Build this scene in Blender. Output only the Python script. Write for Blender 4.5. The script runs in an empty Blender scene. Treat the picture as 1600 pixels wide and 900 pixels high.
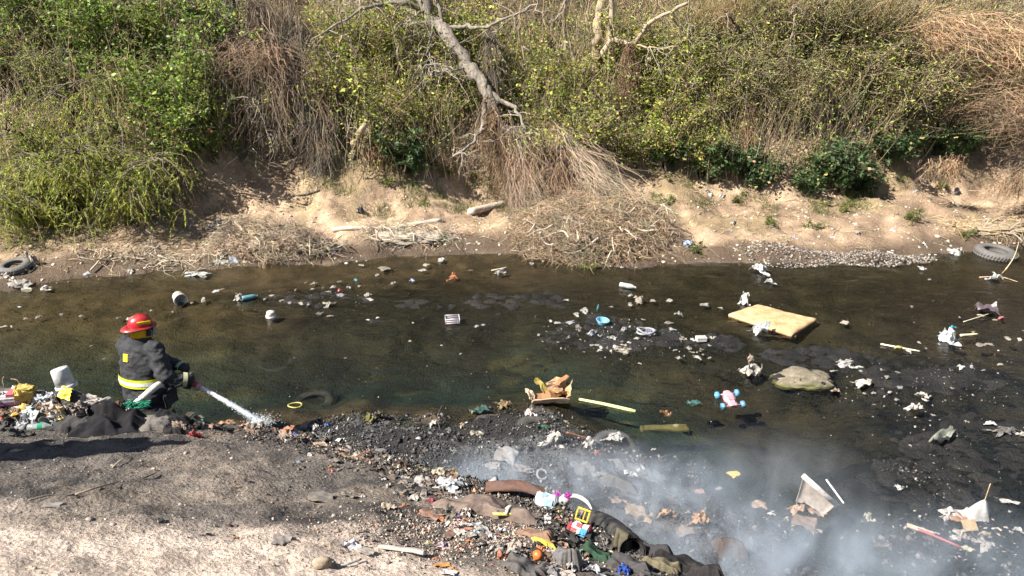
import bpy, bmesh, math, random
import numpy as np
from mathutils import Vector, Matrix

SC = bpy.context.scene
COL = SC.collection
random.seed(7)
RNG = np.random.default_rng(7)

# ------------------------------------------------------------------ camera
CAM_Z = 4.85
PITCH = math.radians(22.0)
FPX = 1155.0                       # focal length in pixels of the 1600 px wide photograph
cam_data = bpy.data.cameras.new("camera")
cam_data.sensor_width = 36.0
cam_data.lens = 36.0 * FPX / 1600.0
cam_data.clip_start = 0.05
cam_data.clip_end = 2000.0
cam = bpy.data.objects.new("camera", cam_data)
COL.objects.link(cam)
cam.location = (0, 0, CAM_Z)
cam.rotation_euler = (math.radians(90) - PITCH, 0, 0)
SC.camera = cam

# ------------------------------------------------------------------ sky, sun, exposure
SUN_FROM = Vector((-0.66, -0.32, 0.76)).normalized()      # direction towards the sun
world = bpy.data.worlds.new("World")
SC.world = world
world.use_nodes = True
wn = world.node_tree.nodes
sky = wn.new("ShaderNodeTexSky")
sky.sky_type = 'NISHITA'
sky.sun_disc = False
sky.sun_elevation = math.asin(SUN_FROM.z)
sky.sun_rotation = math.atan2(SUN_FROM.x, SUN_FROM.y)
bg = wn.get("Background") or wn.new("ShaderNodeBackground")
bg.inputs["Strength"].default_value = 0.05
world.node_tree.links.new(sky.outputs[0], bg.inputs[0])

sun_data = bpy.data.lights.new("sun", 'SUN')
sun_data.energy = 5.0
sun_data.angle = math.radians(0.5)
sun_data.color = (1.0, 0.955, 0.88)
sun = bpy.data.objects.new("sun", sun_data)
COL.objects.link(sun)
sun.location = (-20, -10, 30)
sun.rotation_euler = SUN_FROM.to_track_quat('Z', 'Y').to_euler()

SC.view_settings.view_transform = 'Standard'
SC.view_settings.look = 'None'
SC.view_settings.gamma = 1.0
SC.view_settings.exposure = 1.55
SC.view_settings.use_curve_mapping = False
SC.render.engine = 'CYCLES'
SC.cycles.use_denoising = True
SC.cycles.use_adaptive_sampling = True
SC.cycles.adaptive_threshold = 0.03
SC.cycles.max_bounces = 6
SC.cycles.diffuse_bounces = 2
SC.cycles.glossy_bounces = 3
SC.cycles.transmission_bounces = 5
SC.cycles.transparent_max_bounces = 10
SC.cycles.volume_bounces = 1
SC.cycles.volume_step_rate = 1.5
SC.cycles.sample_clamp_indirect = 6.0

# ------------------------------------------------------------------ noise
def _hash(ix, iy, iz, seed):
    h = (ix.astype(np.int64) * 374761393 + iy.astype(np.int64) * 668265263 + iz.astype(np.int64) * 2147483647 + seed * 974711) & 0xFFFFFFFF
    h = ((h ^ (h >> 13)) * 1274126177) & 0xFFFFFFFF
    h = (h ^ (h >> 16)) & 0xFFFFFFFF
    return h.astype(np.float64) / 4294967295.0

def vnoise(x, y, z=0.0, seed=0):
    if np.isscalar(z) and z == 0:
        x, y = np.broadcast_arrays(np.asarray(x, float), np.asarray(y, float))
        ix, iy = np.floor(x), np.floor(y)
        fx, fy = x - ix, y - iy
        ux, uy = fx * fx * (3 - 2 * fx), fy * fy * (3 - 2 * fy)
        o = np.zeros(1)
        c = lambda a, b: _hash(ix + a, iy + b, o, seed)
        return ((c(0, 0) * (1 - ux) + c(1, 0) * ux) * (1 - uy) + (c(0, 1) * (1 - ux) + c(1, 1) * ux) * uy) * 2 - 1
    x, y, z = np.broadcast_arrays(np.asarray(x, float), np.asarray(y, float), np.asarray(z, float))
    ix, iy, iz = np.floor(x), np.floor(y), np.floor(z)
    fx, fy, fz = x - ix, y - iy, z - iz
    ux, uy, uz = fx * fx * (3 - 2 * fx), fy * fy * (3 - 2 * fy), fz * fz * (3 - 2 * fz)
    def c(a, b, d):
        return _hash(ix + a, iy + b, iz + d, seed)
    r0 = (c(0, 0, 0) * (1 - ux) + c(1, 0, 0) * ux) * (1 - uy) + (c(0, 1, 0) * (1 - ux) + c(1, 1, 0) * ux) * uy
    r1 = (c(0, 0, 1) * (1 - ux) + c(1, 0, 1) * ux) * (1 - uy) + (c(0, 1, 1) * (1 - ux) + c(1, 1, 1) * ux) * uy
    return (r0 * (1 - uz) + r1 * uz) * 2 - 1

def fbm(x, y, z=0.0, oct=4, seed=0, gain=0.5):
    s, a, f = 0.0, 1.0, 1.0
    for o in range(oct):
        s = s + a * vnoise(np.asarray(x) * f + 17.3 * o, np.asarray(y) * f - 9.1 * o, z if np.isscalar(z) and z == 0 else np.asarray(z) * f, seed + o)
        a *= gain
        f *= 2.03
    return s

def sm(u):
    u = np.clip(u, 0, 1)
    return u * u * (3 - 2 * u)

# ------------------------------------------------------------------ from the photograph's rays to places on the ground
def ray(px, py):
    a, b = (px - 800.0) / FPX, (450.0 - py) / FPX
    c, s = math.cos(PITCH), math.sin(PITCH)
    return np.array([a, c + b * s, -s + b * c])

def at(px, py, Y):
    r = ray(px, py)
    t = Y / r[1]
    return np.array([r[0] * t, Y, CAM_Z + r[2] * t])

def flat(px, py, z=0.0):
    r = ray(px, py)
    t = (z - CAM_Z) / r[2]
    return np.array([r[0] * t, r[1] * t, z])

def curve_of(pix, z=0.0):
    q = sorted([tuple(flat(a, b, z)[:2]) for a, b in pix])
    return np.array(q).T

FAR = curve_of([(-300, 470), (-120, 462), (0, 452), (100, 440), (200, 430), (300, 424), (400, 412), (500, 414), (600, 402), (700, 396), (800, 397),
                (900, 416), (1000, 418), (1100, 411), (1200, 411), (1300, 414), (1400, 404), (1500, 395), (1600, 386), (1750, 376), (2000, 365)])
NEAR = curve_of([(-200, 690), (60, 690), (300, 690), (400, 664), (480, 668), (560, 655), (640, 664), (720, 664), (800, 645), (860, 648), (910, 672),
                 (960, 705), (1030, 742), (1110, 790), (1220, 860), (1330, 960), (1500, 1120)])
CREST = np.array([(-14, 6.8, .9), (-8, 6.6, .85), (-5.1, 6.45, .76), (-4.45, 6.38, .76), (-3.7, 6.32, 0.78), (-3.1, 6.29, 0.82), (-2.15, 6.2, 0.76),
                  (-1.17, 5.66, 0.9), (-0.4, 5.1, 1.05), (0.29, 4.6, 1.2), (0.71, 4.07, 1.33), (1.18, 3.66, 1.42), (2.0, 2.9, 1.75), (3.5, 1.8, 2.3),
                  (6, 0.5, 2.8), (12, -2.0, 3.2)]).T
DROP = np.array([(-14, .5), (-3.6, .5), (-2.7, 1.05), (-1.5, .9), (0.3, .75), (1.2, .7), (3, 1.0), (12, 1.5)]).T

def blob(X, Y, c, rx, ry, soft=0.5, seed=0):
    X = np.asarray(X, float); Y = np.asarray(Y, float)
    d = np.sqrt(((X - c[0]) / rx) ** 2 + ((Y - c[1]) / ry) ** 2)
    r = np.zeros(d.shape)
    k = d < 2.1 + soft
    if k.any():
        q = d[k] + 0.28 * fbm(X[k] * 1.6, Y[k] * 1.6, seed=seed + 50, oct=4)
        r[k] = 1 - sm((q - (1 - soft)) / (2 * soft))
    return r

BARS = [((955, 522), 1.25, 0.75), ((1110, 535), 1.0, 0.45), ((1300, 560), 1.3, 0.45), ((1450, 590), 1.6, 0.9), ((1520, 690), 1.3, 1.0), ((1440, 760), 0.9, 0.6),
        ((1260, 592), 0.5, 0.28), ((760, 478), 1.9, 0.7), ((520, 468), 1.6, 0.5), ((640, 505), 1.8, 0.5), ((1180, 555), 1.0, 0.4)]
def bar_mask(X, Y):
    m = np.zeros_like(X)
    for i, (c, rx, ry) in enumerate(BARS):
        f = flat(*c)
        w = 0.78 if i in (7, 8, 9, 10) else 1.0
        m = np.maximum(m, w * blob(X, Y, f, rx, ry, 0.45, seed=i))
    return m

def H(X, Y, detail=True):
    X = np.asarray(X, float); Y = np.asarray(Y, float)
    yc = np.interp(X, CREST[0], CREST[1]); zc = np.interp(X, CREST[0], CREST[2])
    yn = np.interp(X, NEAR[0], NEAR[1]); yf = np.interp(X, FAR[0], FAR[1]); w = np.interp(X, DROP[0], DROP[1])
    if detail:
        yf = yf + 0.16 * fbm(X * 1.3, Y * 0 + 3.3, seed=3, oct=3)
        yn = yn + 0.10 * fbm(X * 2.0, Y * 0 + 8.3, seed=5, oct=3)
    t = yc - Y
    zin = np.minimum(zc + 0.42 * t, 3.25 + 0.02 * t)
    dn, df = Y - yn, yf - Y
    bed = -0.42 * sm(dn / 1.6) * (0.16 + 0.84 * sm((df - 2.2) / 3.0)) * sm(df / 0.5)
    m = bar_mask(X, Y) * (dn > 0) * (df > 0)
    bed = bed * (1 - m) + m * (0.055 * np.abs(fbm(X * 5, Y * 5, seed=21, oct=4)) - 0.010 + .016 * fbm(X * 1.3, Y * 1.3, seed=22, oct=2))
    low = np.where(dn > 0, bed, 0.17 * sm(-dn / 0.9))
    e = -df
    farz = 0.03 + 0.17 * e + 0.05 * sm(e / 0.4)
    steep = np.clip(e - 2.7 + 0.5 * fbm(X * 0.45, Y * 0.1, seed=31, oct=3), 0, None)
    farz = farz + 0.78 * steep - 0.18 * 0
    farz = np.where(farz > 6.5, 6.5 + (farz - 6.5) * 0.12, farz)
    low = np.where(df < 0, farz, low)
    u = sm(-t / w)
    z = np.where(t > 0, zin, zc * (1 - u) + u * low)
    z = np.where((t <= 0) & (df < 0), farz, z)
    z = z + .40 * np.exp(-((Y - yc + .02) / .21) ** 2) * (1 - sm((X + 4.35) / .65)) + .16 * np.exp(-((Y - yc + .06) / .2) ** 2) * np.exp(-((X + 3.7) / .5) ** 2)
    if detail:
        nb = np.where(t > -w * 1.2, 1.0, np.where(dn < 0, 1.0, 0.0))
        crack = np.exp(-(fbm(X * 1.1, Y * 1.3, seed=18, oct=4) / .035) ** 2) * sm((t - .5) / .6)
        z = z - .028 * crack
        z = z + nb * (0.045 * fbm(X * 2.2, Y * 2.2, seed=11, oct=5, gain=.55) + 0.016 * np.abs(fbm(X * 11, Y * 11, seed=12, oct=3)))
        fb = sm(-df / 1.2)
        z = z + fb * (0.14 * fbm(X * 1.1, Y * 1.1, seed=13, oct=5) - .10 * sm(-df / 2.5) * np.abs(fbm(X * 2.2, Y * 1.6, seed=16, oct=3))) + sm(-df / 4) * 0.25 * fbm(X * .5, Y * .5, seed=14, oct=3)
        z = z + 0.02 * fbm(X * 3, Y * 3, seed=15, oct=3) * (dn > 0) * (df > 0) * (1 - m)
    return z

_GX = np.arange(-15, 16.01, .04); _GY = np.arange(1.0, 24.01, .04)
_GH = H(*np.meshgrid(_GX, _GY))
def HL(X, Y):
    """fast look-up of the ground height"""
    X = np.asarray(X, float); Y = np.asarray(Y, float)
    a = np.clip((X + 15) / .04, 0, len(_GX) - 1.001); b = np.clip((Y - 1) / .04, 0, len(_GY) - 1.001)
    i, j = a.astype(int), b.astype(int); u, v = a - i, b - j
    return (_GH[j, i] * (1 - u) + _GH[j, i + 1] * u) * (1 - v) + (_GH[j + 1, i] * (1 - u) + _GH[j + 1, i + 1] * u) * v

_T = np.concatenate([np.arange(1.5, 12, .012), np.arange(12, 45, .03)])
def P(px, py, water=True, dz=0.0):
    """the place on the ground (or water) seen at this point of the photograph"""
    r = ray(px, py)
    X, Y, Z = r[0] * _T, r[1] * _T, CAM_Z + r[2] * _T
    h = HL(X, Y)
    if water:
        h = np.maximum(h, 0.0)
    k = int(np.argmax(Z <= h))
    if Z[k] > h[k]:
        k = len(_T) - 1
    return np.array([X[k], Y[k], h[k] + dz])

def ground(x, y, water=False):
    h = float(HL(np.array([x]), np.array([y]))[0])
    return max(h, 0.0) if water else h

def mpp(p):
    """metres per photograph pixel at a place"""
    zc = p[1] * math.cos(PITCH) + (CAM_Z - p[2]) * math.sin(PITCH)
    return zc / FPX

# ------------------------------------------------------------------ meshes
def mesh_np(name, verts, faces, cols=None, smooth=False):
    """faces: one int array (n,k) or a list of such arrays"""
    if isinstance(faces, np.ndarray):
        faces = [faces]
    faces = [np.asarray(f) for f in faces if len(f)]
    me = bpy.data.meshes.new(name)
    verts = np.asarray(verts, dtype=np.float32)
    me.vertices.add(len(verts))
    me.vertices.foreach_set("co", verts.ravel())
    idx = np.concatenate([f.ravel() for f in faces]).astype(np.int32)
    tot = np.concatenate([np.full(len(f), f.shape[1]) for f in faces]).astype(np.int32)
    start = np.concatenate([[0], np.cumsum(tot)[:-1]]).astype(np.int32)
    me.loops.add(len(idx)); me.loops.foreach_set("vertex_index", idx)
    me.polygons.add(len(tot)); me.polygons.foreach_set("loop_start", start)
    try:
        me.polygons.foreach_set("loop_total", tot)
    except Exception:
        pass
    if smooth:
        me.polygons.foreach_set("use_smooth", np.ones(len(tot), dtype=bool))
    me.update(calc_edges=True)
    if cols is not None:
        a = me.color_attributes.new("Col", 'FLOAT_COLOR', 'POINT')
        c = np.asarray(cols, dtype=np.float32)
        if c.shape[1] == 3:
            c = np.hstack([c, np.ones((len(c), 1), np.float32)])
        a.data.foreach_set("color", c.ravel())
    return me

def link(name, me, mat=None, parent=None, loc=None, rot=None, scale=None, color=None):
    o = bpy.data.objects.new(name, me)
    COL.objects.link(o)
    if mat is not None and me is not None:
        if len(me.materials) == 0:
            me.materials.append(mat)
        if me.materials[0] is not mat:
            o.material_slots[0].link = 'OBJECT'
            o.material_slots[0].material = mat
    if parent is not None:
        o.parent = parent
    if loc is not None:
        o.location = tuple(float(v) for v in loc)
    if rot is not None:
        o.rotation_euler = rot
    if scale is not None:
        o.scale = scale if not isinstance(scale, (int, float)) else (scale,) * 3
    if color is not None:
        o.color = (*color, 1.0)
    return o

def tag(o, label, cat=None, group=None, kind=None):
    o["label"] = label
    if cat: o["category"] = cat
    if group: o["group"] = group
    if kind: o["kind"] = kind
    return o

def empty(name, loc=(0, 0, 0), rz=0.0):
    o = bpy.data.objects.new(name, None)
    COL.objects.link(o)
    o.location = tuple(float(v) for v in loc)
    o.rotation_euler = (0, 0, rz)
    o.empty_display_size = 0.1
    return o

def tubes(pts, rad, k=4):
    """pts (N,M,3), rad (N,M) -> verts, quads of N open tubes"""
    pts = np.asarray(pts, float); rad = np.asarray(rad, float)
    N, M, _ = pts.shape
    tan = np.gradient(pts, axis=1)
    tan /= np.linalg.norm(tan, axis=2, keepdims=True) + 1e-9
    ref = np.where(np.abs(tan[..., 2:3]) > 0.9, np.array([1.0, 0, 0]), np.array([0, 0, 1.0]))
    a = np.cross(tan, ref); a /= np.linalg.norm(a, axis=2, keepdims=True) + 1e-9
    b = np.cross(tan, a)
    ang = np.arange(k) * 2 * math.pi / k
    ring = pts[:, :, None, :] + rad[:, :, None, None] * (np.cos(ang)[None, None, :, None] * a[:, :, None, :] + np.sin(ang)[None, None, :, None] * b[:, :, None, :])
    v = ring.reshape(-1, 3)
    n, m, j = np.meshgrid(np.arange(N), np.arange(M - 1), np.arange(k), indexing='ij')
    i0 = n * M * k + m * k + j; i1 = n * M * k + m * k + (j + 1) % k
    f = np.stack([i0, i1, i1 + k, i0 + k], -1).reshape(-1, 4)
    return v, f

def tube_one(pts, rad, k=8, caps=True):
    pts = np.asarray(pts, float)
    if np.isscalar(rad):
        rad = np.full(len(pts), rad)
    v, f = tubes(pts[None], np.asarray(rad, float)[None], k)
    fl = [f]
    if caps:
        fl += [np.arange(k)[None, ::-1].copy(), (np.arange(k) + (len(pts) - 1) * k)[None]]
    return v, fl

def smooth_line(pts, n=24):
    """Catmull-Rom through the points"""
    p = np.asarray(pts, float)
    p = np.vstack([2 * p[0] - p[1], p, 2 * p[-1] - p[-2]])
    out = []
    segs = len(p) - 3
    for q in np.linspace(0, segs - 1e-6, n):
        i = int(q); t = q - i
        a, b, c, d = p[i], p[i + 1], p[i + 2], p[i + 3]
        out.append(0.5 * (2 * b + (c - a) * t + (2 * a - 5 * b + 4 * c - d) * t * t + (3 * b - a - 3 * c + d) * t ** 3))
    return np.array(out)

def join_np(parts):
    """[(verts, faces or [faces], cols or None)] -> verts, faces list, cols"""
    V, F, C, off = [], {}, [], 0
    for q in parts:
        v, f = q[0], q[1]
        c = q[2] if len(q) > 2 else None
        for ff in (f if isinstance(f, list) else [f]):
            ff = np.asarray(ff)
            if len(ff):
                F.setdefault(ff.shape[1], []).append(ff + off)
        V.append(v); off += len(v)
        if c is not None:
            C.append(np.broadcast_to(np.asarray(c, float), (len(v), 3)))
    return np.vstack(V), [np.vstack(x) for x in F.values()], (np.vstack(C) if C else None)

def lathe(profile, k=24):
    """[(r,z)] -> verts, quads round the z axis"""
    pr = np.asarray(profile, float)
    ang = np.arange(k) * 2 * math.pi / k
    v = np.stack([pr[:, None, 0] * np.cos(ang), pr[:, None, 0] * np.sin(ang), np.repeat(pr[:, 1:2], k, 1)], -1).reshape(-1, 3)
    m, j = np.meshgrid(np.arange(len(pr) - 1), np.arange(k), indexing='ij')
    i0 = m * k + j; i1 = m * k + (j + 1) % k
    return v, np.stack([i0, i1, i1 + k, i0 + k], -1).reshape(-1, 4)

def box(sx, sy, sz, c=(0, 0, 0)):
    v = np.array([(x, y, z) for x in (-.5, .5) for y in (-.5, .5) for z in (-.5, .5)]) * (sx, sy, sz) + np.asarray(c, float)
    f = np.array([(0, 1, 3, 2), (4, 6, 7, 5), (0, 4, 5, 1), (2, 3, 7, 6), (0, 2, 6, 4), (1, 5, 7, 3)])
    return v, f

def bm_box(name, sx, sy, sz, bev=0.01, seg=2, c=(0, 0, 0), cuts=0, bend=0.0, seed=0):
    bm = bmesh.new()
    bmesh.ops.create_cube(bm, size=1.0)
    for v in bm.verts:
        v.co = Vector((v.co.x * sx + c[0], v.co.y * sy + c[1], v.co.z * sz + c[2]))
    if bev > 0:
        bmesh.ops.bevel(bm, geom=bm.edges[:], offset=bev, segments=seg, affect='EDGES')
    if cuts:
        bmesh.ops.subdivide_edges(bm, edges=bm.edges[:], cuts=cuts, use_grid_fill=True)
        if bend:
            co = np.array([v.co[:] for v in bm.verts])
            q = 3.0 / max(sx, sy)
            d = np.stack([fbm(co[:, 0] * q, co[:, 1] * q, co[:, 2] * q, seed=seed + i) for i in range(3)], -1) * bend
            for v, e in zip(bm.verts, d):
                v.co += Vector(e)
    me = bpy.data.meshes.new(name)
    bm.to_mesh(me); bm.free()
    return me

def np_of(me):
    v = np.empty(len(me.vertices) * 3, np.float32); me.vertices.foreach_get("co", v)
    return v.reshape(-1, 3).astype(float)

def ico(sub):
    bm = bmesh.new()
    bmesh.ops.create_icosphere(bm, subdivisions=sub, radius=1.0)
    v = np.array([q.co[:] for q in bm.verts]); f = np.array([[q.index for q in p.verts] for p in bm.faces])
    bm.free()
    return v, f
ICO1, ICO2, ICO3, ICO4 = ico(1), ico(2), ico(3), ico(4)

# ------------------------------------------------------------------ materials
def new_mat(name):
    m = bpy.data.materials.new(name)
    m.use_nodes = True
    nt = m.node_tree
    b = nt.nodes.get("Principled BSDF")
    return m, nt, b

def N(nt, kind, **kw):
    n = nt.nodes.new(kind)
    for k, v in kw.items():
        if k in n.inputs:
            n.inputs[k].default_value = v
        else:
            setattr(n, k, v)
    return n

def noise(nt, scale, detail=5, rough=0.55, vec=None, dist=0.0):
    n = N(nt, "ShaderNodeTexNoise", Scale=scale, Detail=detail, Roughness=rough, Distortion=dist)
    if vec is not None:
        nt.links.new(vec, n.inputs["Vector"])
    return n.outputs["Fac"]

def ramp(nt, fac, stops):
    r = nt.nodes.new("ShaderNodeValToRGB")
    while len(r.color_ramp.elements) < len(stops):
        r.color_ramp.elements.new(0.5)
    for e, (p, c) in zip(r.color_ramp.elements, stops):
        e.position = p
        e.color = (*c, 1) if len(c) == 3 else c
    nt.links.new(fac, r.inputs[0])
    return r.outputs[0]

def mixc(nt, a, b, fac, mode='MIX'):
    n = nt.nodes.new("ShaderNodeMix")
    n.data_type = 'RGBA'; n.blend_type = mode
    for s, v in ((n.inputs[0], fac), (n.inputs[6], a), (n.inputs[7], b)):
        if isinstance(v, (int, float)):
            s.default_value = v
        elif isinstance(v, tuple):
            s.default_value = (*v, 1) if len(v) == 3 else v
        else:
            nt.links.new(v, s)
    return n.outputs[2]

def math_n(nt, op, a, b=0.0, clamp=False):
    n = nt.nodes.new("ShaderNodeMath"); n.operation = op; n.use_clamp = clamp
    for s, v in ((n.inputs[0], a), (n.inputs[1], b)):
        if isinstance(v, (int, float)): s.default_value = v
        else: nt.links.new(v, s)
    return n.outputs[0]

def bump(nt, height, strength=0.5, dist=0.02, normal=None):
    n = N(nt, "ShaderNodeBump", Strength=strength, Distance=dist)
    nt.links.new(height, n.inputs["Height"])
    if normal is not None:
        nt.links.new(normal, n.inputs["Normal"])
    return n.outputs[0]

def tex_obj(nt):
    return nt.nodes.new("ShaderNodeTexCoord").outputs["Object"]

def mat_ground():
    m, nt, b = new_mat("earth")
    L = nt.links.new
    geo = nt.nodes.new("ShaderNodeNewGeometry").outputs["Position"]
    a = N(nt, "ShaderNodeAttribute", attribute_name="Col")
    n1 = noise(nt, 2.3, 8, .65, geo); n2 = noise(nt, 14, 8, .7, geo); n3 = noise(nt, 70, 6, .7, geo)
    c = mixc(nt, a.outputs["Color"], ramp(nt, n1, [(.3, (.62, .6, .58)), (.7, (1.3, 1.3, 1.3))]), 1.0, 'MULTIPLY')
    c = mixc(nt, c, ramp(nt, n2, [(.25, (.62, .62, .62)), (.5, (1, 1, 1)), (.8, (1.22, 1.2, 1.18))]), .7, 'MULTIPLY')
    c = mixc(nt, c, ramp(nt, n3, [(.3, (.6, .6, .6)), (.55, (1, 1, 1)), (.75, (1.4, 1.38, 1.35))]), .5, 'MULTIPLY')
    vo = N(nt, "ShaderNodeTexVoronoi", Scale=34.0); L(geo, vo.inputs["Vector"])
    c = mixc(nt, c, ramp(nt, vo.outputs["Color"], [(.0, (.7, .7, .7)), (.8, (1, 1, 1)), (.95, (1.3, 1.28, 1.25))]), .45, 'MULTIPLY')
    L(c, b.inputs["Base Color"])
    r = N(nt, "ShaderNodeMapRange"); L(a.outputs["Alpha"], r.inputs[0])
    r.inputs["To Min"].default_value = .95; r.inputs["To Max"].default_value = .72
    L(r.outputs[0], b.inputs["Roughness"])
    b.inputs["Specular IOR Level"].default_value = .3
    h = math_n(nt, 'ADD', math_n(nt, 'MULTIPLY', n2, 1.0), math_n(nt, 'MULTIPLY', n3, .45))
    h = math_n(nt, 'ADD', h, math_n(nt, 'MULTIPLY', vo.outputs["Distance"], .5))
    L(bump(nt, h, .8, .035), b.inputs["Normal"])
    return m

def mat_water():
    m, nt, b = new_mat("river_water")
    L = nt.links.new
    nt.nodes.remove(b)
    out = nt.nodes.get("Material Output")
    geo = nt.nodes.new("ShaderNodeNewGeometry").outputs["Position"]
    mp = N(nt, "ShaderNodeMapping"); L(geo, mp.inputs[0]); mp.inputs["Scale"].default_value = (.8, 1.7, 1); mp.inputs["Rotation"].default_value = (0, 0, .25)
    n1 = noise(nt, 2.2, 4, .5, mp.outputs[0], .6); n2 = noise(nt, 9, 4, .55, mp.outputs[0], .4); n3 = noise(nt, 30, 3, .5, mp.outputs[0])
    h = math_n(nt, 'ADD', math_n(nt, 'MULTIPLY', n1, .9), math_n(nt, 'ADD', math_n(nt, 'MULTIPLY', n2, .32), math_n(nt, 'MULTIPLY', n3, .05)))
    nb = bump(nt, h, .5, .05)
    fr = N(nt, "ShaderNodeFresnel", IOR=1.34); L(nb, fr.inputs["Normal"])
    tr = N(nt, "ShaderNodeBsdfTransparent"); tr.inputs[0].default_value = (.72, .73, .63, 1)
    gl = N(nt, "ShaderNodeBsdfGlossy", Roughness=.04); L(nb, gl.inputs["Normal"])
    ms = nt.nodes.new("ShaderNodeMixShader")
    L(fr.outputs[0], ms.inputs[0]); L(tr.outputs[0], ms.inputs[1]); L(gl.outputs[0], ms.inputs[2])
    L(ms.outputs[0], out.inputs["Surface"])
    return m

def mat_leaf(name, trans=.35, rough=.5):
    m, nt, b = new_mat(name)
    L = nt.links.new
    out = nt.nodes.get("Material Output")
    a = N(nt, "ShaderNodeAttribute", attribute_name="Col")
    oi = nt.nodes.new("ShaderNodeObjectInfo")
    geo = nt.nodes.new("ShaderNodeNewGeometry").outputs["Position"]
    c = mixc(nt, a.outputs["Color"], ramp(nt, noise(nt, 1.7, 3, .5, geo), [(.3, (.65, .72, .7)), (.7, (1.3, 1.2, 1.1))]), 1.0, 'MULTIPLY')
    c = mixc(nt, c, oi.outputs["Color"], 1.0, 'MULTIPLY')
    L(c, b.inputs["Base Color"]); b.inputs["Roughness"].default_value = rough
    b.inputs["Specular IOR Level"].default_value = .3
    t = nt.nodes.new("ShaderNodeBsdfTranslucent"); L(c, t.inputs[0])
    ms = nt.nodes.new("ShaderNodeMixShader"); ms.inputs[0].default_value = trans
    L(b.outputs[0], ms.inputs[1]); L(t.outputs[0], ms.inputs[2]); L(ms.outputs[0], out.inputs["Surface"])
    return m

def mat_vcol(name, rough=.85, bs=.5, scale=40):
    m, nt, b = new_mat(name)
    L = nt.links.new
    a = N(nt, "ShaderNodeAttribute", attribute_name="Col")
    geo = nt.nodes.new("ShaderNodeNewGeometry").outputs["Position"]
    n = noise(nt, scale, 5, .6, geo)
    c = mixc(nt, a.outputs["Color"], ramp(nt, n, [(.3, (.55, .55, .55)), (.7, (1.35, 1.35, 1.35))]), 1.0, 'MULTIPLY')
    L(c, b.inputs["Base Color"]); b.inputs["Roughness"].default_value = rough
    L(bump(nt, n, bs, .01), b.inputs["Normal"])
    return m

def mat_obj(name, rough=.6, spec=.4, dirt=.5, trans=0.0, bscale=30, bs=.25, dirtcol=(.16, .12, .085), alpha=None, gain=.74):
    """colour from the object itself, with grime and fine relief"""
    m, nt, b = new_mat(name)
    L = nt.links.new
    oi = nt.nodes.new("ShaderNodeObjectInfo")
    tc = tex_obj(nt)
    v = nt.nodes.new("ShaderNodeVectorMath"); v.operation = 'ADD'; L(tc, v.inputs[0])
    geo = nt.nodes.new("ShaderNodeNewGeometry").outputs["Position"]
    n1 = noise(nt, 9, 6, .65, geo); n2 = noise(nt, bscale, 5, .6, geo)
    d = ramp(nt, n1, [(.42, (0, 0, 0)), (.72, (dirt,) * 3)])
    c = mixc(nt, mixc(nt, oi.outputs["Color"], (gain,) * 3, 1.0, 'MULTIPLY'), dirtcol, d)
    c = mixc(nt, c, ramp(nt, n2, [(.3, (.75, .75, .75)), (.7, (1.12, 1.12, 1.12))]), 1.0, 'MULTIPLY')
    L(c, b.inputs["Base Color"])
    b.inputs["Roughness"].default_value = rough
    b.inputs["Specular IOR Level"].default_value = spec
    L(bump(nt, n2, bs, .01), b.inputs["Normal"])
    if trans > 0:
        out = nt.nodes.get("Material Output")
        t = nt.nodes.new("ShaderNodeBsdfTranslucent"); L(c, t.inputs[0])
        ms = nt.nodes.new("ShaderNodeMixShader"); ms.inputs[0].default_value = trans
        L(b.outputs[0], ms.inputs[1]); L(t.outputs[0], ms.inputs[2]); L(ms.outputs[0], out.inputs["Surface"])
    if alpha is not None:
        out = nt.nodes.get("Material Output")
        t = nt.nodes.new("ShaderNodeBsdfTransparent"); t.inputs[0].default_value = (.92, .95, .95, 1)
        ms = nt.nodes.new("ShaderNodeMixShader"); ms.inputs[0].default_value = alpha
        L(t.outputs[0], ms.inputs[1]); L(b.outputs[0], ms.inputs[2]); L(ms.outputs[0], out.inputs["Surface"])
    return m

def mat_bark(name, c1, c2, scale=14):
    m, nt, b = new_mat(name)
    L = nt.links.new
    geo = nt.nodes.new("ShaderNodeNewGeometry").outputs["Position"]
    mp = N(nt, "ShaderNodeMapping"); L(geo, mp.inputs[0]); mp.inputs["Scale"].default_value = (1, 1, .35)
    n = noise(nt, scale, 7, .65, mp.outputs[0], .5)
    L(ramp(nt, n, [(.32, c1), (.68, c2)]), b.inputs["Base Color"])
    b.inputs["Roughness"].default_value = .9; b.inputs["Specular IOR Level"].default_value = .2
    L(bump(nt, n, .8, .03), b.inputs["Normal"])
    return m

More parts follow.
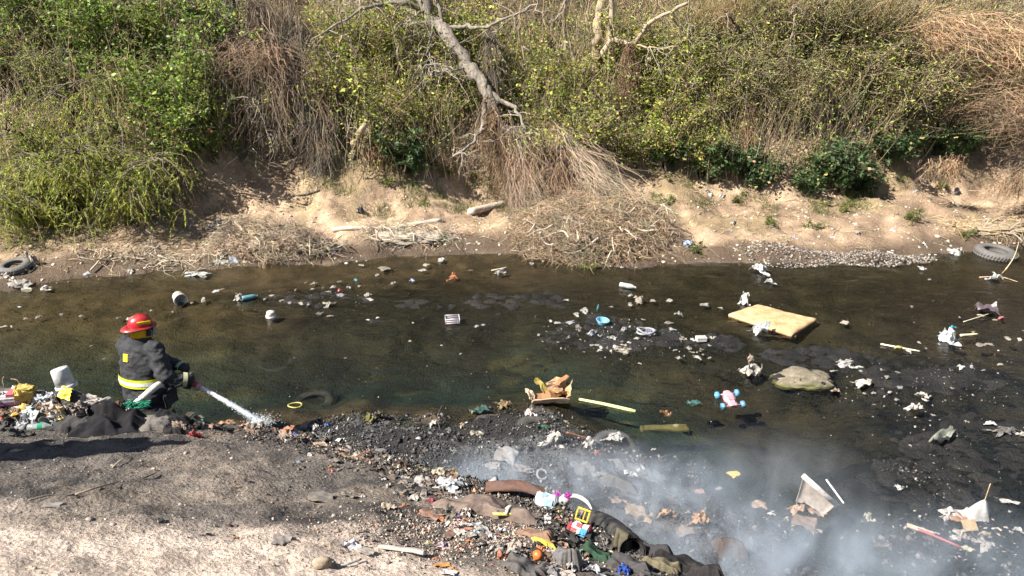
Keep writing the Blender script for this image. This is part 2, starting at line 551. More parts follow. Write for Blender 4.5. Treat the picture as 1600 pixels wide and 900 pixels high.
MAT = dict(
    earth=mat_ground(), water=mat_water(), leaf=mat_leaf("leaf_green"), dry=mat_leaf("dry_stalk", .15, .8), big_leaf=mat_leaf("broad_leaf", .2, .38),
    frag=mat_vcol("burnt_fragment", .9), wood=mat_vcol("weathered_wood", .9),
    film=mat_obj("plastic_film", .4, .5, .6, .2, 45, .3), paper=mat_obj("paper_card", .85, .2, .6, .1), hard=mat_obj("hard_plastic", .4, .45, .6),
    cloth=mat_obj("cloth", .95, .15, .06, 0, 60, .4), rubber=mat_obj("old_rubber", .75, .3, .6, 0, 25, .4, (.10, .088, .075)), metal=mat_obj("rusty_metal", .8, .3, .85, 0, 26, .9, (.075, .055, .045), None, 1.0),
    stone=mat_obj("stone", .9, .25, .6, 0, 22, .8), clear=mat_obj("clear_plastic", .15, .5, .25, 0, 20, .2, (.3, .28, .25), .42), turnout=mat_obj("turnout_cloth", .8, .25, .2, 0, 55, .5, (.12, .11, .1)),
    shiny=mat_obj("glossy_paint", .36, .4, .35), foam=mat_obj("foam_rubber", .95, .1, .75, 0, 50, .5, (.24, .13, .055)), charred=mat_obj("charred", .8, .3, .5, 0, 30, .9, (.10, .095, .09)),
    bark_grey=mat_bark("bark_grey", (.07, .06, .05), (.27, .23, .185)), bark_dark=mat_bark("bark_dark", (.02, .017, .014), (.09, .07, .055)), bark_tan=mat_bark("bark_tan", (.17, .12, .08), (.45, .36, .25)),
)

# ================================================================== THE SETTING
def build_ground():
    nv, nu = 760, 560
    # rows: fine near the camera, coarser far away
    ys = np.concatenate([np.linspace(-30, 1.5, 24, endpoint=False), np.linspace(1.5, 8.2, 270, endpoint=False), np.linspace(8.2, 17, 230, endpoint=False),
                         np.linspace(17, 26, 90, endpoint=False), np.geomspace(26, 900, 40)])
    u = np.linspace(-1, 1, nu)
    uu = 0.72 * u + 0.28 * u ** 5
    Wd = np.where(ys < 0, 8, 5.2 + np.maximum(ys, 0) * 0.95) / 0.72
    X = uu[None, :] * Wd[:, None]; Y = np.repeat(ys[:, None], nu, 1)
    far = np.abs(u) > 0.93
    X = np.where(far[None, :], X * (1 + ((np.abs(u) - .93) / .07)[None, :] ** 2 * 6 * (1 + 0.02 * np.maximum(Y, 0))), X)
    Z = H(X, Y)
    x, y, z = X.ravel(), Y.ravel(), Z.ravel()
    yc = np.interp(x, CREST[0], CREST[1]); w = np.interp(x, DROP[0], DROP[1])
    yn = np.interp(x, NEAR[0], NEAR[1]); yf = np.interp(x, FAR[0], FAR[1])
    t = yc - y; dn = y - yn; df = yf - y
    def lerp(a, b, m): return a * (1 - m[:, None]) + np.asarray(b) * m[:, None]
    n0 = fbm(x * 1.1, y * 1.1, seed=61, oct=5); n1 = fbm(x * 4, y * 4, seed=62, oct=4)
    # near bank: pale dust by the camera, ash-grey and black towards the crest
    dust = np.array([.45, .365, .30])
    col = np.tile(dust, (len(x), 1))
    tb = np.interp(x, [-6, -3, -1.2, -.3, .5, 1.5], [2.0, 2.25, 1.95, 1.3, .8, .4])
    ash = 1 - sm((t - tb + .45 * n0) / .5)
    col = lerp(col, (.105, .09, .078), ash * .97)
    patch = sm((n1 + n0 * .6 - .1) / .5) * ash
    col = lerp(col, (.045, .041, .038), patch * .85)
    pale = sm((fbm(x * 1.8, y * 1.8, seed=64) - .25) / .4) * ash
    col = lerp(col, (.30, .24, .185), pale * .36)
    wet = np.zeros(len(x))
    # burnt beach between the crest and the water
    burnt = sm((-t + .1) / .35) * (dn < .3)
    bc = np.where((fbm(x * 3, y * 3, seed=65) > .1)[:, None], np.array([.075, .073, .072]), np.array([.022, .02, .019]))
    col = col * (1 - burnt[:, None]) + bc * burnt[:, None]
    wet = np.maximum(wet, burnt * .35)
    # river bed
    river = ((t < 0) & (dn > 0) & (df > 0)).astype(float) * sm(dn / .15)
    bed = np.tile(np.array([.082, .056, .034]), (len(x), 1))
    bed = lerp(bed, (.038, .029, .019), sm((x + 2.5) / 5))
    deep = sm((dn - .2) / .8) * (1 - sm((dn - 1.5) / 2.2))
    bed = lerp(bed, (.013, .028, .024), deep * .94)  # dark teal painted in for missing depth darkening and sky reflection
    weeds = np.zeros(len(x))
    for i, (c, rx, ry) in enumerate([((640, 480), 3.0, 1.25), ((900, 470), 2.6, .9), ((1250, 450), 3.2, .8), ((620, 545), 2.2, .5), ((1500, 470), 2.4, .8), ((420, 560), 1.0, .4)]):
        weeds = np.maximum(weeds, blob(x, y, flat(*c), rx, ry, .6, seed=80 + i) * (.95 if i in (0, 1) else .7))
    weeds = weeds * (.72 + .4 * sm((fbm(x * 2.5, y * 6, seed=66) + .3) / .6))
    bed = lerp(bed, (.014, .0105, .007), np.clip(weeds, 0, 1) * .95)
    m = bar_mask(x, y)
    bed = lerp(bed, (.012, .011, .010), m)
    bed = lerp(bed, (.07, .06, .025), sm((fbm(x * 1.4, y * 2.8, seed=67, oct=5) - .35) / .3) * .5 * (1 - m) * deep)
    bed = bed * (1 + .35 * n1[:, None])
    col = col * (1 - river[:, None]) + np.clip(bed, .004, 1) * river[:, None]
    wet = np.maximum(wet, river)
    # far bank
    e = -df
    fb = sm((e + .05) / .12)
    beach = np.tile(np.array([.37, .265, .175]), (len(x), 1))
    beach = lerp(beach, (.19, .13, .085), sm((n0 + .15) / .5) * .7)
    beach = lerp(beach, (.23, .19, .085), sm((fbm(x * .9, y * .9, seed=68) - .15) / .35) * .35 * sm((e - .8) / .6))
    damp = (1 - sm((e - .25 + .25 * n0) / np.interp(x, [-9, -4, 3, 12], [1.3, .85, .6, .5])))
    beach = lerp(beach, (.085, .058, .038), damp * .95)
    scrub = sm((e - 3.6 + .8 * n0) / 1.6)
    beach = lerp(beach, (.075, .056, .036), scrub * .9)  # dark soil, darkened further to paint shade into the thicket's gaps
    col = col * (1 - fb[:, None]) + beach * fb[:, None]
    wet = np.where(fb > .5, damp * .35, wet)
    col = np.clip(col * (1 + .12 * n1[:, None]), .003, .9)
    nr, nc = X.shape
    r, c = np.meshgrid(np.arange(nr - 1), np.arange(nc - 1), indexing='ij')
    i = r * nc + c
    f = np.stack([i, i + 1, i + nc + 1, i + nc], -1).reshape(-1, 4)
    me = mesh_np("ground", np.stack([x, y, z], -1), f, np.hstack([col, wet[:, None]]), smooth=True)
    o = link("ground", me, MAT['earth'])
    tag(o, "dusty near bank, dark river bed and tan earthen far slope", kind="structure")
    return o
build_ground()

def build_water():
    nx, ny = 200, 120
    xs = np.linspace(-60, 60, nx); ys = np.linspace(2.5, 16.5, ny)
    X, Y = np.meshgrid(xs, ys)
    me = mesh_np("river", np.stack([X.ravel(), Y.ravel(), np.zeros(X.size)], -1),
                 np.array([(r * nx + c, r * nx + c + 1, (r + 1) * nx + c + 1, (r + 1) * nx + c) for r in range(ny - 1) for c in range(nx - 1)]), smooth=True)
    tag(link("river", me, MAT['water']), "shallow dark polluted stream flowing between the two banks", kind="structure")
build_water()

# ================================================================== PLANTS
def veg_foot(X):
    """Y of the foot of the thicket"""
    return np.interp(X, VF[0], VF[1])
VF = np.array(sorted([tuple(P(a, b)[:2]) for a, b in [(-150, 330), (0, 335), (180, 320), (260, 310), (310, 265), (400, 236), (470, 246), (560, 290), (650, 285), (760, 285), (850, 300), (940, 290),
                                                      (1000, 262), (1080, 285), (1180, 300), (1300, 292), (1380, 262), (1460, 240), (1600, 225), (1800, 225)]])).T

def strands(base, dirs, length, bendv, rad, M=5, k=3, jit=.05, rng=RNG):
    """base (N,3), dirs (N,3), length (N,), bendv (N,3) -> verts, faces"""
    s = np.linspace(0, 1, M)
    p = base[:, None, :] + length[:, None, None] * (dirs[:, None, :] * s[None, :, None] + bendv[:, None, :] * (s ** 2)[None, :, None])
    j = rng.normal(0, 1, p.shape) * jit * length[:, None, None]
    j[:, 0] = 0
    p = p + j
    r = rad[:, None] * (1 - .75 * s)[None, :]
    v, f = tubes(p, r, k)
    return v, f, p

def leaves(pos, size, aspect=.5, droop=0.0, rng=RNG, dirs=None, up=.35):
    """pos (N,3), size (N,) -> folded four-cornered leaves"""
    n = len(pos)
    if dirs is None:
        dirs = rng.normal(0, 1, (n, 3)); dirs[:, 2] = dirs[:, 2] * .5 - droop
    dirs = dirs / (np.linalg.norm(dirs, axis=1, keepdims=True) + 1e-9)
    nor = rng.normal(0, 1, (n, 3)) * .8 + np.array([-.15, -.35, up + .5])
    side = np.cross(dirs, nor); side /= np.linalg.norm(side, axis=1, keepdims=True) + 1e-9
    nor = np.cross(side, dirs)
    L = size[:, None]; Wd = L * aspect * .5
    a = pos; c = pos + dirs * L
    mid = pos + dirs * L * .45 - nor * L * .08
    v = np.stack([a, mid + side * Wd, c, mid - side * Wd], 1).reshape(-1, 3)
    i = np.arange(n)[:, None] * 4
    f = np.concatenate([i + np.array([0, 1, 2]), i + np.array([0, 2, 3])], 0)
    return v, f

def colvar(base, n, var=.25, rep=1, rng=RNG, hue=.12):
    c = np.asarray(base)[None, :] * (1 + rng.normal(0, var, (n, 1))) * (1 + rng.normal(0, hue, (n, 3)))
    return np.repeat(np.clip(c, .01, .8), rep, 0)

YG, MG, DG, LG = (.29, .325, .060), (.19, .275, .055), (.055, .095, .034), (.18, .22, .05)
TAN, GB, RT, PALE = (.46, .35, .22), (.29, .225, .16), (.46, .32, .20), (.52, .44, .34)

def shrub_mesh(seed, h=1.6, spread=.7, nst=9, nleaf=2600, lsize=.075, col=YG, aspect=.5, dead=.12):
    """one leafy shrub: (stems mesh, foliage mesh)"""
    rng = np.random.default_rng(seed)
    n = nst
    az = rng.uniform(0, 2 * math.pi, n); lean = rng.uniform(.1, .75, n) * spread
    d = np.stack([np.cos(az) * lean, np.sin(az) * lean, np.ones(n)], -1)
    L = h * rng.uniform(.6, 1.05, n)
    base = np.stack([rng.normal(0, .1, n), rng.normal(0, .1, n), np.full(n, -.1)], -1)
    bend = np.stack([np.cos(az) * .35, np.sin(az) * .35, np.full(n, -.2)], -1)
    v1, f1, p1 = strands(base, d, L, bend, np.full(n, .016 * h), 7, 5, .02, rng)
    # twigs
    nt = n * 9
    par = rng.integers(0, n, nt); sg = rng.integers(2, 7, nt)
    b2 = p1[par, sg]
    d2 = rng.normal(0, 1, (nt, 3)); d2[:, 2] = np.abs(d2[:, 2]) * .7 + .1
    d2 /= np.linalg.norm(d2, axis=1, keepdims=True)
    L2 = h * rng.uniform(.15, .42, nt)
    v2, f2, p2 = strands(b2, d2, L2, np.tile([0, 0, -.35], (nt, 1)), np.full(nt, .006 * h), 5, 3, .05, rng)
    V, F, C = join_np([(v1, f1, (.15, .11, .075)), (v2, f2, (.17, .13, .085))])
    stems = mesh_np("stems", V, F, C)
    q = rng.integers(0, nt, nleaf); s = rng.uniform(0, 4, nleaf); i = np.minimum(s.astype(int), 3); fr = (s - i)[:, None]
    pos = p2[q, i] * (1 - fr) + p2[q, i + 1] * fr + rng.normal(0, .045 * h, (nleaf, 3))
    v, f = leaves(pos, lsize * np.clip(rng.lognormal(-.18, .38, nleaf), .35, 2.0), aspect, .25, rng)
    cc = colvar(col, nleaf, .34, 1, rng)
    dd = rng.random(nleaf) < dead
    cc[dd] = colvar((.30, .22, .10), int(dd.sum()), .25, 1, rng)
    return stems, mesh_np("foliage", v, f, np.repeat(cc, 4, 0))

def place_plant(name, meshes, loc, rz, sc, label, cat, group, tint=(1, 1, 1), tilt=(0, 0)):
    r = empty(name, loc, rz)
    r.rotation_euler = (tilt[0], tilt[1], rz)
    r.scale = sc if isinstance(sc, tuple) else (sc,) * 3
    link("stems", meshes[0], MAT['wood'], r)
    link("foliage", meshes[1], MAT['leaf'], r, color=tint)
    tag(r, label, cat, group)
    return r

SHR = {
    'yg': [shrub_mesh(100 + i, 1.95, .38, 12, 2500, .062, YG, .55) for i in range(3)],
    'mg': [shrub_mesh(110 + i, 1.6, .7, 10, 2300, .074, MG, .55, .06) for i in range(3)],
    'dg': [shrub_mesh(120 + i, 1.2, .9, 9, 2200, .10, DG, .6, .04) for i in range(2)],
    'fine': [shrub_mesh(130 + i, 2.2, .22, 17, 3300, .055, (.34, .375, .085), .28, .20) for i in range(3)],
    'low': [shrub_mesh(140 + i, .5, 1.0, 9, 900, .055, (.12, .155, .035), .5, .1) for i in range(2)],
}
# region of the photograph: (kind, (base px), scale, tint) in groups; all members of one group look alike
ORD = ["first", "second", "third", "fourth", "fifth", "sixth", "seventh", "eighth", "ninth", "tenth", "eleventh", "twelfth"]
def ordinal(k):
    n = k + 1
    return ORD[k] if k < 12 else "%d%s" % (n, "th" if n % 100 in (11, 12, 13) else {1: "st", 2: "nd", 3: "rd"}.get(n % 10, "th"))
def shrubs(kind, spots, label, group, name="shrub", smin=.8, smax=1.2, tint=(1, 1, 1), nx=None):
    """label: how they look; where each one stands in its rows singles it out"""
    rg = random.Random(len(group) * 31)
    ny = len(spots) // nx if nx else 1
    rows = {1: [""], 2: ["upper", "lower"], 3: ["upper", "middle", "lower"], 4: ["topmost", "upper middle", "lower middle", "lowest"]}[ny]
    for j in range(ny):
        row = sorted(spots[j * nx:(j + 1) * nx]) if nx else sorted(spots)
        for i, (px, py) in enumerate(row):
            k = i + j
            p = P(px, py)
            v = SHR[kind][(i * 2 + j) % len(SHR[kind])]
            s = rg.uniform(smin, smax)
            g = rg.uniform(.8, 1.2)
            where = ", %s from the left" % ordinal(i) + (" in the %s row" % rows[j] if nx and ny > 1 else "")
            place_plant(name, v, p + (0, 0, -.05), rg.uniform(0, 6.28), (s, s, s * rg.uniform(.85, 1.2)), label + where, "shrub", group, tuple(t * g for t in tint), (rg.uniform(-.03, .12), rg.uniform(-.08, .08)))

def jitter_grid(x0, x1, y0, y1, nx, ny, seed):
    rg = random.Random(seed)
    return [(x0 + (i + .5 + rg.uniform(-.45, .45) + .5 * (j % 2)) * (x1 - x0) / nx, y0 + (j + .5 + rg.uniform(-.4, .4)) * (y1 - y0) / ny) for j in range(ny) for i in range(nx)]

shrubs('yg', jitter_grid(480, 720, 90, 250, 6, 3, 1), "yellow-green shrub behind the leaning dead tree", "shrubs behind the leaning dead tree", nx=6)
shrubs('yg', jitter_grid(780, 900, 120, 280, 3, 3, 2), "yellow-green shrub between the two dead trunks", "shrubs between the two dead trunks", smin=.7, smax=1.05, nx=3)
shrubs('mg', jitter_grid(230, 330, 70, 270, 3, 4, 3), "mid green shrub beside the vine tangle", "shrubs beside the brown vine tangle", tint=(1, 1, .9), nx=3)
shrubs('yg', jitter_grid(950, 1100, 120, 280, 4, 3, 4), "yellow-green bush below the hanging thatch", "bushes under the hanging thatch", smin=.7, smax=1.1, nx=4)
shrubs('fine', jitter_grid(1080, 1420, 60, 230, 8, 4, 5), "thin-leaved yellowish bush on the upper slope", "thin-leaved bushes on the upper slope", tint=(1, 1, 1.05), nx=8)
shrubs('fine', jitter_grid(1430, 1600, 40, 210, 4, 2, 6), "sparse yellowish bush in reddish dry brush", "sparse bushes in the dry brush", smin=.6, smax=.9, tint=(1.1, 1, 1.1), nx=4)
shrubs('dg', [(620, 250), (645, 268), (1110, 280), (1140, 270), (1180, 290), (1260, 300), (1300, 295), (1345, 300), (1390, 250), (1480, 245), (1510, 235), (1040, 255)],
       "low dark green bush at the thicket's foot", "dark bushes at the foot of the thicket", smin=.6, smax=1.0)
shrubs('low', [(960, 300), (1040, 318), (1020, 305), (700, 270), (740, 278), (880, 300), (1155, 315), (1290, 320), (1320, 330), (770, 265), (1330, 318), (930, 268), (1470, 290), (1200, 345), (1275, 355), (1425, 345), (1510, 372), (1090, 395), (925, 418), (610, 285)],
       "small green weed tuft on the bare bank", "weed tufts on the bare bank", "weed_tuft", .45, .8)
shrubs('mg', jitter_grid(330, 470, 150, 210, 4, 1, 9), "green bush within the vine tangle", "bushes inside the vine tangle", smin=.5, smax=.8, nx=4)
shrubs('mg', jitter_grid(-60, 240, 20, 130, 5, 2, 10), "green bush behind the feathery tree", "bushes behind the feathery tree", smin=.8, smax=1.2, tint=(.95, 1, .9), nx=5)

# --- broad-leaved plants with star-shaped leaves, every leaf its own piece
def castor_leaf(seed):
    rng = np.random.default_rng(seed)
    nl = 8
    v = [(0, 0, 0)]
    for i in range(nl):
        a = math.radians(-150 + 300 * i / (nl - 1))
        ln = 1.0 if 1 < i < 6 else .7
        v += [(math.cos(a) * .42 * ln + 0, math.sin(a) * .42 * ln, .05), ]
        v[-1:] = [(math.cos(a - .17) * .4 * ln, math.sin(a - .17) * .4 * ln, .06), (math.cos(a) * ln, math.sin(a) * ln, -.18 + rng.normal(0, .05)), (math.cos(a + .17) * .4 * ln, math.sin(a + .17) * .4 * ln, .06)]
    f = []
    for i in range(nl):
        k = 1 + i * 3
        f += [(0, k, k + 1), (0, k + 1, k + 2)]
        if i < nl - 1:
            f.append((0, k + 2, k + 3))
    c = np.tile(colvar((.055, .092, .040), 1, .1, 1, rng, .05), (len(v), 1))
    return mesh_np("leaf", np.array(v), np.array(f), c)
CLEAF = [castor_leaf(i) for i in range(4)]

def castor(px, py, h, nleaf, label, lsize=.19, seed=0, group=None):
    rg = random.Random(seed * 13 + 5)
    p = P(px, py)
    r = empty("castor_plant", p)
    tag(r, label, "plant", group)
    pl = []
    tips = []
    for s in range(max(2, nleaf // 8)):
        a = rg.uniform(0, 6.28); q = rg.uniform(.1, .5)
        pts = smooth_line([(0, 0, -.1), (math.cos(a) * q * h * .4, math.sin(a) * q * h * .4, h * .5), (math.cos(a) * q * h, math.sin(a) * q * h, h * rg.uniform(.8, 1.0))], 8)
        pl.append(tube_one(pts, np.linspace(.022, .008, 8), 5)); tips.append(pts)
    V, F, C = join_np([(v, f, (.16, .12, .07)) for v, f in pl])
    link("stem", mesh_np("stem", V, F, C), MAT['wood'], r)
    for i in range(nleaf):
        pts = tips[i % len(tips)]
        b = pts[rg.randint(3, 7)]
        a = rg.uniform(0, 6.28); d = rg.uniform(.08, .26)
        loc = b + np.array([math.cos(a) * d, math.sin(a) * d - .06, rg.uniform(-.05, .12)])
        o = link("leaf", CLEAF[i % 4], MAT['big_leaf'], r, loc, (rg.uniform(-.2, .9), rg.uniform(-.5, .5), a), lsize * rg.uniform(.7, 1.25))
        g = rg.uniform(.75, 1.3); o.color = (g, g * rg.uniform(.95, 1.1), g, 1)

CAST = [(628, 285, 1.1, 26, "dark star-leaved plant on the bank below the yellow-green thicket, beside a stub of trunk", 1.0),
        (1020, 170, 1.0, 16, "star-leaved plant just beside the tall hanging brown thatch", .9),
        (1105, 285, 1.3, 26, "tall dark star-leaved plant at the near end of the broad-leaved row", 1.0),
        (1150, 290, .8, 16, "short star-leaved plant beside the tallest dark one", .9),
        (1115, 215, 1.0, 16, "star-leaved plant higher up the slope above the tall dark one", .9),
        (1268, 300, 1.2, 22, "dark star-leaved plant over the bent pale stick", 1.0),
        (1318, 305, 1.3, 28, "biggest dark star-leaved plant at the middle of the broad-leaved row", 1.05),
        (1362, 296, 1.0, 20, "star-leaved plant overhanging the crumbling pale bank", .9),
        (1308, 215, .9, 16, "star-leaved plant beside the grey rubble in the slope", .9),
        (1405, 245, 1.0, 18, "star-leaved plant at the upper end of the row near dry brush", .9),
        (1490, 245, .9, 16, "lone star-leaved plant between bare bank and reddish brush", .9),
        (1550, 110, 1.3, 16, "star-leaved plant high among the reddish dry brush", .9),
        (268, 235, .9, 16, "star-leaved plant with yellowing leaves beside the drooping green crown", .8),
        (312, 240, .7, 14, "small star-leaved plant at the edge of the vine tangle", .8),
        (325, 300, .6, 12, "dark low star-leaved plant on the lip of the bare slope", .8),
        (1232, 175, .8, 12, "small star-leaved plant in the middle of the thin-leaved bushes", .8),
        (1030, 265, .9, 16, "star-leaved plant over the bare notch in the bank", .8)]
for i, (a, b, h, n, lab, s) in enumerate(CAST):
    castor(a, b, h, n, lab, .16 * s, i)

# --- feathery drooping trees on the left
def feathery(name, base, limbs, ntwig, nleaf, label, droop, col, seed, tw=1.0, lsz=.07, rt=.07, bark='bark_dark'):
    rng = np.random.default_rng(seed)
    r = empty(name, base)
    tag(r, label, "tree")
    base = np.asarray(base, float)
    parts, lines = [], []
    for li, l in enumerate(limbs):
        pts = smooth_line(np.asarray(l, float) - base, 14)
        pts[1:] += rng.normal(0, .03, (13, 3))
        parts.append(tube_one(pts, np.linspace(rt, rt * .25, 14), 7)); lines.append(pts)
    V, F, _ = join_np([(v, f) for v, f in parts])
    link("trunk", mesh_np("trunk", V, F, smooth=True), MAT[bark], r)
    lines = np.array(lines)
    # second order branches
    nb = ntwig // 6
    li = rng.integers(0, len(lines), nb); si = rng.integers(4, 14, nb)
    b = lines[li, si]
    d = rng.normal(0, 1, (nb, 3)); d[:, 2] = d[:, 2] * .4 + .35; d[:, 1] -= .25
    d /= np.linalg.norm(d, axis=1, keepdims=True)
    v1, f1, p1 = strands(b, d, tw * rng.uniform(.5, 1.3, nb), np.tile([0, -.05, -.35 * droop], (nb, 1)), np.full(nb, .016), 6, 4, .03, rng)
    ti = rng.integers(0, nb, ntwig); ts = rng.integers(1, 6, ntwig)
    b2 = p1[ti, ts]
    d2 = rng.normal(0, 1, (ntwig, 3)); d2[:, 2] = d2[:, 2] * .4 + .2
    d2 /= np.linalg.norm(d2, axis=1, keepdims=True)
    v2, f2, p2 = strands(b2, d2, tw * rng.uniform(.25, .7, ntwig), np.tile([0, 0, -.75 * droop], (ntwig, 1)), np.full(ntwig, .005), 6, 3, .02, rng)
    V, F, C = join_np([(v1, f1, (.12, .095, .07)), (v2, f2, (.16, .14, .06))])
    link("branches", mesh_np("branches", V, F, C), MAT['wood'], r)
    q = rng.integers(0, ntwig, nleaf); s = rng.uniform(.3, 4.99, nleaf); i = s.astype(int); fr = (s - i)[:, None]
    pos = p2[q, i] * (1 - fr) + p2[q, i + 1] * fr
    dirs = (p2[q, i + 1] - p2[q, i]); dirs /= np.linalg.norm(dirs, axis=1, keepdims=True) + 1e-9
    sd = rng.normal(0, 1, (nleaf, 3)); dirs = dirs * .9 + sd * .3; dirs[:, 2] -= .2 * droop
    v, f = leaves(pos, lsz * rng.uniform(.6, 1.5, nleaf), .17, 0, rng, dirs)
    link("crown", mesh_np("crown", v, f, colvar(col, nleaf, .2, 4, rng)), MAT['leaf'], r)
    return r

def G(px, py, Y):
    return at(px, py, Y)
b1 = P(120, 330)
feathery("feathery_tree", b1, [[b1 + (0, 0, -.2), G(140, 300, 15.6), G(150, 240, 15.1), G(190, 190, 14.7)], [b1 + (.05, 0, -.2), G(100, 280, 15.5), G(60, 230, 15.0), G(10, 200, 14.6)],
                               [b1 + (0, 0, -.2), G(125, 270, 15.6), G(115, 180, 15.5), G(100, 130, 15.3)], [b1, G(170, 290, 15.2), G(210, 260, 14.6), G(240, 250, 14.2)],
                               [b1, G(90, 310, 15.0), G(50, 290, 14.4), G(20, 280, 14.0)], [b1, G(130, 300, 15.0), G(130, 250, 14.3), G(120, 230, 13.9)],
                               [b1, G(70, 300, 15.2), G(10, 270, 15.2), G(-60, 260, 15.0)], [b1, G(150, 320, 14.8), G(190, 300, 14.2), G(215, 290, 13.8)], [b1, G(60, 330, 14.6), G(30, 310, 14.0), G(15, 330, 13.6)], [b1, G(110, 310, 14.9), G(90, 270, 14.2), G(70, 250, 13.8)]],
         2800, 62000, "drooping feathery bright green tree overhanging the shaded bank", 1.25, (.32, .36, .05), 201, .95, .062)
b2 = P(100, 190)
feathery("feathery_tree", b2, [[b2 + (0, 0, -.2), G(95, 140, 17.6), G(115, 90, 17.3), G(120, 30, 17.2)], [b2, G(60, 120, 17.6), G(40, 60, 17.4), G(20, 0, 17.2)],
                               [b2, G(150, 130, 17.6), G(190, 70, 17.3), G(215, 10, 17.2)], [b2, G(110, 150, 17.0), G(80, 110, 16.5), G(60, 90, 16.2)],
                               [b2, G(20, 140, 17.4), G(-20, 90, 17), G(-60, 60, 17)], [b2, G(150, 160, 17.0), G(190, 130, 16.6), G(220, 110, 16.4)]],
         1700, 34000, "upright feathery olive green tree above the drooping one", .6, (.28, .32, .085), 202, .85, .058)

# --- dead trees
def branchy(name, limbs, label, mat, seed, twigs=60, tl=.6, cat="tree", droop=.3, sides=8):
    """limbs: [(pixel points with distance, r0, r1)]; parts trunk, limb and twigs"""
    rng = np.random.default_rng(seed)
    org = np.asarray(limbs[0][0][0], float)
    r = empty(name, org)
    tag(r, label, cat)
    allp = []
    for i, (pts, r0, r1) in enumerate(limbs):
        n = 20 if i == 0 else 14
        q = smooth_line(np.asarray(pts, float) - org, n)
        q[1:-1] += rng.normal(0, .02 + r0 * .15, (n - 2, 3))
        rad = np.linspace(r0, r1, n) * (1 + rng.normal(0, .1, n))
        v, f = tube_one(q, rad, sides)
        link("trunk" if i == 0 else "limb", mesh_np("trunk" if i == 0 else "limb", v, f, smooth=True), mat, r)
        allp.append((q, rad))
    if twigs:
        bs, ds = [], []
        for _ in range(twigs):
            q, rad = allp[rng.integers(1 if len(allp) > 1 else 0, len(allp))]
            j = rng.integers(len(q) // 3, len(q))
            bs.append(q[j]); d = rng.normal(0, 1, 3); d[2] -= .2; ds.append(d / np.linalg.norm(d))
        bs, ds = np.array(bs), np.array(ds)
        L = tl * rng.uniform(.4, 1.2, twigs)
        v1, f1, p1 = strands(bs, ds, L, np.tile([0, 0, -droop], (twigs, 1)), np.full(twigs, .011), 6, 4, .05, rng)
        n2 = twigs * 3
        ti = rng.integers(0, twigs, n2); si = rng.integers(2, 6, n2)
        d2 = rng.normal(0, 1, (n2, 3)); d2 /= np.linalg.norm(d2, axis=1, keepdims=True)
        v2, f2, p2 = strands(p1[ti, si], d2, tl * .5 * rng.uniform(.4, 1.2, n2), np.tile([0, 0, -droop], (n2, 1)), np.full(n2, .005), 5, 3, .05, rng)
        V, F, C = join_np([(v1, f1, (.34, .29, .23)), (v2, f2, (.36, .30, .23))])
        link("twigs", mesh_np("twigs", V, F, C), MAT['wood'], r)["kind"] = "stuff"
    return r

A = at
branchy("dead_tree", [([A(640, -60, 18.6), A(668, 10, 18.3), A(700, 60, 17.9), A(735, 103, 17.4), A(757, 135, 17.1), A(768, 170, 16.9)], .17, .15),
                      ([A(757, 130, 17.1), A(775, 175, 16.7), A(800, 215, 16.4), A(835, 250, 15.9), A(868, 300, 15.5)], .085, .03),
                      ([A(757, 125, 17.1), A(760, 165, 16.8), A(752, 200, 16.5), A(735, 225, 16.1), A(708, 244, 15.9)], .075, .02),
                      ([A(755, 140, 17.1), A(790, 160, 16.8), A(815, 185, 16.3), A(828, 225, 16.0)], .065, .022),
                      ([A(765, 160, 16.9), A(772, 200, 16.6), A(776, 235, 16.5)], .07, .02), ([A(768, 170, 16.9), A(790, 210, 16.6), A(800, 260, 16.4), A(806, 300, 16.3)], .06, .02),
                      ([A(668, 12, 18.3), A(620, 4, 18.0), A(580, 8, 17.8), A(545, 30, 17.4), A(500, 55, 17.1)], .065, .018), ([A(690, 40, 18.0), A(720, 42, 17.8), A(750, 42, 17.3), A(785, 30, 17.0), A(830, 8, 16.9)], .06, .018),
                      ([A(680, 35, 18.1), A(672, 60, 17.8), A(670, 85, 17.6), A(678, 105, 17.5)], .03, .008), ([A(700, 60, 17.9), A(688, 20, 18.1), A(680, -30, 18.3)], .06, .03),
                      ([A(600, 6, 17.9), A(570, -5, 17.9), A(530, -10, 17.9)], .03, .01), ([A(735, 103, 17.4), A(700, 112, 17.0), A(660, 108, 16.8)], .025, .006),
                      ([A(826, 215, 16.3), A(850, 240, 16.1), A(870, 262, 15.9)], .02, .006), ([A(668, 15, 18.2), A(640, 30, 17.9), A(610, 62, 17.6)], .025, .006)],
        "big grey leaning dead tree whose crown has fallen down the bank", MAT['bark_grey'], 301, 170, .75)
branchy("dead_tree", [([P(925, 140) - (0, 0, .2), A(930, 105, 18.2), A(934, 60, 18.2), A(938, 10, 18.2), A(944, -60, 18.3)], .14, .10), ([A(934, 100, 18.1), A(958, 60, 17.9), A(985, 70, 17.5), A(1010, 40, 17.3), A(1040, 22, 17.1), A(1075, 5, 17.0)], .07, .03),
                      ([A(950, 75, 18.0), A(955, 30, 18.0), A(960, -30, 18.0)], .08, .05), ([A(985, 68, 17.5), A(1020, 75, 17.2), A(1060, 72, 17.0)], .03, .01)],
        "pale upright dead trunk with a side limb carrying hanging thatch", MAT['bark_tan'], 302, 26, .6)
branchy("dead_tree", [([P(380, 175) - (0, 0, .2), A(376, 140, 17.4), A(368, 112, 17.3), A(356, 98, 17.3)], .10, .06), ([A(376, 130, 17.4), A(372, 60, 17.6), A(360, 0, 17.8), A(356, -50, 17.8)], .09, .05)],
        "charred dark crooked trunk among the brown hanging vines", MAT['bark_dark'], 303, 12, .5)
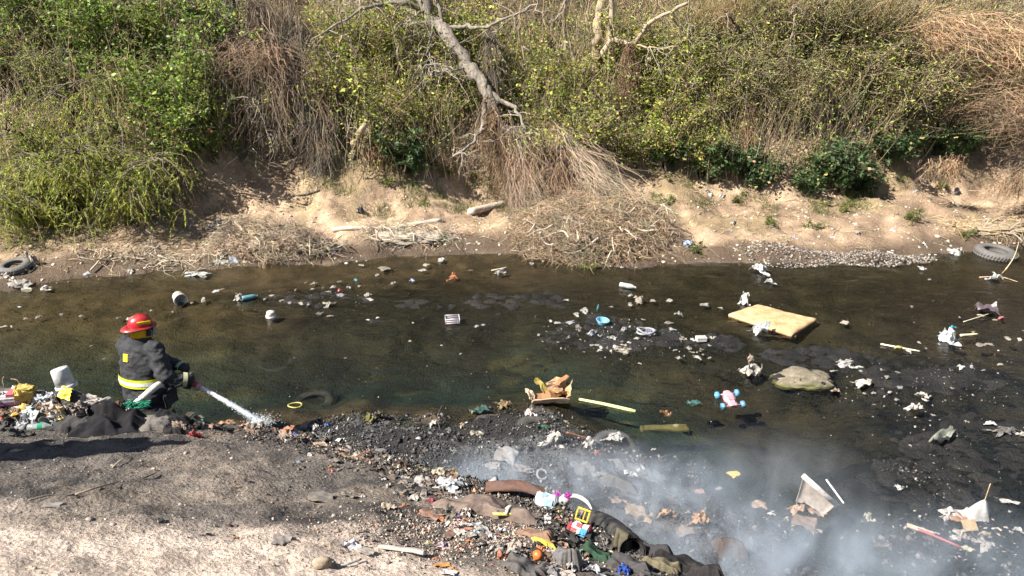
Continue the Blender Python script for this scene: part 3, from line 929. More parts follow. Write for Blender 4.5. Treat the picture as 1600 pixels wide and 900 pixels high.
branchy("dead_tree", [([P(462, 245) - (0, 0, .2), A(455, 210, 16.9), A(440, 175, 16.8), A(430, 150, 16.7)], .08, .03), ([A(455, 210, 16.9), A(425, 205, 16.5), A(395, 225, 16.2), A(370, 245, 16.0)], .04, .01),
                      ([A(432, 155, 16.7), A(410, 160, 16.5), A(380, 150, 16.3)], .03, .008), ([A(450, 200, 16.9), A(470, 195, 16.6), A(480, 190, 16.5)], .03, .01)],
        "blackened snag with grey dead branches on top of the bare slope", MAT['bark_dark'], 304, 36, .6)
branchy("dead_tree", [([P(350, 60) - (0, 0, .2), A(352, 30, 18.6), A(346, 0, 18.7), A(340, -50, 18.8)], .13, .10), ([A(350, 40, 18.6), A(362, 10, 18.5), A(366, -40, 18.5)], .07, .05)],
        "thick grey trunk standing at the top of the vine tangle", MAT['bark_grey'], 305, 20, .8)
for i, (pts, r0, r1, lab) in enumerate([
    ([(270, 60), (310, 110), (345, 150), (352, 215)], .035, .02, "thin pale leaning trunk in front of the green shrubs"),
    ([(282, 160), (284, 110), (280, 60)], .03, .02, "straight thin pale trunk beside the leaning one"),
    ([(330, 170), (332, 120), (328, 75)], .025, .015, "short thin trunk near the brown vines"),
    ([(1170, 130), (1162, 80), (1150, 40), (1130, 15)], .035, .02, "dark thin bare trunk rising through the yellowish bushes"),
    ([(550, 245), (558, 220), (570, 195)], .08, .06, "short stub of a broken pale trunk on the bank"),
    ([(595, 225), (600, 205), (606, 183)], .04, .025, "thin broken stump beside the stub of trunk"),
    ([(1015, 160), (1012, 120), (1016, 90)], .03, .02, "thin upright pale pole just past the hanging thatch"),
    ([(1535, 215), (1560, 185), (1590, 150), (1615, 120)], .025, .01, "thin bare dark branch leaning over the reddish brush"),
    ([(530, 190), (526, 120), (534, 50), (528, -10)], .03, .015, "slender pale stem rising in the thicket beside the brown vines"),
    ([(610, 170), (622, 100), (616, 40), (626, -20)], .028, .014, "slender pale stem directly behind the leaning dead tree's crown"),
    ([(815, 180), (822, 110), (812, 50), (818, -10)], .03, .015, "slender stem halfway between the two dead trunks"),
    ([(880, 170), (874, 100), (884, 40), (880, -20)], .032, .018, "slender stem just before the pale upright trunk"),
    ([(1075, 170), (1082, 100), (1074, 40), (1080, -20)], .028, .014, "slender stem just past the tall hanging thatch"),
    ([(1240, 160), (1230, 100), (1244, 30), (1240, -20)], .028, .014, "slender stem in the middle of the yellowish bushes"),
    ([(1320, 150), (1338, 90), (1330, 30), (1342, -20)], .026, .014, "slender leaning stem above the grey rubble"),
    ([(1430, 150), (1420, 90), (1432, 30), (1426, -20)], .028, .014, "slender stem where bushes give way to reddish brush"),
    ([(1500, 120), (1512, 70), (1506, 20), (1516, -30)], .024, .012, "slender stem standing within the reddish brush"),
]):
    b0 = P(*pts[0])
    L = [b0 - (0, 0, .15)] + [A(x, y, b0[1] - .25 * (k + 1)) for k, (x, y) in enumerate(pts[1:])]
    branchy("bare_sapling", [(L, r0, r1)], lab, MAT['bark_tan'] if i not in (3, 7) else MAT['bark_dark'], 320 + i, 6, .35)

# --- dry stalks, vines and undergrowth: nobody could count them
def slope_points(n, rng, x0=-17, x1=19, depth=6.0, off=0.0):
    X = rng.uniform(x0, x1, n)
    Y = veg_foot(X) + off + depth * rng.random(n) ** 1.15
    return np.stack([X, Y, H(X, Y)], -1)

def photo_x(p):
    zc = p[:, 1] * math.cos(PITCH) + (CAM_Z - p[:, 2]) * math.sin(PITCH)
    return 800 + p[:, 0] / zc * FPX

def build_dry():
    rng = np.random.default_rng(401)
    n = 17000
    b = slope_points(n, rng)
    X = b[:, 0]
    clump = vnoise(X * .9, b[:, 1] * .9, seed=71)
    keep = rng.random(n) < .45 + .5 * sm((clump + .6) / 1.0)
    b = b[keep]; n = len(b); X = b[:, 0]
    wR = sm((X - 7.5) / 3)                       # the dry brush of the upper slope
    L = rng.uniform(.5, 2.1, n) * (.85 + .35 * rng.random(n))
    d = rng.normal(0, .17, (n, 3)); d[:, 2] = 1; d[:, 1] -= .12
    bend = rng.normal(0, .2, (n, 3)); bend[:, 2] = -np.abs(bend[:, 2]) * .6
    v, f, p = strands(b, d, L, bend, rng.uniform(.005, .011, n), 5, 3, .04, rng)
    base = np.where((rng.random(n) < .5)[:, None], np.array(TAN), np.array(GB))
    base = base * (1 - (wR * (rng.random(n) < .75))[:, None]) + np.array(RT) * (wR * (rng.random(n) < .75))[:, None]
    base[rng.random(n) < .1] = PALE
    c = np.clip(base * (1 + rng.normal(0, .25, (n, 1))), .03, .7)
    o = link("dry_stalks", mesh_np("dry_stalks", v, f, np.repeat(c, 15, 0)), MAT['dry'])
    tag(o, "dry brown and tan stalks standing all over the far slope", "dry stalks", kind="stuff")
    # leafy undergrowth sitting on and between the stalks
    m = 75000
    q = rng.integers(0, n, m); s = rng.integers(0, 5, m)
    pos = p[q, s] + rng.normal(0, .12, (m, 3))
    xw = pos[:, 0]
    g = vnoise(xw * .55, pos[:, 2] * .8, seed=72) + .5 * vnoise(xw * 1.7, pos[:, 2] * 1.9, seed=73)
    dryish = np.maximum(sm((xw - 7.8) / 2.0) * .75, np.exp(-((xw + 6.6) / 1.3) ** 2) * .8)
    keep = rng.random(m) < (.25 + .75 * sm((g + .35) / .6)) * (1 - .75 * dryish)
    pos = pos[keep]; m = len(pos)
    vl, fl = leaves(pos, rng.uniform(.04, .095, m), .45, .2, rng)
    base = np.where((rng.random(m) < .55)[:, None], np.array(YG), np.array(MG))
    base[rng.random(m) < .16] = (.30, .21, .09)
    c = np.clip(base * (1 + rng.normal(0, .25, (m, 1))), .012, .6)
    o = link("undergrowth", mesh_np("undergrowth", vl, fl, np.repeat(c, 4, 0)), MAT['leaf'])
    tag(o, "mixed green leafy undergrowth filling the thicket", "undergrowth", kind="stuff")
build_dry()

def vine_curtain(tops, n, L, col, label, seed, spread=.35, name="dry_vines", drop=1.0, cat="vines", dirv=(0, 0)):
    """dead vines and flood-borne grass hanging down from points"""
    rng = np.random.default_rng(seed)
    tops = np.asarray(tops, float)
    org = tops.mean(0)
    i = rng.integers(0, len(tops), n)
    w = rng.random((n, 1))
    b = tops[i] * w + tops[np.minimum(i + 1, len(tops) - 1)] * (1 - w) + rng.normal(0, spread * .35, (n, 3))
    d = rng.normal(0, spread, (n, 3)); d[:, 2] = -.75 * drop; d[:, 0] += dirv[0]; d[:, 1] += dirv[1]
    v, f, p = strands(b - org, d, L * rng.uniform(.4, 1.15, n), np.stack([rng.normal(0, .15, n), rng.normal(0, .1, n), np.full(n, -.25 * drop)], -1), rng.uniform(.004, .009, n), 6, 3, .05, rng)
    o = link(name, mesh_np(name, v, f, colvar(col, n, .28, 18, rng, .06)), MAT['dry'], None, org)
    tag(o, label, cat)
    return o

BRN = (.235, .155, .10)
GRY = (.235, .19, .15)
vine_curtain([A(985, 68, 17.3), A(980, 90, 17.2), A(988, 105, 17.2)], 700, .95, BRN, "tall spindle of brown thatch hanging from the pale trunk's limb", 501, .17)
vine_curtain([A(305, 30, 17.8), A(345, 60, 17.6), A(390, 65, 17.4), A(430, 60, 17.4), A(450, 90, 17.2)], 1700, 1.5, GRY, "wide curtain of grey-brown vines around the charred trunk", 502, .4)
vine_curtain([A(350, 80, 17.1), A(400, 75, 17.0), A(425, 90, 16.9)], 700, .9, (.27, .19, .13), "dome of matted brown vines over the charred trunk", 503, .6, drop=.5)
vine_curtain([A(480, 180, 16.6), A(500, 200, 16.5), A(515, 190, 16.5), A(500, 250, 16.3)], 700, 1.1, GRY, "brown thatch hanging beside the blackened snag", 504, .25)
vine_curtain([A(575, 240, 16.5), A(592, 236, 16.4)], 420, .55, BRN, "small ball of brown thatch on the stub of trunk", 505, .3)
vine_curtain([A(765, 160, 16.8), A(775, 190, 16.5), A(790, 215, 16.4), A(815, 240, 16.2)], 800, 1.2, BRN, "brown thatch hanging under the fallen crown", 506, .3)
vine_curtain([A(820, 245, 15.9), A(845, 235, 15.9), A(880, 240, 15.9), A(870, 270, 15.6)], 1500, 1.1, (.26, .18, .12), "big shaggy mound of dry vines under the dead tree", 507, .35)
vine_curtain([A(868, 190, 16.4), A(880, 220, 16.1), A(892, 250, 15.9)], 600, .7, (.40, .30, .20), "pale tan thatch cone leaning behind the shaggy mound", 508, .2)
vine_curtain([A(765, 40, 17.7), A(770, 80, 17.5)], 420, 1.0, GRY, "thin veil of vines trailing from the leaning tree's limb", 509, .2)
vine_curtain([A(1180, 150, 17.2), A(1175, 180, 16.9)], 420, .8, (.36, .25, .15), "light brown dry clump in the yellowish bushes", 510, .25)
vine_curtain([A(1440, 60, 18), A(1500, 40, 18), A(1560, 50, 18), A(1600, 80, 17.8)], 1900, 1.5, RT, "reddish tan mass of dry brush on the upper slope", 511, .6, "dry_brush", .3, "brush")
vine_curtain([A(1560, 150, 17.2), A(1590, 170, 17), A(1620, 190, 17)], 900, 1.1, (.34, .24, .16), "tangle of bare tan canes overhanging the bare bank", 512, .7, "dry_brush", .2, "brush")
vine_curtain([A(265, 270, 15.5), A(290, 280, 15.4)], 500, .8, (.30, .24, .16), "pale dry weeds beside the drooping green crown", 513, .3)
vine_curtain([A(1570, 280, 15.4), A(1610, 270, 15.4)], 500, .7, (.30, .21, .14), "brown dry brush on the edge of the bare bank", 514, .4, "dry_brush", .6, "brush")
vine_curtain([A(1450, 262, 15.9), A(1490, 258, 15.9)], 380, .5, (.38, .27, .17), "tan root mat along the lip of the bare bank", 515, .3, "dry_brush", .7, "brush")

vine_curtain([A(300, 10, 18.0), A(330, 20, 17.8), A(320, 60, 17.4), A(315, 120, 17.0)], 1300, 1.5, GRY, "grey-brown vines hanging at the edge of the green shrubs", 516, .3)
vine_curtain([A(440, 20, 17.8), A(470, 40, 17.6), A(490, 90, 17.2), A(500, 140, 16.9)], 1500, 1.5, (.27, .21, .155), "long brown vines falling beside the yellow-green thicket", 517, .3)
vine_curtain([A(380, 20, 17.8), A(420, 10, 17.8), A(400, 110, 17.0), A(440, 130, 16.8)], 1300, 1.4, (.25, .19, .14), "brown vine veil in the middle of the tangle", 518, .35)
vine_curtain([A(870, 200, 16.3), A(890, 235, 16.1), A(905, 270, 15.8)], 480, 1.8, (.36, .285, .21), "pale fallen stalks sloping from the thatch cone down to the debris heap", 519, .32, "fallen_stalks", .62, "stalks", (.75, -.75))
vine_curtain([A(800, 200, 16.4), A(830, 240, 16.1), A(815, 280, 15.9)], 900, 1.3, (.31, .24, .18), "grey-brown dead twigs sagging beneath the fallen crown", 520, .35, "fallen_twigs", .8, "twigs", (.3, -.4))
vine_curtain([A(1060, 60, 18), A(1120, 40, 18), A(1200, 50, 18), A(1290, 30, 18), A(1380, 40, 18)], 1500, 1.3, (.42, .34, .20), "straw-coloured stalks along the top of the slope", 521, .45, "dry_brush", -.9, "brush")

# --- heaps of flood debris on the far beach
def twig_heap(name, cpx, rx, ry, hz, n, label, seed, col=TAN, L=.6, sticks=24, stick_col=(.38, .31, .235), cat="brush pile"):
    rng = np.random.default_rng(seed)
    c = P(*cpx)
    a = rng.uniform(0, 2 * math.pi, n); rr = np.sqrt(rng.random(n))
    x = c[0] + np.cos(a) * rr * rx; y = c[1] + np.sin(a) * rr * ry
    top = hz * (1 - rr ** 2) ** .6
    z = HL(x, y) + top * rng.random(n) ** .6
    b = np.stack([x, y, np.maximum(z, .01)], -1)
    d = rng.normal(0, 1, (n, 3)); d[:, 2] = d[:, 2] * .45 + .12; d /= np.linalg.norm(d, axis=1, keepdims=True)
    r = empty(name, c)
    tag(r, label, cat)
    v, f, p = strands(b - c, d, L * rng.uniform(.3, 1.2, n), np.stack([rng.normal(0, .2, n), rng.normal(0, .2, n), np.full(n, -.2)], -1), rng.uniform(.003, .008, n), 5, 3, .09, rng)
    o = link("twigs", mesh_np("twigs", v, f, colvar(col, n, .3, 15, rng, .06)), MAT['dry'], r)
    o["kind"] = "stuff"
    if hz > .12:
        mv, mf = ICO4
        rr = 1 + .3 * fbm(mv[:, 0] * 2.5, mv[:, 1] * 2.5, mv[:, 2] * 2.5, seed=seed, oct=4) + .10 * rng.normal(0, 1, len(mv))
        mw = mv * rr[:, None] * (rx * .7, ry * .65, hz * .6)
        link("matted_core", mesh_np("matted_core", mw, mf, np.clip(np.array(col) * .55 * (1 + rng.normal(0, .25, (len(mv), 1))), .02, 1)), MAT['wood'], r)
    for k in range(sticks):
        a = rng.uniform(0, 6.28); rr = rng.uniform(.3, 1.05)
        b = np.array([c[0] + math.cos(a) * rr * rx, c[1] - abs(math.sin(a)) * rr * ry, 0])
        b[2] = max(ground(b[0], b[1]), 0) + hz * .8 * rng.random()
        az = rng.uniform(0, 6.28)
        ln = L * rng.uniform(.5, 1.5)
        ez = rng.normal(0, .35)
        q = [b + np.array([math.cos(az) * ln * s, math.sin(az) * ln * s, ez * ln * s + .25 * math.sin(4 * s + k) * ln * .5]) for s in np.linspace(-.5, .5, 5)]
        for w in q: w[2] = max(w[2], max(ground(w[0], w[1]), 0) + .01)
        v, f = tube_one(smooth_line(q, 9) - c, np.linspace(.016, .006, 9) * rng.uniform(.6, 1.3), 5)
        link("stick", mesh_np("stick", v, f, np.tile(colvar(stick_col, 1, .15, 1, rng, .05), (len(v), 1))), MAT['wood'], r)
    return r
twig_heap("brush_pile", (925, 372), 1.65, 1.2, .8, 4800, "wide heap of dry twigs and flood debris reaching down to the water", 601, (.36, .275, .19), .45, 60)
twig_heap("brush_pile", (880, 330), 1.0, .7, .6, 1100, "brown tangled brush heap behind the wide debris heap", 602, BRN, .6, 6)
twig_heap("brush_pile", (430, 392), 1.2, .45, .62, 3200, "matted grey-tan grass raft overhanging the water on the bare beach", 603, (.40, .32, .24), .32, 26)
twig_heap("brush_pile", (640, 372), 1.1, .45, .16, 420, "thin line of drift twigs below the half-buried logs", 604, PALE, .5, 10)
twig_heap("brush_pile", (240, 405), 1.5, .35, .06, 240, "flat scatter of pale drift twigs on the damp mud", 605, PALE, .5, 8)
twig_heap("brush_pile", (1560, 358), 1.3, .5, .15, 360, "scatter of drift twigs on the bank behind the big tyre", 606, TAN, .6, 10)

# litter of dry grass on the beach and slope foot: uncountable
def beach_litter():
    rng = np.random.default_rng(640)
    n = 7000
    X = rng.uniform(-13, 15, n); yf = np.interp(X, FAR[0], FAR[1])
    Y = yf + .25 + (veg_foot(X) - yf + 1.0) * rng.random(n)
    keep = rng.random(n) < .2 + .8 * sm((vnoise(X * 1.3, Y * 1.3, seed=77) + .2) / .6)
    X, Y = X[keep], Y[keep]; n = len(X)
    b = np.stack([X, Y, H(X, Y) + .01], -1)
    d = rng.normal(0, 1, (n, 3)); d[:, 2] = np.abs(d[:, 2]) * .3; d /= np.linalg.norm(d, axis=1, keepdims=True)
    v, f, _ = strands(b, d, rng.uniform(.08, .4, n), np.tile([0, 0, -.15], (n, 1)), rng.uniform(.003, .007, n), 4, 3, .06, rng)
    tag(link("dry_grass", mesh_np("dry_grass", v, f, colvar((.42, .33, .22), n, .3, 12, rng, .05)), MAT['dry']), "dry grass litter strewn over the far beach", "dry grass", kind="stuff")
    # green grass tufts
    n = 5200
    cx = rng.uniform(-13, 15, 120); cy = np.interp(cx, VF[0], VF[1]) + rng.uniform(-.9, .5, 120)
    i = rng.integers(0, 120, n)
    X, Y = cx[i] + rng.normal(0, .16, n), cy[i] + rng.normal(0, .12, n)
    d = rng.normal(0, .5, (n, 3)); d[:, 2] = 1
    v, f, _ = strands(np.stack([X, Y, H(X, Y)], -1), d, rng.uniform(.08, .28, n), np.stack([rng.normal(0, .3, n), rng.normal(0, .3, n), np.full(n, -.25)], -1), np.full(n, .005), 4, 3, .02, rng)
    tag(link("grass", mesh_np("grass", v, f, colvar((.13, .16, .04), n, .3, 12, rng)), MAT['leaf']), "green grass growing along the foot of the thicket", "grass", kind="stuff")
beach_litter()

def pebble_field(name, pts, sizes, cols, label, cat):
    rng = np.random.default_rng(len(pts))
    v0, f0 = ICO1
    n = len(pts)
    s = sizes[:, None, None] * rng.uniform(.6, 1.2, (n, 1, 3)) * np.array([1, 1, .65])
    v = v0[None] * (1 + rng.normal(0, .14, (n, len(v0), 1))) * s + pts[:, None, :]
    f = (f0[None] + (np.arange(n) * len(v0))[:, None, None]).reshape(-1, 3)
    o = link(name, mesh_np(name, v.reshape(-1, 3), f, np.repeat(cols, len(v0), 0)), MAT['frag'])
    tag(o, label, cat, kind="stuff")

def pebbles():
    rng = np.random.default_rng(650)
    c = P(1315, 401); n = 1900
    a = rng.uniform(0, 6.28, n); r = np.sqrt(rng.random(n))
    X = c[0] + np.cos(a) * r * 1.9; Y = c[1] - .02 + np.sin(a) * r * .5 * (1 + .5 * fbm(np.cos(a) * r * 1.2, a * 0, seed=5)) + .1 * np.cos(a * 2)
    z = np.maximum(HL(X, Y), -.01)
    pebble_field("gravel", np.stack([X, Y, z + .01], -1), rng.uniform(.006, .030, n), colvar((.17, .145, .12), n, .5, 1, rng, .03), "bar of pale gravel at the far waterline", "gravel")
    n = 900
    X = rng.uniform(-4.6, 1.0, n); yc = np.interp(X, CREST[0], CREST[1]); Y = yc - rng.random(n) ** .8 * 3.4
    pebble_field("small_stones", np.stack([X, Y, H(X, Y) + .002], -1), rng.uniform(.003, .010, n) * (1 + (rng.random(n) < .04) * 1.6), colvar((.22, .18, .145), n, .45, 1, rng, .05), "small stones and clods strewn over the dusty bank", "stones")
    n = 900
    X = rng.uniform(-11, 13, n); yf = np.interp(X, FAR[0], FAR[1]); Y = yf + rng.uniform(-.1, 2.5, n)
    pebble_field("beach_stones", np.stack([X, Y, np.maximum(H(X, Y), 0)], -1), rng.uniform(.012, .045, n), colvar((.38, .32, .25), n, .35, 1, rng, .04), "small stones scattered on the far beach", "stones")
pebbles()

# ================================================================== LITTER
def crumple_mesh(seed, base=16, amp=.34, flatz=.62, name="crumpled"):
    """a sheet of film or paper screwed up into a loose irregular wad"""
    n = base
    s = seed * 5.3
    u, v = np.meshgrid(np.linspace(-1, 1, n), np.linspace(-1, 1, n))
    ang = np.arctan2(v, u)
    rr = .8 + .3 * fbm(np.cos(ang) * 1.3 + s, np.sin(ang) * 1.3, seed=seed, oct=2)
    x, y = u * rr, v * rr
    r2 = np.clip(x * x + y * y, 0, 1.5)
    z = .75 * (1 - r2 * .75) + .35 * fbm(x * 1.6 + s, y * 1.6, seed=seed + 1, oct=2)
    q = 2.6
    d = [amp * (vnoise(x * q + s, y * q, z * q + 3 * i, seed=seed + 10 + i) + .55 * vnoise(x * q * 2.1 + s, y * q * 2.1, z * q * 2 + 3 * i, seed=seed + 20 + i)) for i in range(3)]
    w = np.stack([(x * (.72 + .28 * r2) + d[0]).ravel(), (y * (.72 + .28 * r2) + d[1]).ravel(), (np.maximum(z, 0) + 1.0 * d[2] - .28 * np.abs(vnoise(x * 3.1 + s, y * 3.1, seed=seed + 30))).ravel()], -1)
    w[:, 2] = np.where(w[:, 2] < 0, w[:, 2] * .15, w[:, 2])
    w -= [(w[:, 0].max() + w[:, 0].min()) / 2, (w[:, 1].max() + w[:, 1].min()) / 2, w[:, 2].min() + .03]
    w /= [np.ptp(w[:, 0]), np.ptp(w[:, 1]), np.ptp(w[:, 2]) / flatz]
    r, c = np.meshgrid(np.arange(n - 1), np.arange(n - 1), indexing='ij'); i = (r * n + c)
    f = np.stack([i, i + 1, i + n + 1, i + n], -1).reshape(-1, 4)
    f = np.vstack([f[:, [0, 1, 2]], f[:, [0, 2, 3]]])
    return mesh_np(name, w, f)
def sheet_mesh(seed, n=13, fold=.16, name="sheet", cut=.5):
    rng = np.random.default_rng(seed)
    u, v = np.meshgrid(np.linspace(-.5, .5, n), np.linspace(-.5, .5, n))
    ang = np.arctan2(v, u); rr = 1 - cut * .5 * (1 + fbm(np.cos(ang) * 1.5 + seed, np.sin(ang) * 1.5, seed=seed, oct=2)) * .6
    x, y = u * rr, v * rr
    z = fold * fbm(u * 3 + seed, v * 3, seed=seed + 1, oct=3) + fold * .9 * np.abs(vnoise(u * 4.5, v * 4.5 + seed, seed=seed + 2)) + fold * .8 * vnoise((u + v) * 2.2 + seed, u * 0 + .5, seed=seed + 3)
    z -= z.min()
    r, c = np.meshgrid(np.arange(n - 1), np.arange(n - 1), indexing='ij'); i = (r * n + c)
    f = np.stack([i, i + 1, i + n + 1, i + n], -1).reshape(-1, 4)
    return mesh_np(name, np.stack([x.ravel(), y.ravel(), z.ravel()], -1), f)
BAGS = [crumple_mesh(i, 17, .34) for i in range(10)]
LUMPS = [crumple_mesh(30 + i, 8, .42, .5, "scrap") for i in range(12)]
SHEETS = [sheet_mesh(50 + i) for i in range(8)]
FLATS = [sheet_mesh(70 + i, 9, .07, "scrap", .7) for i in range(6)]

def normal_rot(x, y, rz, tilt=(0, 0), follow=True):
    if follow:
        e = .06
        hx = (ground(x + e, y, True) - ground(x - e, y, True)) / (2 * e); hy = (ground(x, y + e, True) - ground(x, y - e, True)) / (2 * e)
        n = Vector((-np.clip(hx, -.8, .8), -np.clip(hy, -.8, .8), 1)).normalized()
    else:
        n = Vector((0, 0, 1))
    q = Vector((0, 0, 1)).rotation_difference(n)
    m = q.to_matrix() @ Matrix.Rotation(rz, 3, 'Z') @ Matrix.Rotation(tilt[0], 3, 'X') @ Matrix.Rotation(tilt[1], 3, 'Y')
    return m.to_euler()

WHITE, OFFW, GREYW, CREAM, CARD, BLUE, TEAL, RED, PINK, YEL, GREEN, BLACK, GREY, ORANGE, BRICK, LILAC, BROWN = (
    (.70, .68, .64), (.54, .50, .44), (.40, .40, .39), (.66, .54, .36), (.42, .27, .155), (.10, .30, .62), (.12, .38, .42), (.55, .035, .04), (.72, .30, .36),
    (.72, .56, .06), (.06, .26, .14), (.016, .016, .018), (.16, .155, .15), (.72, .20, .03), (.32, .12, .07), (.50, .36, .46), (.20, .12, .075))

_c = [0]
def item(name, pool, px, py, wpx, color, label, cat="litter", mat='film', dep=.8, hz=1.0, rz=None, tilt=(0, 0), dz=0.0, group=None, loc=None, follow=True, water=True, k=None):
    """a single crumpled thing lying at this place of the photograph; wpx: its width in photograph pixels"""
    _c[0] += 1
    rg = random.Random(_c[0] * 7919)
    p = np.array(loc, float) if loc is not None else P(px, py, water)
    w = wpx * mpp(p)
    me = pool[(_c[0] if k is None else k) % len(pool)] if isinstance(pool, list) else pool
    rz = rg.uniform(-.5, .5) + (math.pi if rg.random() < .5 else 0) if rz is None else rz
    o = link(name, me, MAT[mat], None, p + (0, 0, dz), normal_rot(p[0], p[1], rz, tilt, follow), (w, w * dep, w * hz), color)
    tag(o, label, cat, group)
    return o

# ---------- shaped pieces
def lathe_mesh(name, profile, k=24):
    v, f = lathe(profile, k)
    return mesh_np(name, v, f, smooth=True)

def bottle(px, py, lpx, color, label, rz=0.3, mat='clear', cap=BLUE, tilt=0.0, dz=0.0, lab=None, loc=None, pitch=math.pi / 2):
    p = np.array(loc, float) if loc is not None else P(px, py)
    L = lpx * mpp(p); r = L * .15
    root = empty("plastic_bottle", p + (0, 0, dz + r * .75))
    root.rotation_euler = (Matrix.Rotation(rz, 3, 'Z') @ Matrix.Rotation(pitch + tilt, 3, 'Y')).to_euler()
    tag(root, label, "bottle")
    prof = [(0, -.5), (.8, -.5), (1, -.47), (1, -.2), (.94, -.12), (1, -.05), (1, .15), (.8, .28), (.35, .4), (.3, .46), (0, .46)]
    link("body", lathe_mesh("body", [(a * r, b * L) for a, b in prof], 16), MAT[mat], root, color=color)
    link("cap", lathe_mesh("cap", [(0, .5 * L), (.36 * r, .5 * L), (.38 * r, .44 * L), (0, .44 * L)], 12), MAT['hard'], root, color=cap)
    if lab:
        link("label_band", lathe_mesh("label_band", [(1.02 * r, -.08 * L), (1.03 * r, .13 * L)], 16), MAT['paper'], root, color=lab)
    return root

def pail(name, p, R, Hh, color, label, rot, mat='hard', rim=True, cat="bucket", taper=.82):
    root = empty(name, p)
    root.rotation_euler = rot
    tag(root, label, cat)
    t = .012 * R / .13
    prof = [(0, 0), (R * taper, 0), (R * taper + .004, .01), (R, Hh), (R - t, Hh), (R * taper - t, t * 1.5), (0, t * 1.5)]
    link("body", lathe_mesh("body", prof, 28), MAT[mat], root, color=color)
    if rim:
        link("rim", lathe_mesh("rim", [(R - .001, Hh - .035), (R + t * .9, Hh - .035), (R + t, Hh - .004), (R + t * .5, Hh + .004), (R - t, Hh + .003)], 28), MAT[mat], root, color=color)
    return root

def tyre(px, py, R, color, label, rot=(0, 0, 0), dz=0.0, tube=.3, z=None, loc=None):
    p = np.array(loc, float) if loc is not None else P(px, py, z is None)
    if z is not None: p[2] = z
    root = empty("old_tyre", p + (0, 0, dz))
    root.rotation_euler = rot
    tag(root, label, "tyre")
    r = R * tube; c = R - r
    prof = []
    for a in np.linspace(-2.45, 2.45, 19):
        prof.append((c + math.cos(a) * r * (1.0 if abs(a) < .8 else .95), math.sin(a) * r * .95))
    prof += [(prof[-1][0] + .012, prof[-1][1] * .7), (prof[0][0] + .012, prof[0][1] * .7), prof[0]]
    v, f = lathe(prof, 40)
    link("casing", mesh_np("casing", v, f, smooth=True), MAT['rubber'], root, color=color)
    tv = []
    for i in range(40):
        a0 = i * 2 * math.pi / 40
        for s in (-1, 1):
            b, bf = box(.010 * R / .3, .022 * R / .3, r * .5, (R - .003, 0, s * r * .30))
            ca, sa = math.cos(a0 + s * .04), math.sin(a0 + s * .04)
            tv.append((np.stack([b[:, 0] * ca - b[:, 1] * sa, b[:, 0] * sa + b[:, 1] * ca, b[:, 2]], -1), bf))
    V, F, _ = join_np(tv)
    link("tread", mesh_np("tread", V, F), MAT['rubber'], root, color=color)
    return root

def cloth(name, px, py, w, d, color, label, rz=0.0, amp=.07, seed=0, mat='cloth', n=60, cat="cloth", puff=.05, cut=.35, loc=None, fold=5.0):
    """a garment or rag lying in folds on whatever is under it"""
    p = np.array(loc, float) if loc is not None else P(px, py)
    u, v = np.meshgrid(np.linspace(-.5, .5, n), np.linspace(-.5, .5, n))
    ang = np.arctan2(v, u)
    rr = 1 - cut * (.5 + .5 * fbm(np.cos(ang) * 1.8 + seed, np.sin(ang) * 1.8, seed=seed, oct=3))
    x, y = u * rr * w, v * rr * d
    ed = np.clip(np.minimum(.5 - np.abs(u), .5 - np.abs(v)) * 2, 0, 1)
    q = fold
    wx = x + .08 * fbm(x * 4, y * 4, seed=seed + 5); wy = y + .08 * fbm(x * 4 + 9, y * 4, seed=seed + 6)
    th = seed * 1.3
    ph = q * (x * math.cos(th) + y * math.sin(th)) * .9 + 1.3 * fbm(x * 2.6 + seed, y * 2.6, seed=seed + 1, oct=2)
    ph2 = q * (x * math.cos(th + 1.9) + y * math.sin(th + 1.9)) * 1.7 + 1.1 * fbm(x * 4 + seed, y * 4, seed=seed + 4, oct=2)
    z = amp * (.5 + .5 * np.sin(ph * 2 * math.pi * .5)) ** 1.5 * (.55 + .6 * vnoise(x * 3 + seed, y * 3, seed=seed + 2)) + amp * .4 * (.5 + .5 * np.sin(ph2 * 2 * math.pi * .5)) + amp * .12 * fbm(x * 22, y * 22, seed=seed + 3, oct=2)
    z = (z + puff * (.55 + .9 * vnoise(x * 4.5 + seed, y * 4.5, seed=seed + 7))) * (.3 * sm(ed * 10) + .7 * sm(ed * 3.0)) + .006
    X = p[0] + x * math.cos(rz) - y * math.sin(rz); Y = p[1] + x * math.sin(rz) + y * math.cos(rz)
    hh = np.maximum(HL(X, Y), 0)
    Z = hh + np.maximum(z, .004) + (p[2] - max(ground(p[0], p[1]), 0) if loc is not None else 0)
    i0, j0 = np.meshgrid(np.arange(n - 1), np.arange(n - 1), indexing='ij'); i = i0 * n + j0
    f = np.stack([i, i + 1, i + n + 1, i + n], -1).reshape(-1, 4)
    me = mesh_np(name, np.stack([X.ravel() - p[0], Y.ravel() - p[1], Z.ravel() - p[2]], -1), f, smooth=True)
    o = link(name, me, MAT[mat], None, p, color=color)
    tag(o, label, cat)
    return o

def stick(name, pts, r0, r1, color, label, cat="stick", mat='wood', sides=6, n=10, group=None):
    q = smooth_line(pts, n); org = q[0].copy()
    v, f = tube_one(q - org, np.linspace(r0, r1, n), sides)
    me = mesh_np(name, v, f, np.tile(np.array(color), (len(v), 1)), smooth=True)
    o = link(name, me, MAT[mat], None, org, color=color)
    tag(o, label, cat, group)
    return o

def board(name, loc, sx, sy, sz, color, label, rot=(0, 0, 0), mat='paper', bev=.004, cat="board", bend=.0, seed=0):
    me = bm_box(name, sx, sy, sz, bev, 2, cuts=3 if bend else 0, bend=bend, seed=seed)
    o = link(name, me, MAT[mat], None, loc, rot, None, color)
    tag(o, label, cat)
    return o

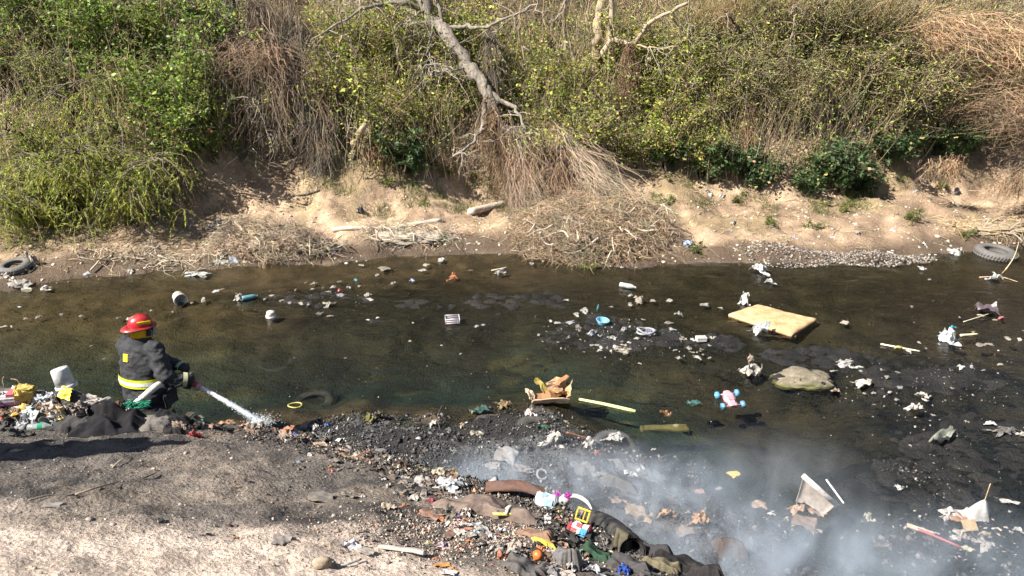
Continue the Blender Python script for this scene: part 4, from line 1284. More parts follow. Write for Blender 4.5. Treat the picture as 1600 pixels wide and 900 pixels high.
# ---------- on the water
pail("plastic_bucket", P(279, 470) + (0, 0, .09), .105, .19, OFFW, "white bucket lying on its side in the brown shallows", (math.radians(96), 0, math.radians(38)))
item("crumpled_bag", BAGS, 372, 468, 17, OFFW, "pale bag just upstream of the blue-green jug", "plastic bag")
bottle(391, 467, 24, (.10, .26, .30), "blue-green plastic jug floating near the white bucket", .5, 'hard', TEAL)
pail("plastic_tub", P(424, 496) + (0, 0, .1), .075, .1, WHITE, "white tub floating upside down on dark water", (math.radians(178), .05, 0), cat="tub", taper=.8)

def small_crate():
    p = P(707, 503)
    r = empty("plastic_crate", p, .12)
    tag(r, "small pale lilac plastic crate stranded on the black weed", "crate")
    w, d, h = .22, .17, .085
    for s in (-1, 1):
        for k in range(3):
            link("side_slat", mesh_np("side_slat", *box(w, .008, .018, (0, s * d / 2, .012 + k * .033))), MAT['hard'], r, color=(.62, .55, .60))
            link("end_slat", mesh_np("end_slat", *box(.008, d - .01, .018, (s * w / 2, 0, .012 + k * .033))), MAT['hard'], r, color=(.62, .55, .60))
        for t in (-1, 1):
            link("corner_post", mesh_np("corner_post", *box(.014, .014, h + .006, (s * (w / 2 - .002), t * (d / 2 - .002), h / 2))), MAT['hard'], r, color=(.55, .48, .54))
    for k in range(5):
        link("floor_slat", mesh_np("floor_slat", *box(.02, d - .02, .006, (-.08 + k * .04, 0, .012))), MAT['hard'], r, color=(.50, .38, .40))
small_crate()
bottle(981, 450, 27, (.45, .47, .46), "cloudy grey bottle floating below the wide debris heap", -.5, 'hard', OFFW)
item("crumpled_bag", BAGS, 1162, 474, 22, WHITE, "round white bag just behind the foam mattress", "plastic bag", hz=1.5, k=1)
item("crumpled_bag", BAGS, 1185, 520, 34, (.60, .62, .64), "white plastic bag caught against the mattress's near edge", "plastic bag", hz=1.0, k=2, dep=.7)

def mattress():
    c = [flat(1138, 494, .0), flat(1236, 526, .0), flat(1276, 501, .0), flat(1182, 478, .0)]
    ctr = sum(c) / 4
    nu, nv = 26, 16
    u, v = np.meshgrid(np.linspace(0, 1, nu), np.linspace(0, 1, nv))
    def plane(u, v):
        return ((1 - u) * (1 - v))[..., None] * c[0] + (u * (1 - v))[..., None] * c[1] + (u * v)[..., None] * c[2] + ((1 - u) * v)[..., None] * c[3] - ctr
    top = plane(u, v)
    e = np.minimum(np.minimum(u, 1 - u), np.minimum(v, 1 - v))
    top[..., 2] = .05 + .012 * fbm(u * 5, v * 5, seed=3) - .03 * np.exp(-e * 40) - .014 * np.exp(-((u - .5) / .02) ** 2) + .03 * (u - .5) ** 2
    bot = plane(u, v); bot[..., 2] = -.02
    V = np.vstack([top.reshape(-1, 3), bot.reshape(-1, 3)]); off = nu * nv
    i0, j0 = np.meshgrid(np.arange(nv - 1), np.arange(nu - 1), indexing='ij'); i = i0 * nu + j0
    f = np.stack([i, i + 1, i + nu + 1, i + nu], -1).reshape(-1, 4)
    bd = list(range(nu)) + [nu * k + nu - 1 for k in range(1, nv)] + [nu * (nv - 1) + k for k in range(nu - 2, -1, -1)] + [nu * k for k in range(nv - 2, 0, -1)]
    sf = [(a, b, b + off, a + off)[::-1] for a, b in zip(bd, bd[1:] + bd[:1])]
    o = link("foam_mattress", mesh_np("foam_mattress", V, [np.vstack([f, f[:, ::-1] + off, np.array(sf)])], smooth=False), MAT['foam'], None, ctr, color=(.66, .43, .235))
    tag(o, "torn slab of yellow-brown foam mattress lying in the shallows", "mattress")
mattress()

def bowl():
    p = P(941, 507)
    r = empty("plastic_bowl", p + (0, 0, -.01)); r.rotation_euler = (.06, .08, 0)
    tag(r, "light blue plastic bowl floating among white scraps", "bowl")
    link("body", lathe_mesh("body", [(0, 0), (.055, 0), (.075, .03), (.095, .085), (.088, .085), (.07, .035), (0, .012)], 28), MAT['hard'], r, color=(.13, .42, .58))
    link("rim", lathe_mesh("rim", [(.088, .083), (.107, .083), (.107, .09), (.088, .09), (.088, .083)], 28), MAT['hard'], r, color=(.18, .48, .64))
bowl()
bottle(934, 484, 13, (.02, .16, .20), "tiny dark teal bottle standing above the blue bowl", .1, 'hard', TEAL, pitch=.15)
item("crumpled_bag", BAGS, 925, 523, 17, (.50, .53, .58), "greyish bag slumped next to the blue bowl", "plastic bag", hz=1.2)
def wad():
    p = P(1010, 523)
    w = mpp(p)
    r = empty("bundled_hose", p)
    tag(r, "grey coiled strap wrapped round a lilac bag in the black mud", "bundle")
    pts = [(math.cos(a) * .13 * (1 + .12 * math.sin(3 * a)), math.sin(a) * .11, .03 + .02 * math.sin(a * 1.5) + a * .004) for a in np.linspace(0, 12, 60)]
    link("strap", mesh_np("strap", *tube_one(pts, .017, 7), smooth=True), MAT['rubber'], r, color=(.33, .33, .35))
    link("inner_bag", BAGS[3], MAT['film'], r, (.02, 0, .01), (0, 0, 1), (.17, .14, .16), (.50, .50, .66))
    link("loose_end", BAGS[5], MAT['film'], r, (.13, .02, .0), (0, 0, 2), (.13, .08, .09), (.62, .62, .68))
wad()
def carton_small():
    p = P(1095, 534)
    r = empty("polystyrene_box", p, .1)
    tag(r, "small white box among scraps downstream of the lilac bag", "box")
    link("tray", bm_box("tray", .15, .1, .05, .006, 2, (0, 0, .035)), MAT['paper'], r, color=(.70, .68, .64))
    link("lid", bm_box("lid", .155, .105, .014, .004, 2, (0, 0, .068)), MAT['paper'], r, color=WHITE)
carton_small()
item("crumpled_bag", BAGS, 1172, 583, 38, (.66, .60, .52), "creamy bundle of bags on the mud beside the weedy boulder", "plastic bag", hz=.95, k=4, dep=.7)
item("crumpled_bag", BAGS, 1172, 570, 15, (.55, .42, .33), "brownish knot poking from the creamy bundle", "plastic bag", hz=1.3, k=6, dz=.05)

def boulder():
    p = P(1257, 589)
    v, f = ICO4
    n = fbm(v[:, 0] * 1.7, v[:, 1] * 1.7, v[:, 2] * 1.7, seed=5, oct=5)
    w = v * (1 + .34 * n + .05 * fbm(v[:, 0] * 9, v[:, 1] * 9, v[:, 2] * 9, seed=9))[:, None] * (.44, .25, .085)
    green = sm((.3 - w[:, 2] / .12 - w[:, 1] * 1.5 + n * .7) / .8)
    c = np.array([.15, .125, .085]) * (1 - green[:, None]) + np.array([.075, .075, .025]) * green[:, None]
    c *= (1 + .4 * fbm(v[:, 0] * 7, v[:, 1] * 7, v[:, 2] * 7, seed=8)[:, None])
    o = link("weedy_boulder", mesh_np("weedy_boulder", w, f, np.clip(c, .01, 1)), MAT['frag'], None, p + (0, 0, -.045))
    tag(o, "low weed-covered boulder with dried scum between the mud bars", "boulder")
boulder()
item("crumpled_bag", BAGS, 1482, 533, 36, (.74, .76, .78), "white plastic bag with a teal tip, alone on the dark shallows", "plastic bag", hz=1.0, k=0)
item("scrap", LUMPS, 1486, 521, 10, (.05, .40, .50), "teal scrap peaking out of the lone white bag", "scrap", dz=.06, hz=1.6)
tyre(1555, 398, .38, (.15, .14, .13), "big grey tyre lying flat at the far waterline", (.06, .04, 0), .03, .27)
item("crumpled_bag", BAGS, 1552, 438, 24, (.70, .72, .68), "white-green bag snagged on a bare floating branch", "plastic bag", k=5)
stick("bare_branch", [P(1556, 438) + (0, 0, .02), at(1572, 420, 12.3), at(1585, 400, 12.4), at(1592, 378, 12.5)], .014, .005, (.45, .33, .19), "thin bent branch sticking up beside the big grey tyre", "branch")
stick("bare_branch", [P(1530, 434) + (0, 0, .01), P(1562, 435) + (0, 0, .03), P(1590, 442) + (0, 0, .01)], .010, .005, (.42, .31, .18), "thin branch lying flat on the water under the snagged bag", "branch")
tyre(345, 363, .27, (.12, .12, .13), "dark tyre half buried upright in the bare slope", (math.radians(62), 0, math.radians(14)), -.03, .27)
tyre(24, 419, .28, (.16, .15, .14), "grey tyre lying in the shade under the feathery tree", (.15, -.05, 0), .03, .27)
tyre(430, 562, .30, (.02, .022, .024), "dark sunken tyre dimly seen farther out from the jet", (.1, .05, 0), 0, .28, z=-.30)
tyre(490, 628, .31, (.02, .022, .024), "sunken black tyre close to the near bank", (.1, -.1, 0), 0, .28, z=-.36)
def yellow_ring():
    p = P(461, 634)
    pts = [(math.cos(a) * .085, math.sin(a) * .06, .004 * math.sin(2 * a)) for a in np.linspace(0, 2 * math.pi, 28)]
    tag(link("plastic_ring", mesh_np("plastic_ring", *tube_one(pts, .009, 8), smooth=True), MAT['hard'], None, p + (0, 0, .008), color=(.48, .42, .10)), "yellow plastic ring floating over the sunken tyre", "ring")
yellow_ring()
item("weed_clump", BAGS, 572, 657, 26, (.21, .19, .07), "dry weed ball lying at the edge of the burnt beach", "weed clump", 'stone')
item("weed_clump", BAGS, 595, 656, 24, (.10, .095, .06), "rounded weedy stone beside the weed ball", "stone", 'stone', hz=1.2)
item("submerged_sheet", SHEETS, 748, 645, 36, (.04, .11, .09), "dark green plastic sheet half sunk near the burnt beach", "plastic sheet", dz=-.02)
item("tan_rock", BAGS, 786, 632, 34, (.26, .18, .10), "tan rock breaking the surface near the torn box", "rock", 'stone', hz=.5, dz=-.02)
board("sunken_plank", P(1040, 665) + (0, 0, -.025), .58, .10, .03, (.23, .21, .10), "mossy plank just under the water beside the ringed tyre", (.03, 0, .06), 'stone', bend=.03)
item("submerged_sheet", SHEETS, 1083, 632, 26, (.02, .13, .13), "teal film under the water upstream of the toy car", "plastic sheet", dz=-.03)
item("submerged_sheet", SHEETS, 1040, 645, 20, (.28, .12, .05), "small rust-orange patch of sunken film", "plastic sheet", dz=-.03)
item("orange_cone", BAGS, 706, 437, 20, (.62, .22, .10), "orange-pink torn plastic near the far shore", "plastic", 'hard', hz=.7, dep=.5)
item("orange_peak", LUMPS, 709, 434, 8, (.66, .24, .10), "upright tip on the orange-pink plastic", "plastic", 'hard', hz=2.6)
item("white_tangle", BAGS, 781, 428, 20, OFFW, "white tangle with twigs by the far shore", "plastic bag", hz=.7)
stick("white_twig", [P(768, 425) + (0, 0, .03), P(792, 423) + (0, 0, .06)], .012, .006, PALE, "pale twig through the white tangle")
item("bottle_top", LUMPS, 644, 439, 9, (.40, .46, .66), "pale blue cap floating on the black weed", "cap", 'hard')
item("blue_scrap", LUMPS, 556, 438, 7, (.05, .45, .55), "bright turquoise scrap near the far mud", "scrap")
item("red_scrap", LUMPS, 532, 455, 9, (.62, .12, .12), "small red scrap in the white cluster upstream", "scrap")
item("crumpled_bag", BAGS, 1188, 425, 37, (.72, .72, .70), "large white bag washed against the gravel bar", "plastic bag", hz=.65, k=3)
item("crumpled_bag", BAGS, 1203, 443, 20, (.52, .53, .53), "grey bag floating below the gravel bar's bag", "plastic bag", hz=.7)
item("plastic_film", SHEETS, 1540, 487, 36, (.13, .10, .12), "dull purple film flat on the water near the frame's edge", "plastic film", dz=-.005)
item("pink_scrap", LUMPS, 1565, 498, 12, (.62, .22, .22), "pink scrap beside the dull purple film", "scrap")
item("crumpled_bag", BAGS, 1404, 545, 20, (.60, .56, .12), "yellowish bag on a pale stick in the black mud", "plastic bag", hz=.6)
stick("pale_stick", [P(1376, 539) + (0, 0, .01), P(1405, 546) + (0, 0, .03), P(1437, 550) + (0, 0, .01)], .013, .01, (.62, .58, .40), "pale stick lying through the yellowish bag")
stick("pale_stick", [P(1500, 526) + (0, 0, .02), P(1527, 524) + (0, 0, .02)], .02, .012, (.55, .45, .28), "short tan stick behind the lone white bag")
stick("pale_stick", [P(1505, 505) + (0, 0, .02), P(1545, 492) + (0, 0, .02)], .008, .006, (.5, .42, .28), "thin pale reed pointing to the dull purple film")
item("crumpled_bag", BAGS, 1430, 642, 30, (.62, .58, .55), "greyish-pink bag at the edge of the far mud bar", "plastic bag", hz=.8, k=1)
item("crumpled_bag", BAGS, 1442, 620, 26, (.66, .62, .52), "cream bag above the greyish-pink one", "plastic bag", hz=.7, k=6)
item("crumpled_bag", BAGS, 1345, 602, 30, (.62, .57, .48), "cream bag on black mud past the weedy boulder", "plastic bag", hz=.7, k=2)
item("crumpled_bag", BAGS, 1325, 572, 44, (.55, .53, .50), "long greyish bag trailing behind the weedy boulder", "plastic bag", hz=.4, dep=.45, rz=0.1)
item("crumpled_bag", BAGS, 1307, 614, 18, (.45, .36, .28), "tan lump of litter at the boulder's foot", "litter", hz=.8)
item("plastic_film", SHEETS, 1475, 690, 62, (.30, .32, .27), "grey-green film streaming in the lower riffle", "plastic film", dep=.3, rz=.5, dz=-.01)
item("plastic_bundle", BAGS, 1565, 676, 55, (.16, .16, .16), "dark grey log-like bundle in the riffle", "bundle", hz=.35, dep=.4, rz=.05)
item("white_slipper", LUMPS, 1545, 666, 20, WHITE, "white slipper shape on the dark bundle", "slipper", 'hard', hz=.6, dep=.4, dz=.03)
item("crumpled_bag", BAGS, 1597, 682, 20, (.70, .64, .58), "cream bag cut by the frame past the dark bundle", "plastic bag")
item("flat_stone", LUMPS, 1420, 548, 14, (.60, .56, .50), "pale flat stone on the black mud", "stone", 'stone', hz=.4)
item("crumpled_bag", BAGS, 1500, 575, 14, WHITE, "small white wrapper below the lone white bag", "wrapper", hz=.5)
item("crumpled_bag", BAGS, 310, 430, 42, (.50, .50, .46), "pale green-grey film heaped at the far mud's edge", "plastic bag", hz=.3, dep=.5)
item("crumpled_bag", BAGS, 30, 448, 44, (.50, .46, .40), "pale tarp lump in the shade of the feathery tree", "plastic bag", hz=.4)
item("crumpled_bag", BAGS, 72, 452, 18, (.58, .52, .46), "small pale bag beside the shaded tarp lump", "plastic bag", hz=.6)
item("crumpled_bag", BAGS, 10, 432, 24, (.48, .42, .36), "pale lump just in front of the shaded tyre", "plastic bag", hz=.6)
item("hanging_rag", BAGS, 55, 415, 20, (.56, .50, .42), "pale rag dangling from the feathery tree's foot", "rag", hz=2.2)

def torn_carton():
    p = P(860, 622)
    r = empty("torn_carton", p, .12)
    tag(r, "torn open tan cardboard box with loose flaps, stranded in deep water", "box")
    cr, tn, og, br = (.80, .62, .42), (.58, .38, .22), (.62, .33, .10), (.40, .19, .09)
    def wall(nm, sx, sy, sz, loc, rot, col, sd):
        link(nm, bm_box(nm, sx, sy, sz, .003, 1, (0, 0, 0), 3, .03, sd), MAT['paper'], r, loc, rot, None, col)
    wall("bottom", .46, .24, .012, (0, 0, .015), (0, .03, 0), br, 1)
    wall("front_wall", .46, .012, .15, (-.02, -.15, .05), (math.radians(48), .04, 0), cr, 2)
    wall("left_wall", .012, .22, .13, (-.24, -.02, .05), (0, math.radians(-40), .1), cr, 3)
    wall("back_wall", .26, .012, .17, (.10, .12, .10), (math.radians(-18), -.25, 0), tn, 4)
    wall("right_wall", .012, .25, .22, (.23, 0, .10), (0, math.radians(16), -.15), tn, 5)
    wall("inner_flap", .20, .012, .15, (.13, -.02, .08), (math.radians(60), .55, .5), og, 6)
    wall("top_flap", .24, .10, .012, (.13, .05, .21), (math.radians(-30), -.35, .5), br, 7)
    wall("yellow_flap", .07, .19, .010, (-.11, .13, .13), (math.radians(42), -.3, .55), (.46, .36, .08), 8)
torn_carton()
stick("floating_pole", [P(905, 624) + (0, 0, .0), P(945, 633) + (0, 0, .012), P(993, 643) + (0, 0, -.004)], .017, .024, (.52, .55, .22), "long yellow-green cane floating beyond the torn box", "cane")

def toy_car():
    p = P(1140, 626)
    r = empty("toy_car", p + (0, 0, -.005), .12); r.rotation_euler = (.25, -.06, .12)
    tag(r, "pink toy car with four blue wheels stranded in the stream", "toy car")
    pk = (.72, .34, .40)
    bm = bmesh.new()
    # waisted chassis
    prof = [(-.13, .045), (-.10, .06), (-.06, .05), (0, .075), (.06, .07), (.10, .055), (.135, .04)]
    vs = []
    for y, hw in prof:
        vs.append([bm.verts.new((s * hw, y, z)) for s, z in ((-1, 0), (-1, .04), (-.6, .065 if abs(y) < .07 else .05), (.6, .065 if abs(y) < .07 else .05), (1, .04), (1, 0))])
    for a, b in zip(vs, vs[1:]):
        for i in range(6):
            bm.faces.new((a[i], a[(i + 1) % 6], b[(i + 1) % 6], b[i]))
    bm.faces.new(vs[0][::-1]); bm.faces.new(vs[-1])
    me = bpy.data.meshes.new("chassis"); bm.to_mesh(me); bm.free()
    link("chassis", me, MAT['hard'], r, color=pk)
    link("seat_hollow", bm_box("seat_hollow", .07, .09, .02, .006, 2, (0, -.01, .068)), MAT['hard'], r, color=(.55, .30, .32))
    for y in (-.105, .1):
        link("axle", mesh_np("axle", *tube_one([(-.12, y, .02), (.12, y, .02)], .011, 8)), MAT['hard'], r, color=pk)
        for s in (-1, 1):
            wv, wf = lathe([(0, -.026), (.03, -.026), (.046, -.018), (.046, .018), (.03, .026), (0, .026)], 18)
            wv = np.stack([wv[:, 2], wv[:, 0], wv[:, 1]], -1)
            wh = link("wheel", mesh_np("wheel", wv, wf, smooth=True), MAT['hard'], r, (s * .13, y, .02), color=(.10, .36, .62))
            link("hub", mesh_np("hub", *box(.01, .02, .02, (s * .028, 0, 0))), MAT['hard'], wh, color=(.5, .6, .7))
toy_car()

# burnt heap in the water's edge, seen through the smoke
tyre(962, 692, .27, (.07, .072, .075), "tyre ring partly under water at the burnt point", (.16, .1, 0), -.07, .27)
item("wet_rag", BAGS, 957, 690, 36, (.34, .33, .31), "grey wet rag draped over the half-sunk tyre", "rag", 'cloth', .7, .55, dz=.03, k=7)
tyre(838, 665, .26, (.06, .058, .05), "dark mossy tyre on the burnt point with a rag on it", (.22, .1, .2), -.09, .36)
item("white_rag", BAGS, 829, 655, 20, (.62, .53, .48), "pale pink-white rag on top of the mossy tyre", "rag", 'cloth', dz=.06, hz=1.3)
item("crumpled_bag", BAGS, 868, 690, 36, (.66, .62, .55), "cream bag on the burnt point behind the smoke's edge", "plastic bag", hz=.8, k=0)
item("crumpled_bag", BAGS, 848, 700, 34, (.56, .53, .48), "long pale bag below the cream one on ash", "plastic bag", hz=.5, dep=.5)
item("crumpled_bag", BAGS, 918, 698, 34, (.60, .58, .55), "white bag next to the half-sunk tyre on ash", "plastic bag", hz=.9, k=3)
item("drink_can", BAGS, 932, 710, 16, (.55, .14, .11), "small faded red packet on the burnt point", "packet", 'paper', hz=.7)
item("green_rag", SHEETS, 848, 672, 22, (.05, .16, .10), "bit of green film beside the mossy tyre", "film")
stick("rust_rod", [P(885, 685) + (0, 0, .08), P(920, 692) + (0, 0, .05)], .012, .012, (.22, .09, .05), "reddish rod lying on the burnt point", "rod")
cloth("burnt_sheet", 1000, 738, .7, .34, (.13, .125, .12), "burnt grey tarp with pale edges at the tip of the burnt beach", .55 * -1, .07, 14, puff=.05)
cloth("burnt_sheet", 965, 755, .55, .30, (.12, .118, .115), "dark crinkled tarp behind the smoke", -.5, .06, 15, puff=.04)
item("crumpled_bag", BAGS, 985, 742, 30, (.62, .60, .57), "white fold of burnt tarp at the water's edge", "tarp", hz=.5, k=4)
item("crumpled_bag", BAGS, 697, 726, 16, (.40, .40, .41), "small grey bag in the thin smoke", "plastic bag")
item("crumpled_bag", BAGS, 676, 665, 15, (.62, .58, .48), "small cream bottle-like scrap at the burnt waterline", "scrap", hz=1.2)
item("crumpled_bag", BAGS, 722, 668, 14, (.50, .42, .28), "tan scrap at the burnt waterline", "scrap", hz=1.0)
item("crumpled_bag", BAGS, 745, 680, 30, (.28, .26, .20), "olive-grey strip of litter along the burnt waterline", "scrap", hz=.5, dep=.4)
stick("charred_wire", [P(688, 672) + (0, 0, .0), P(684, 665) + (0, 0, .12), P(692, 655) + (0, 0, .2)], .006, .004, (.06, .055, .05), "charred bent wire standing at the burnt waterline", "wire")

def burnt_crate():
    p = P(832, 742)
    r = empty("burnt_crate", p, .3); r.rotation_euler = (.7, .1, .3)
    tag(r, "ash-grey grid of a burnt plastic crate", "crate")
    for k in range(4):
        link("bar", mesh_np("bar", *box(.012, .12, .012, (-.06 + .04 * k, 0, .0))), MAT['charred'], r, color=(.30, .30, .30))
        link("cross_bar", mesh_np("cross_bar", *box(.132, .012, .012, (0, -.055 + .037 * k, .009))), MAT['charred'], r, color=(.30, .30, .30))
    p = P(847, 746)
    pts = [(math.cos(a) * .05, math.sin(a) * .05, 0) for a in np.linspace(0, 5.6, 20)]
    o = link("burnt_ring", mesh_np("burnt_ring", *tube_one(pts, .014, 7), smooth=True), MAT['charred'], None, p + (0, 0, .03), (.7, 0, .3), color=(.33, .33, .33))
    tag(o, "ash-grey broken ring beside the burnt crate grid", "ring")
burnt_crate()

for a, b, w, col, lab, hz in [(998, 805, 50, (.40, .29, .19), "tan crumpled cardboard in the smoke, closest to the crest", .45), (1042, 808, 40, (.44, .28, .17), "folded brown carton in the middle of the smoke", .8),
                              (1088, 818, 34, (.42, .25, .15), "upright brown carton flap in the smoke", 1.2), (1062, 812, 26, (.10, .09, .085), "charred lump between the two brown cartons", .8),
                              (965, 782, 28, (.30, .22, .17), "faded brown scrap in the thin smoke", .4), (1092, 770, 20, (.40, .24, .20), "reddish scrap beyond the cartons in smoke", .6),
                              (1185, 792, 26, (.36, .24, .17), "brown carton piece floating in the far smoke", .5), (1242, 800, 28, (.46, .31, .22), "square brown carton piece at the smoke's far side", .9),
                              (1275, 800, 32, (.38, .25, .18), "torn brown strip of carton under the leaning panel", .5), (1255, 818, 40, (.22, .15, .11), "charred brown fragments below the leaning panel", .35),
                              (1205, 806, 14, WHITE, "small white scrap beside the square carton", .9), (1070, 832, 30, (.20, .17, .15), "half-burnt clump low in the smoke", .6), (940, 748, 36, (.26, .25, .24), "ash-coated bag behind the smoke", .5),
                              (910, 735, 40, (.19, .185, .18), "grey melted plastic mass on the burnt point", .5), (790, 715, 40, (.27, .26, .255), "ash-white melted heap in the middle of the burnt beach", .5),
                              (812, 735, 34, (.34, .25, .21), "pinkish burnt scrap on the burnt beach", .4), (770, 730, 26, (.30, .29, .285), "whitish ash clump on the burnt beach", .5)]:
    item("carton_piece" if 'ca' in lab else "burnt_scrap", SHEETS if hz < .7 else BAGS, a, b, w, col, lab, "carton" if 'carton' in lab or 'cardboard' in lab else "burnt litter", 'paper', hz=hz)
item("yellow_scrap", FLATS, 1148, 742, 24, (.66, .46, .12), "small yellow foam flake floating beyond the smoke", "flake", 'foam', hz=.8)
cloth("charred_mound", 1140, 862, .34, .26, (.10, .075, .06), "brown rounded charred mound deep in the smoke", 0, .03, 17, puff=.12, cut=.35)

def leaning_panel():
    Yp = P(1283, 803)[1]
    a, b2, c2, d2 = at(1256, 744, Yp + .12), at(1306, 788, Yp + .02), at(1284, 806, Yp - .03), at(1246, 779, Yp + .06)
    org = P(1278, 800)
    r = empty("leaning_panel", org)
    tag(r, "broken wooden panel with a white edge, tilted out of the smoky water", "panel")
    nrm = np.cross(b2 - a, d2 - a); nrm /= np.linalg.norm(nrm)
    n = 8
    u, v = np.meshgrid(np.linspace(0, 1, n), np.linspace(0, 1, n))
    rg = np.random.default_rng(8)
    pts = (a[None, None] * ((1 - u) * (1 - v))[..., None] + b2 * (u * (1 - v))[..., None] + c2 * (u * v)[..., None] + d2 * ((1 - u) * v)[..., None]) - org
    pts[-1] += rg.normal(0, .012, (n, 3)); pts = pts + nrm * (.006 * fbm(u * 4, v * 4, seed=3))[..., None]
    V = np.vstack([(pts + nrm * .009).reshape(-1, 3), (pts - nrm * .009).reshape(-1, 3)]); o_ = n * n
    i0, j0 = np.meshgrid(np.arange(n - 1), np.arange(n - 1), indexing='ij'); k = (i0 * n + j0).ravel()
    f = np.stack([k, k + 1, k + n + 1, k + n], -1)
    bd = list(range(n)) + [n * q + n - 1 for q in range(1, n)] + [n * (n - 1) + q for q in range(n - 2, -1, -1)] + [n * q for q in range(n - 2, 0, -1)]
    sf = np.array([(p, q, q + o_, p + o_) for p, q in zip(bd, bd[1:] + bd[:1])])
    link("face", mesh_np("face", V, np.vstack([f, f[:, ::-1] + o_, sf])), MAT['paper'], r, color=(.44, .38, .33))
    e = (b2 - a) / np.linalg.norm(b2 - a)
    w = np.cross(nrm, e) * .025
    q = [a - e * .01, b2 + e * .02]
    V = np.array([p + s * w + t * nrm * .02 for p in q for s, t in ((1, 1), (-1, 1), (-1, -1), (1, -1))]) - org
    link("edge_strip", mesh_np("edge_strip", V, np.array([(0, 1, 5, 4), (1, 2, 6, 5), (2, 3, 7, 6), (3, 0, 4, 7), (3, 2, 1, 0), (4, 5, 6, 7)])), MAT['paper'], r, color=(.80, .77, .72))
leaning_panel()
stick("pale_batten", [P(1288, 765) + (0, 0, .12), P(1318, 788) + (0, 0, .01)], .01, .01, (.6, .57, .53), "thin pale batten beside the tilted panel", "batten")

# heap at the far right of the burnt shallows
cloth("plastic_sheet", 1500, 806, .30, .17, (.60, .57, .54), "wide white plastic sheet on the rightmost heap", .1, .06, 21, 'film', puff=.09, cat="plastic sheet")
def tent():
    p = P(1524, 808)
    b = [(-.10, -.06, 0), (.0, -.10, 0), (.10, -.05, 0), (.12, .05, 0), (0, .08, 0), (-.1, .05, 0)]
    V = []; n = 18
    for ti, t in enumerate(np.linspace(0, 1, 9)):
        for j in range(n):
            a = j * 2 * math.pi / n
            rr = (.13 * (1 - t) ** .8 + .004) * (1 + .25 * math.sin(5 * a + t * 2) * (1 - t * .3))
            V.append((rr * math.cos(a) + .045 * t, rr * .6 * math.sin(a), .21 * t))
    f = [(i * n + j, i * n + (j + 1) % n, (i + 1) * n + (j + 1) % n, (i + 1) * n + j) for i in range(8) for j in range(n)]
    o = link("hooded_bag", mesh_np("hooded_bag", np.array(V), np.array(f)), MAT['film'], None, p, color=(.62, .60, .58))
    tag(o, "white bag propped up like a tent on a thin stick", "plastic bag")
    stick("thin_stick", [p + (.04, 0, .0), p + (.045, .0, .2), p + (.052, .0, .40)], .006, .004, (.38, .27, .15), "thin upright stick holding up the tented white bag")
tent()
item("crumpled_bag", BAGS, 1482, 808, 30, (.66, .62, .57), "white bag slumped beside the plastic sheet", "plastic bag", hz=.7, k=5)
item("carton_piece", SHEETS, 1497, 812, 30, (.32, .17, .09), "brown flattened carton under the plastic sheet", "carton", 'paper', hz=.6)
board("carton_square", P(1513, 828) + (0, 0, .05), .15, .11, .012, (.52, .38, .22), "square tan cardboard with a dark stamp", (math.radians(38), .05, .12), 'paper', cat="carton")
item("crumpled_bag", BAGS, 1502, 838, 26, (.50, .42, .36), "dirty pinkish bag in front of the stamped cardboard", "plastic bag", hz=.6)
item("crumpled_bag", BAGS, 1538, 838, 24, (.40, .31, .24), "brown papery lump at the heap's far side", "paper", 'paper', hz=.8)
item("crumpled_bag", BAGS, 1535, 856, 34, (.36, .32, .28), "mottled grey-brown lump low on the rightmost heap", "litter", 'paper', hz=.6)
item("white_scrap", LUMPS, 1492, 842, 14, WHITE, "white cup-like scrap low on the rightmost heap", "scrap", hz=.8)
item("white_scrap", LUMPS, 1512, 858, 20, (.62, .58, .40), "yellowish-white scrap at the bottom of the rightmost heap", "scrap", hz=.5)
board("cream_plank", P(1437, 832) + (0, 0, .03), .24, .05, .02, (.66, .56, .40), "short cream plank lying on the red pole", (0, .12, -.42), 'paper', cat="plank")
stick("red_pole", [P(1418, 826) + (0, 0, .03), P(1455, 840) + (0, 0, .03), P(1500, 858) + (0, 0, .02)], .016, .013, (.36, .06, .07), "faded red pole lying in the burnt shallows", "pole", 'hard')
item("crumpled_bag", BAGS, 1358, 812, 18, (.50, .44, .36), "small pale bag between the panel and the red pole", "plastic bag", hz=1.2)
item("crumpled_bag", BAGS, 1403, 763, 14, (.66, .66, .64), "lone small white cup in the black riffle", "cup", hz=.7)
item("crumpled_bag", BAGS, 1573, 785, 36, (.48, .46, .42), "long pale film past the tented bag", "plastic film", hz=.25, dep=.35)
item("crumpled_bag", BAGS, 1592, 830, 20, (.54, .50, .46), "pale scrap at the frame's edge past the heap", "scrap", hz=.6)

# ---------- scraps in clusters: pale and alike, one group for each cluster
def colour_word(c):
    r, g, b = c
    mx, mn = max(c), min(c)
    if mx < .075: return "black"
    if g > r * 1.15: return "dark green"
    if mx - mn < .16 * mx: return "white" if mx > .5 else ("grey" if mx > .17 else "charcoal")
    if r > 1.9 * g: return "orange-red"
    if b > r: return "bluish"
    if mx > .5: return "cream"
    return "tan" if mx > .3 else ("brown" if mx > .13 else "dark brown")

def numbered(label, colours_x):
    """label 'kind where' -> one label for each piece, told apart by colour and by order from the left among its colour"""
    noun, where = label.split(" | ")
    seen, out = {}, {}
    for k, (w, x) in sorted(enumerate(colours_x), key=lambda q: q[1][1]):
        n = seen.get(w, 0); seen[w] = n + 1
        out[k] = "%s %s %s, %s such from left" % (w, noun, where, ordinal(n))
    return out

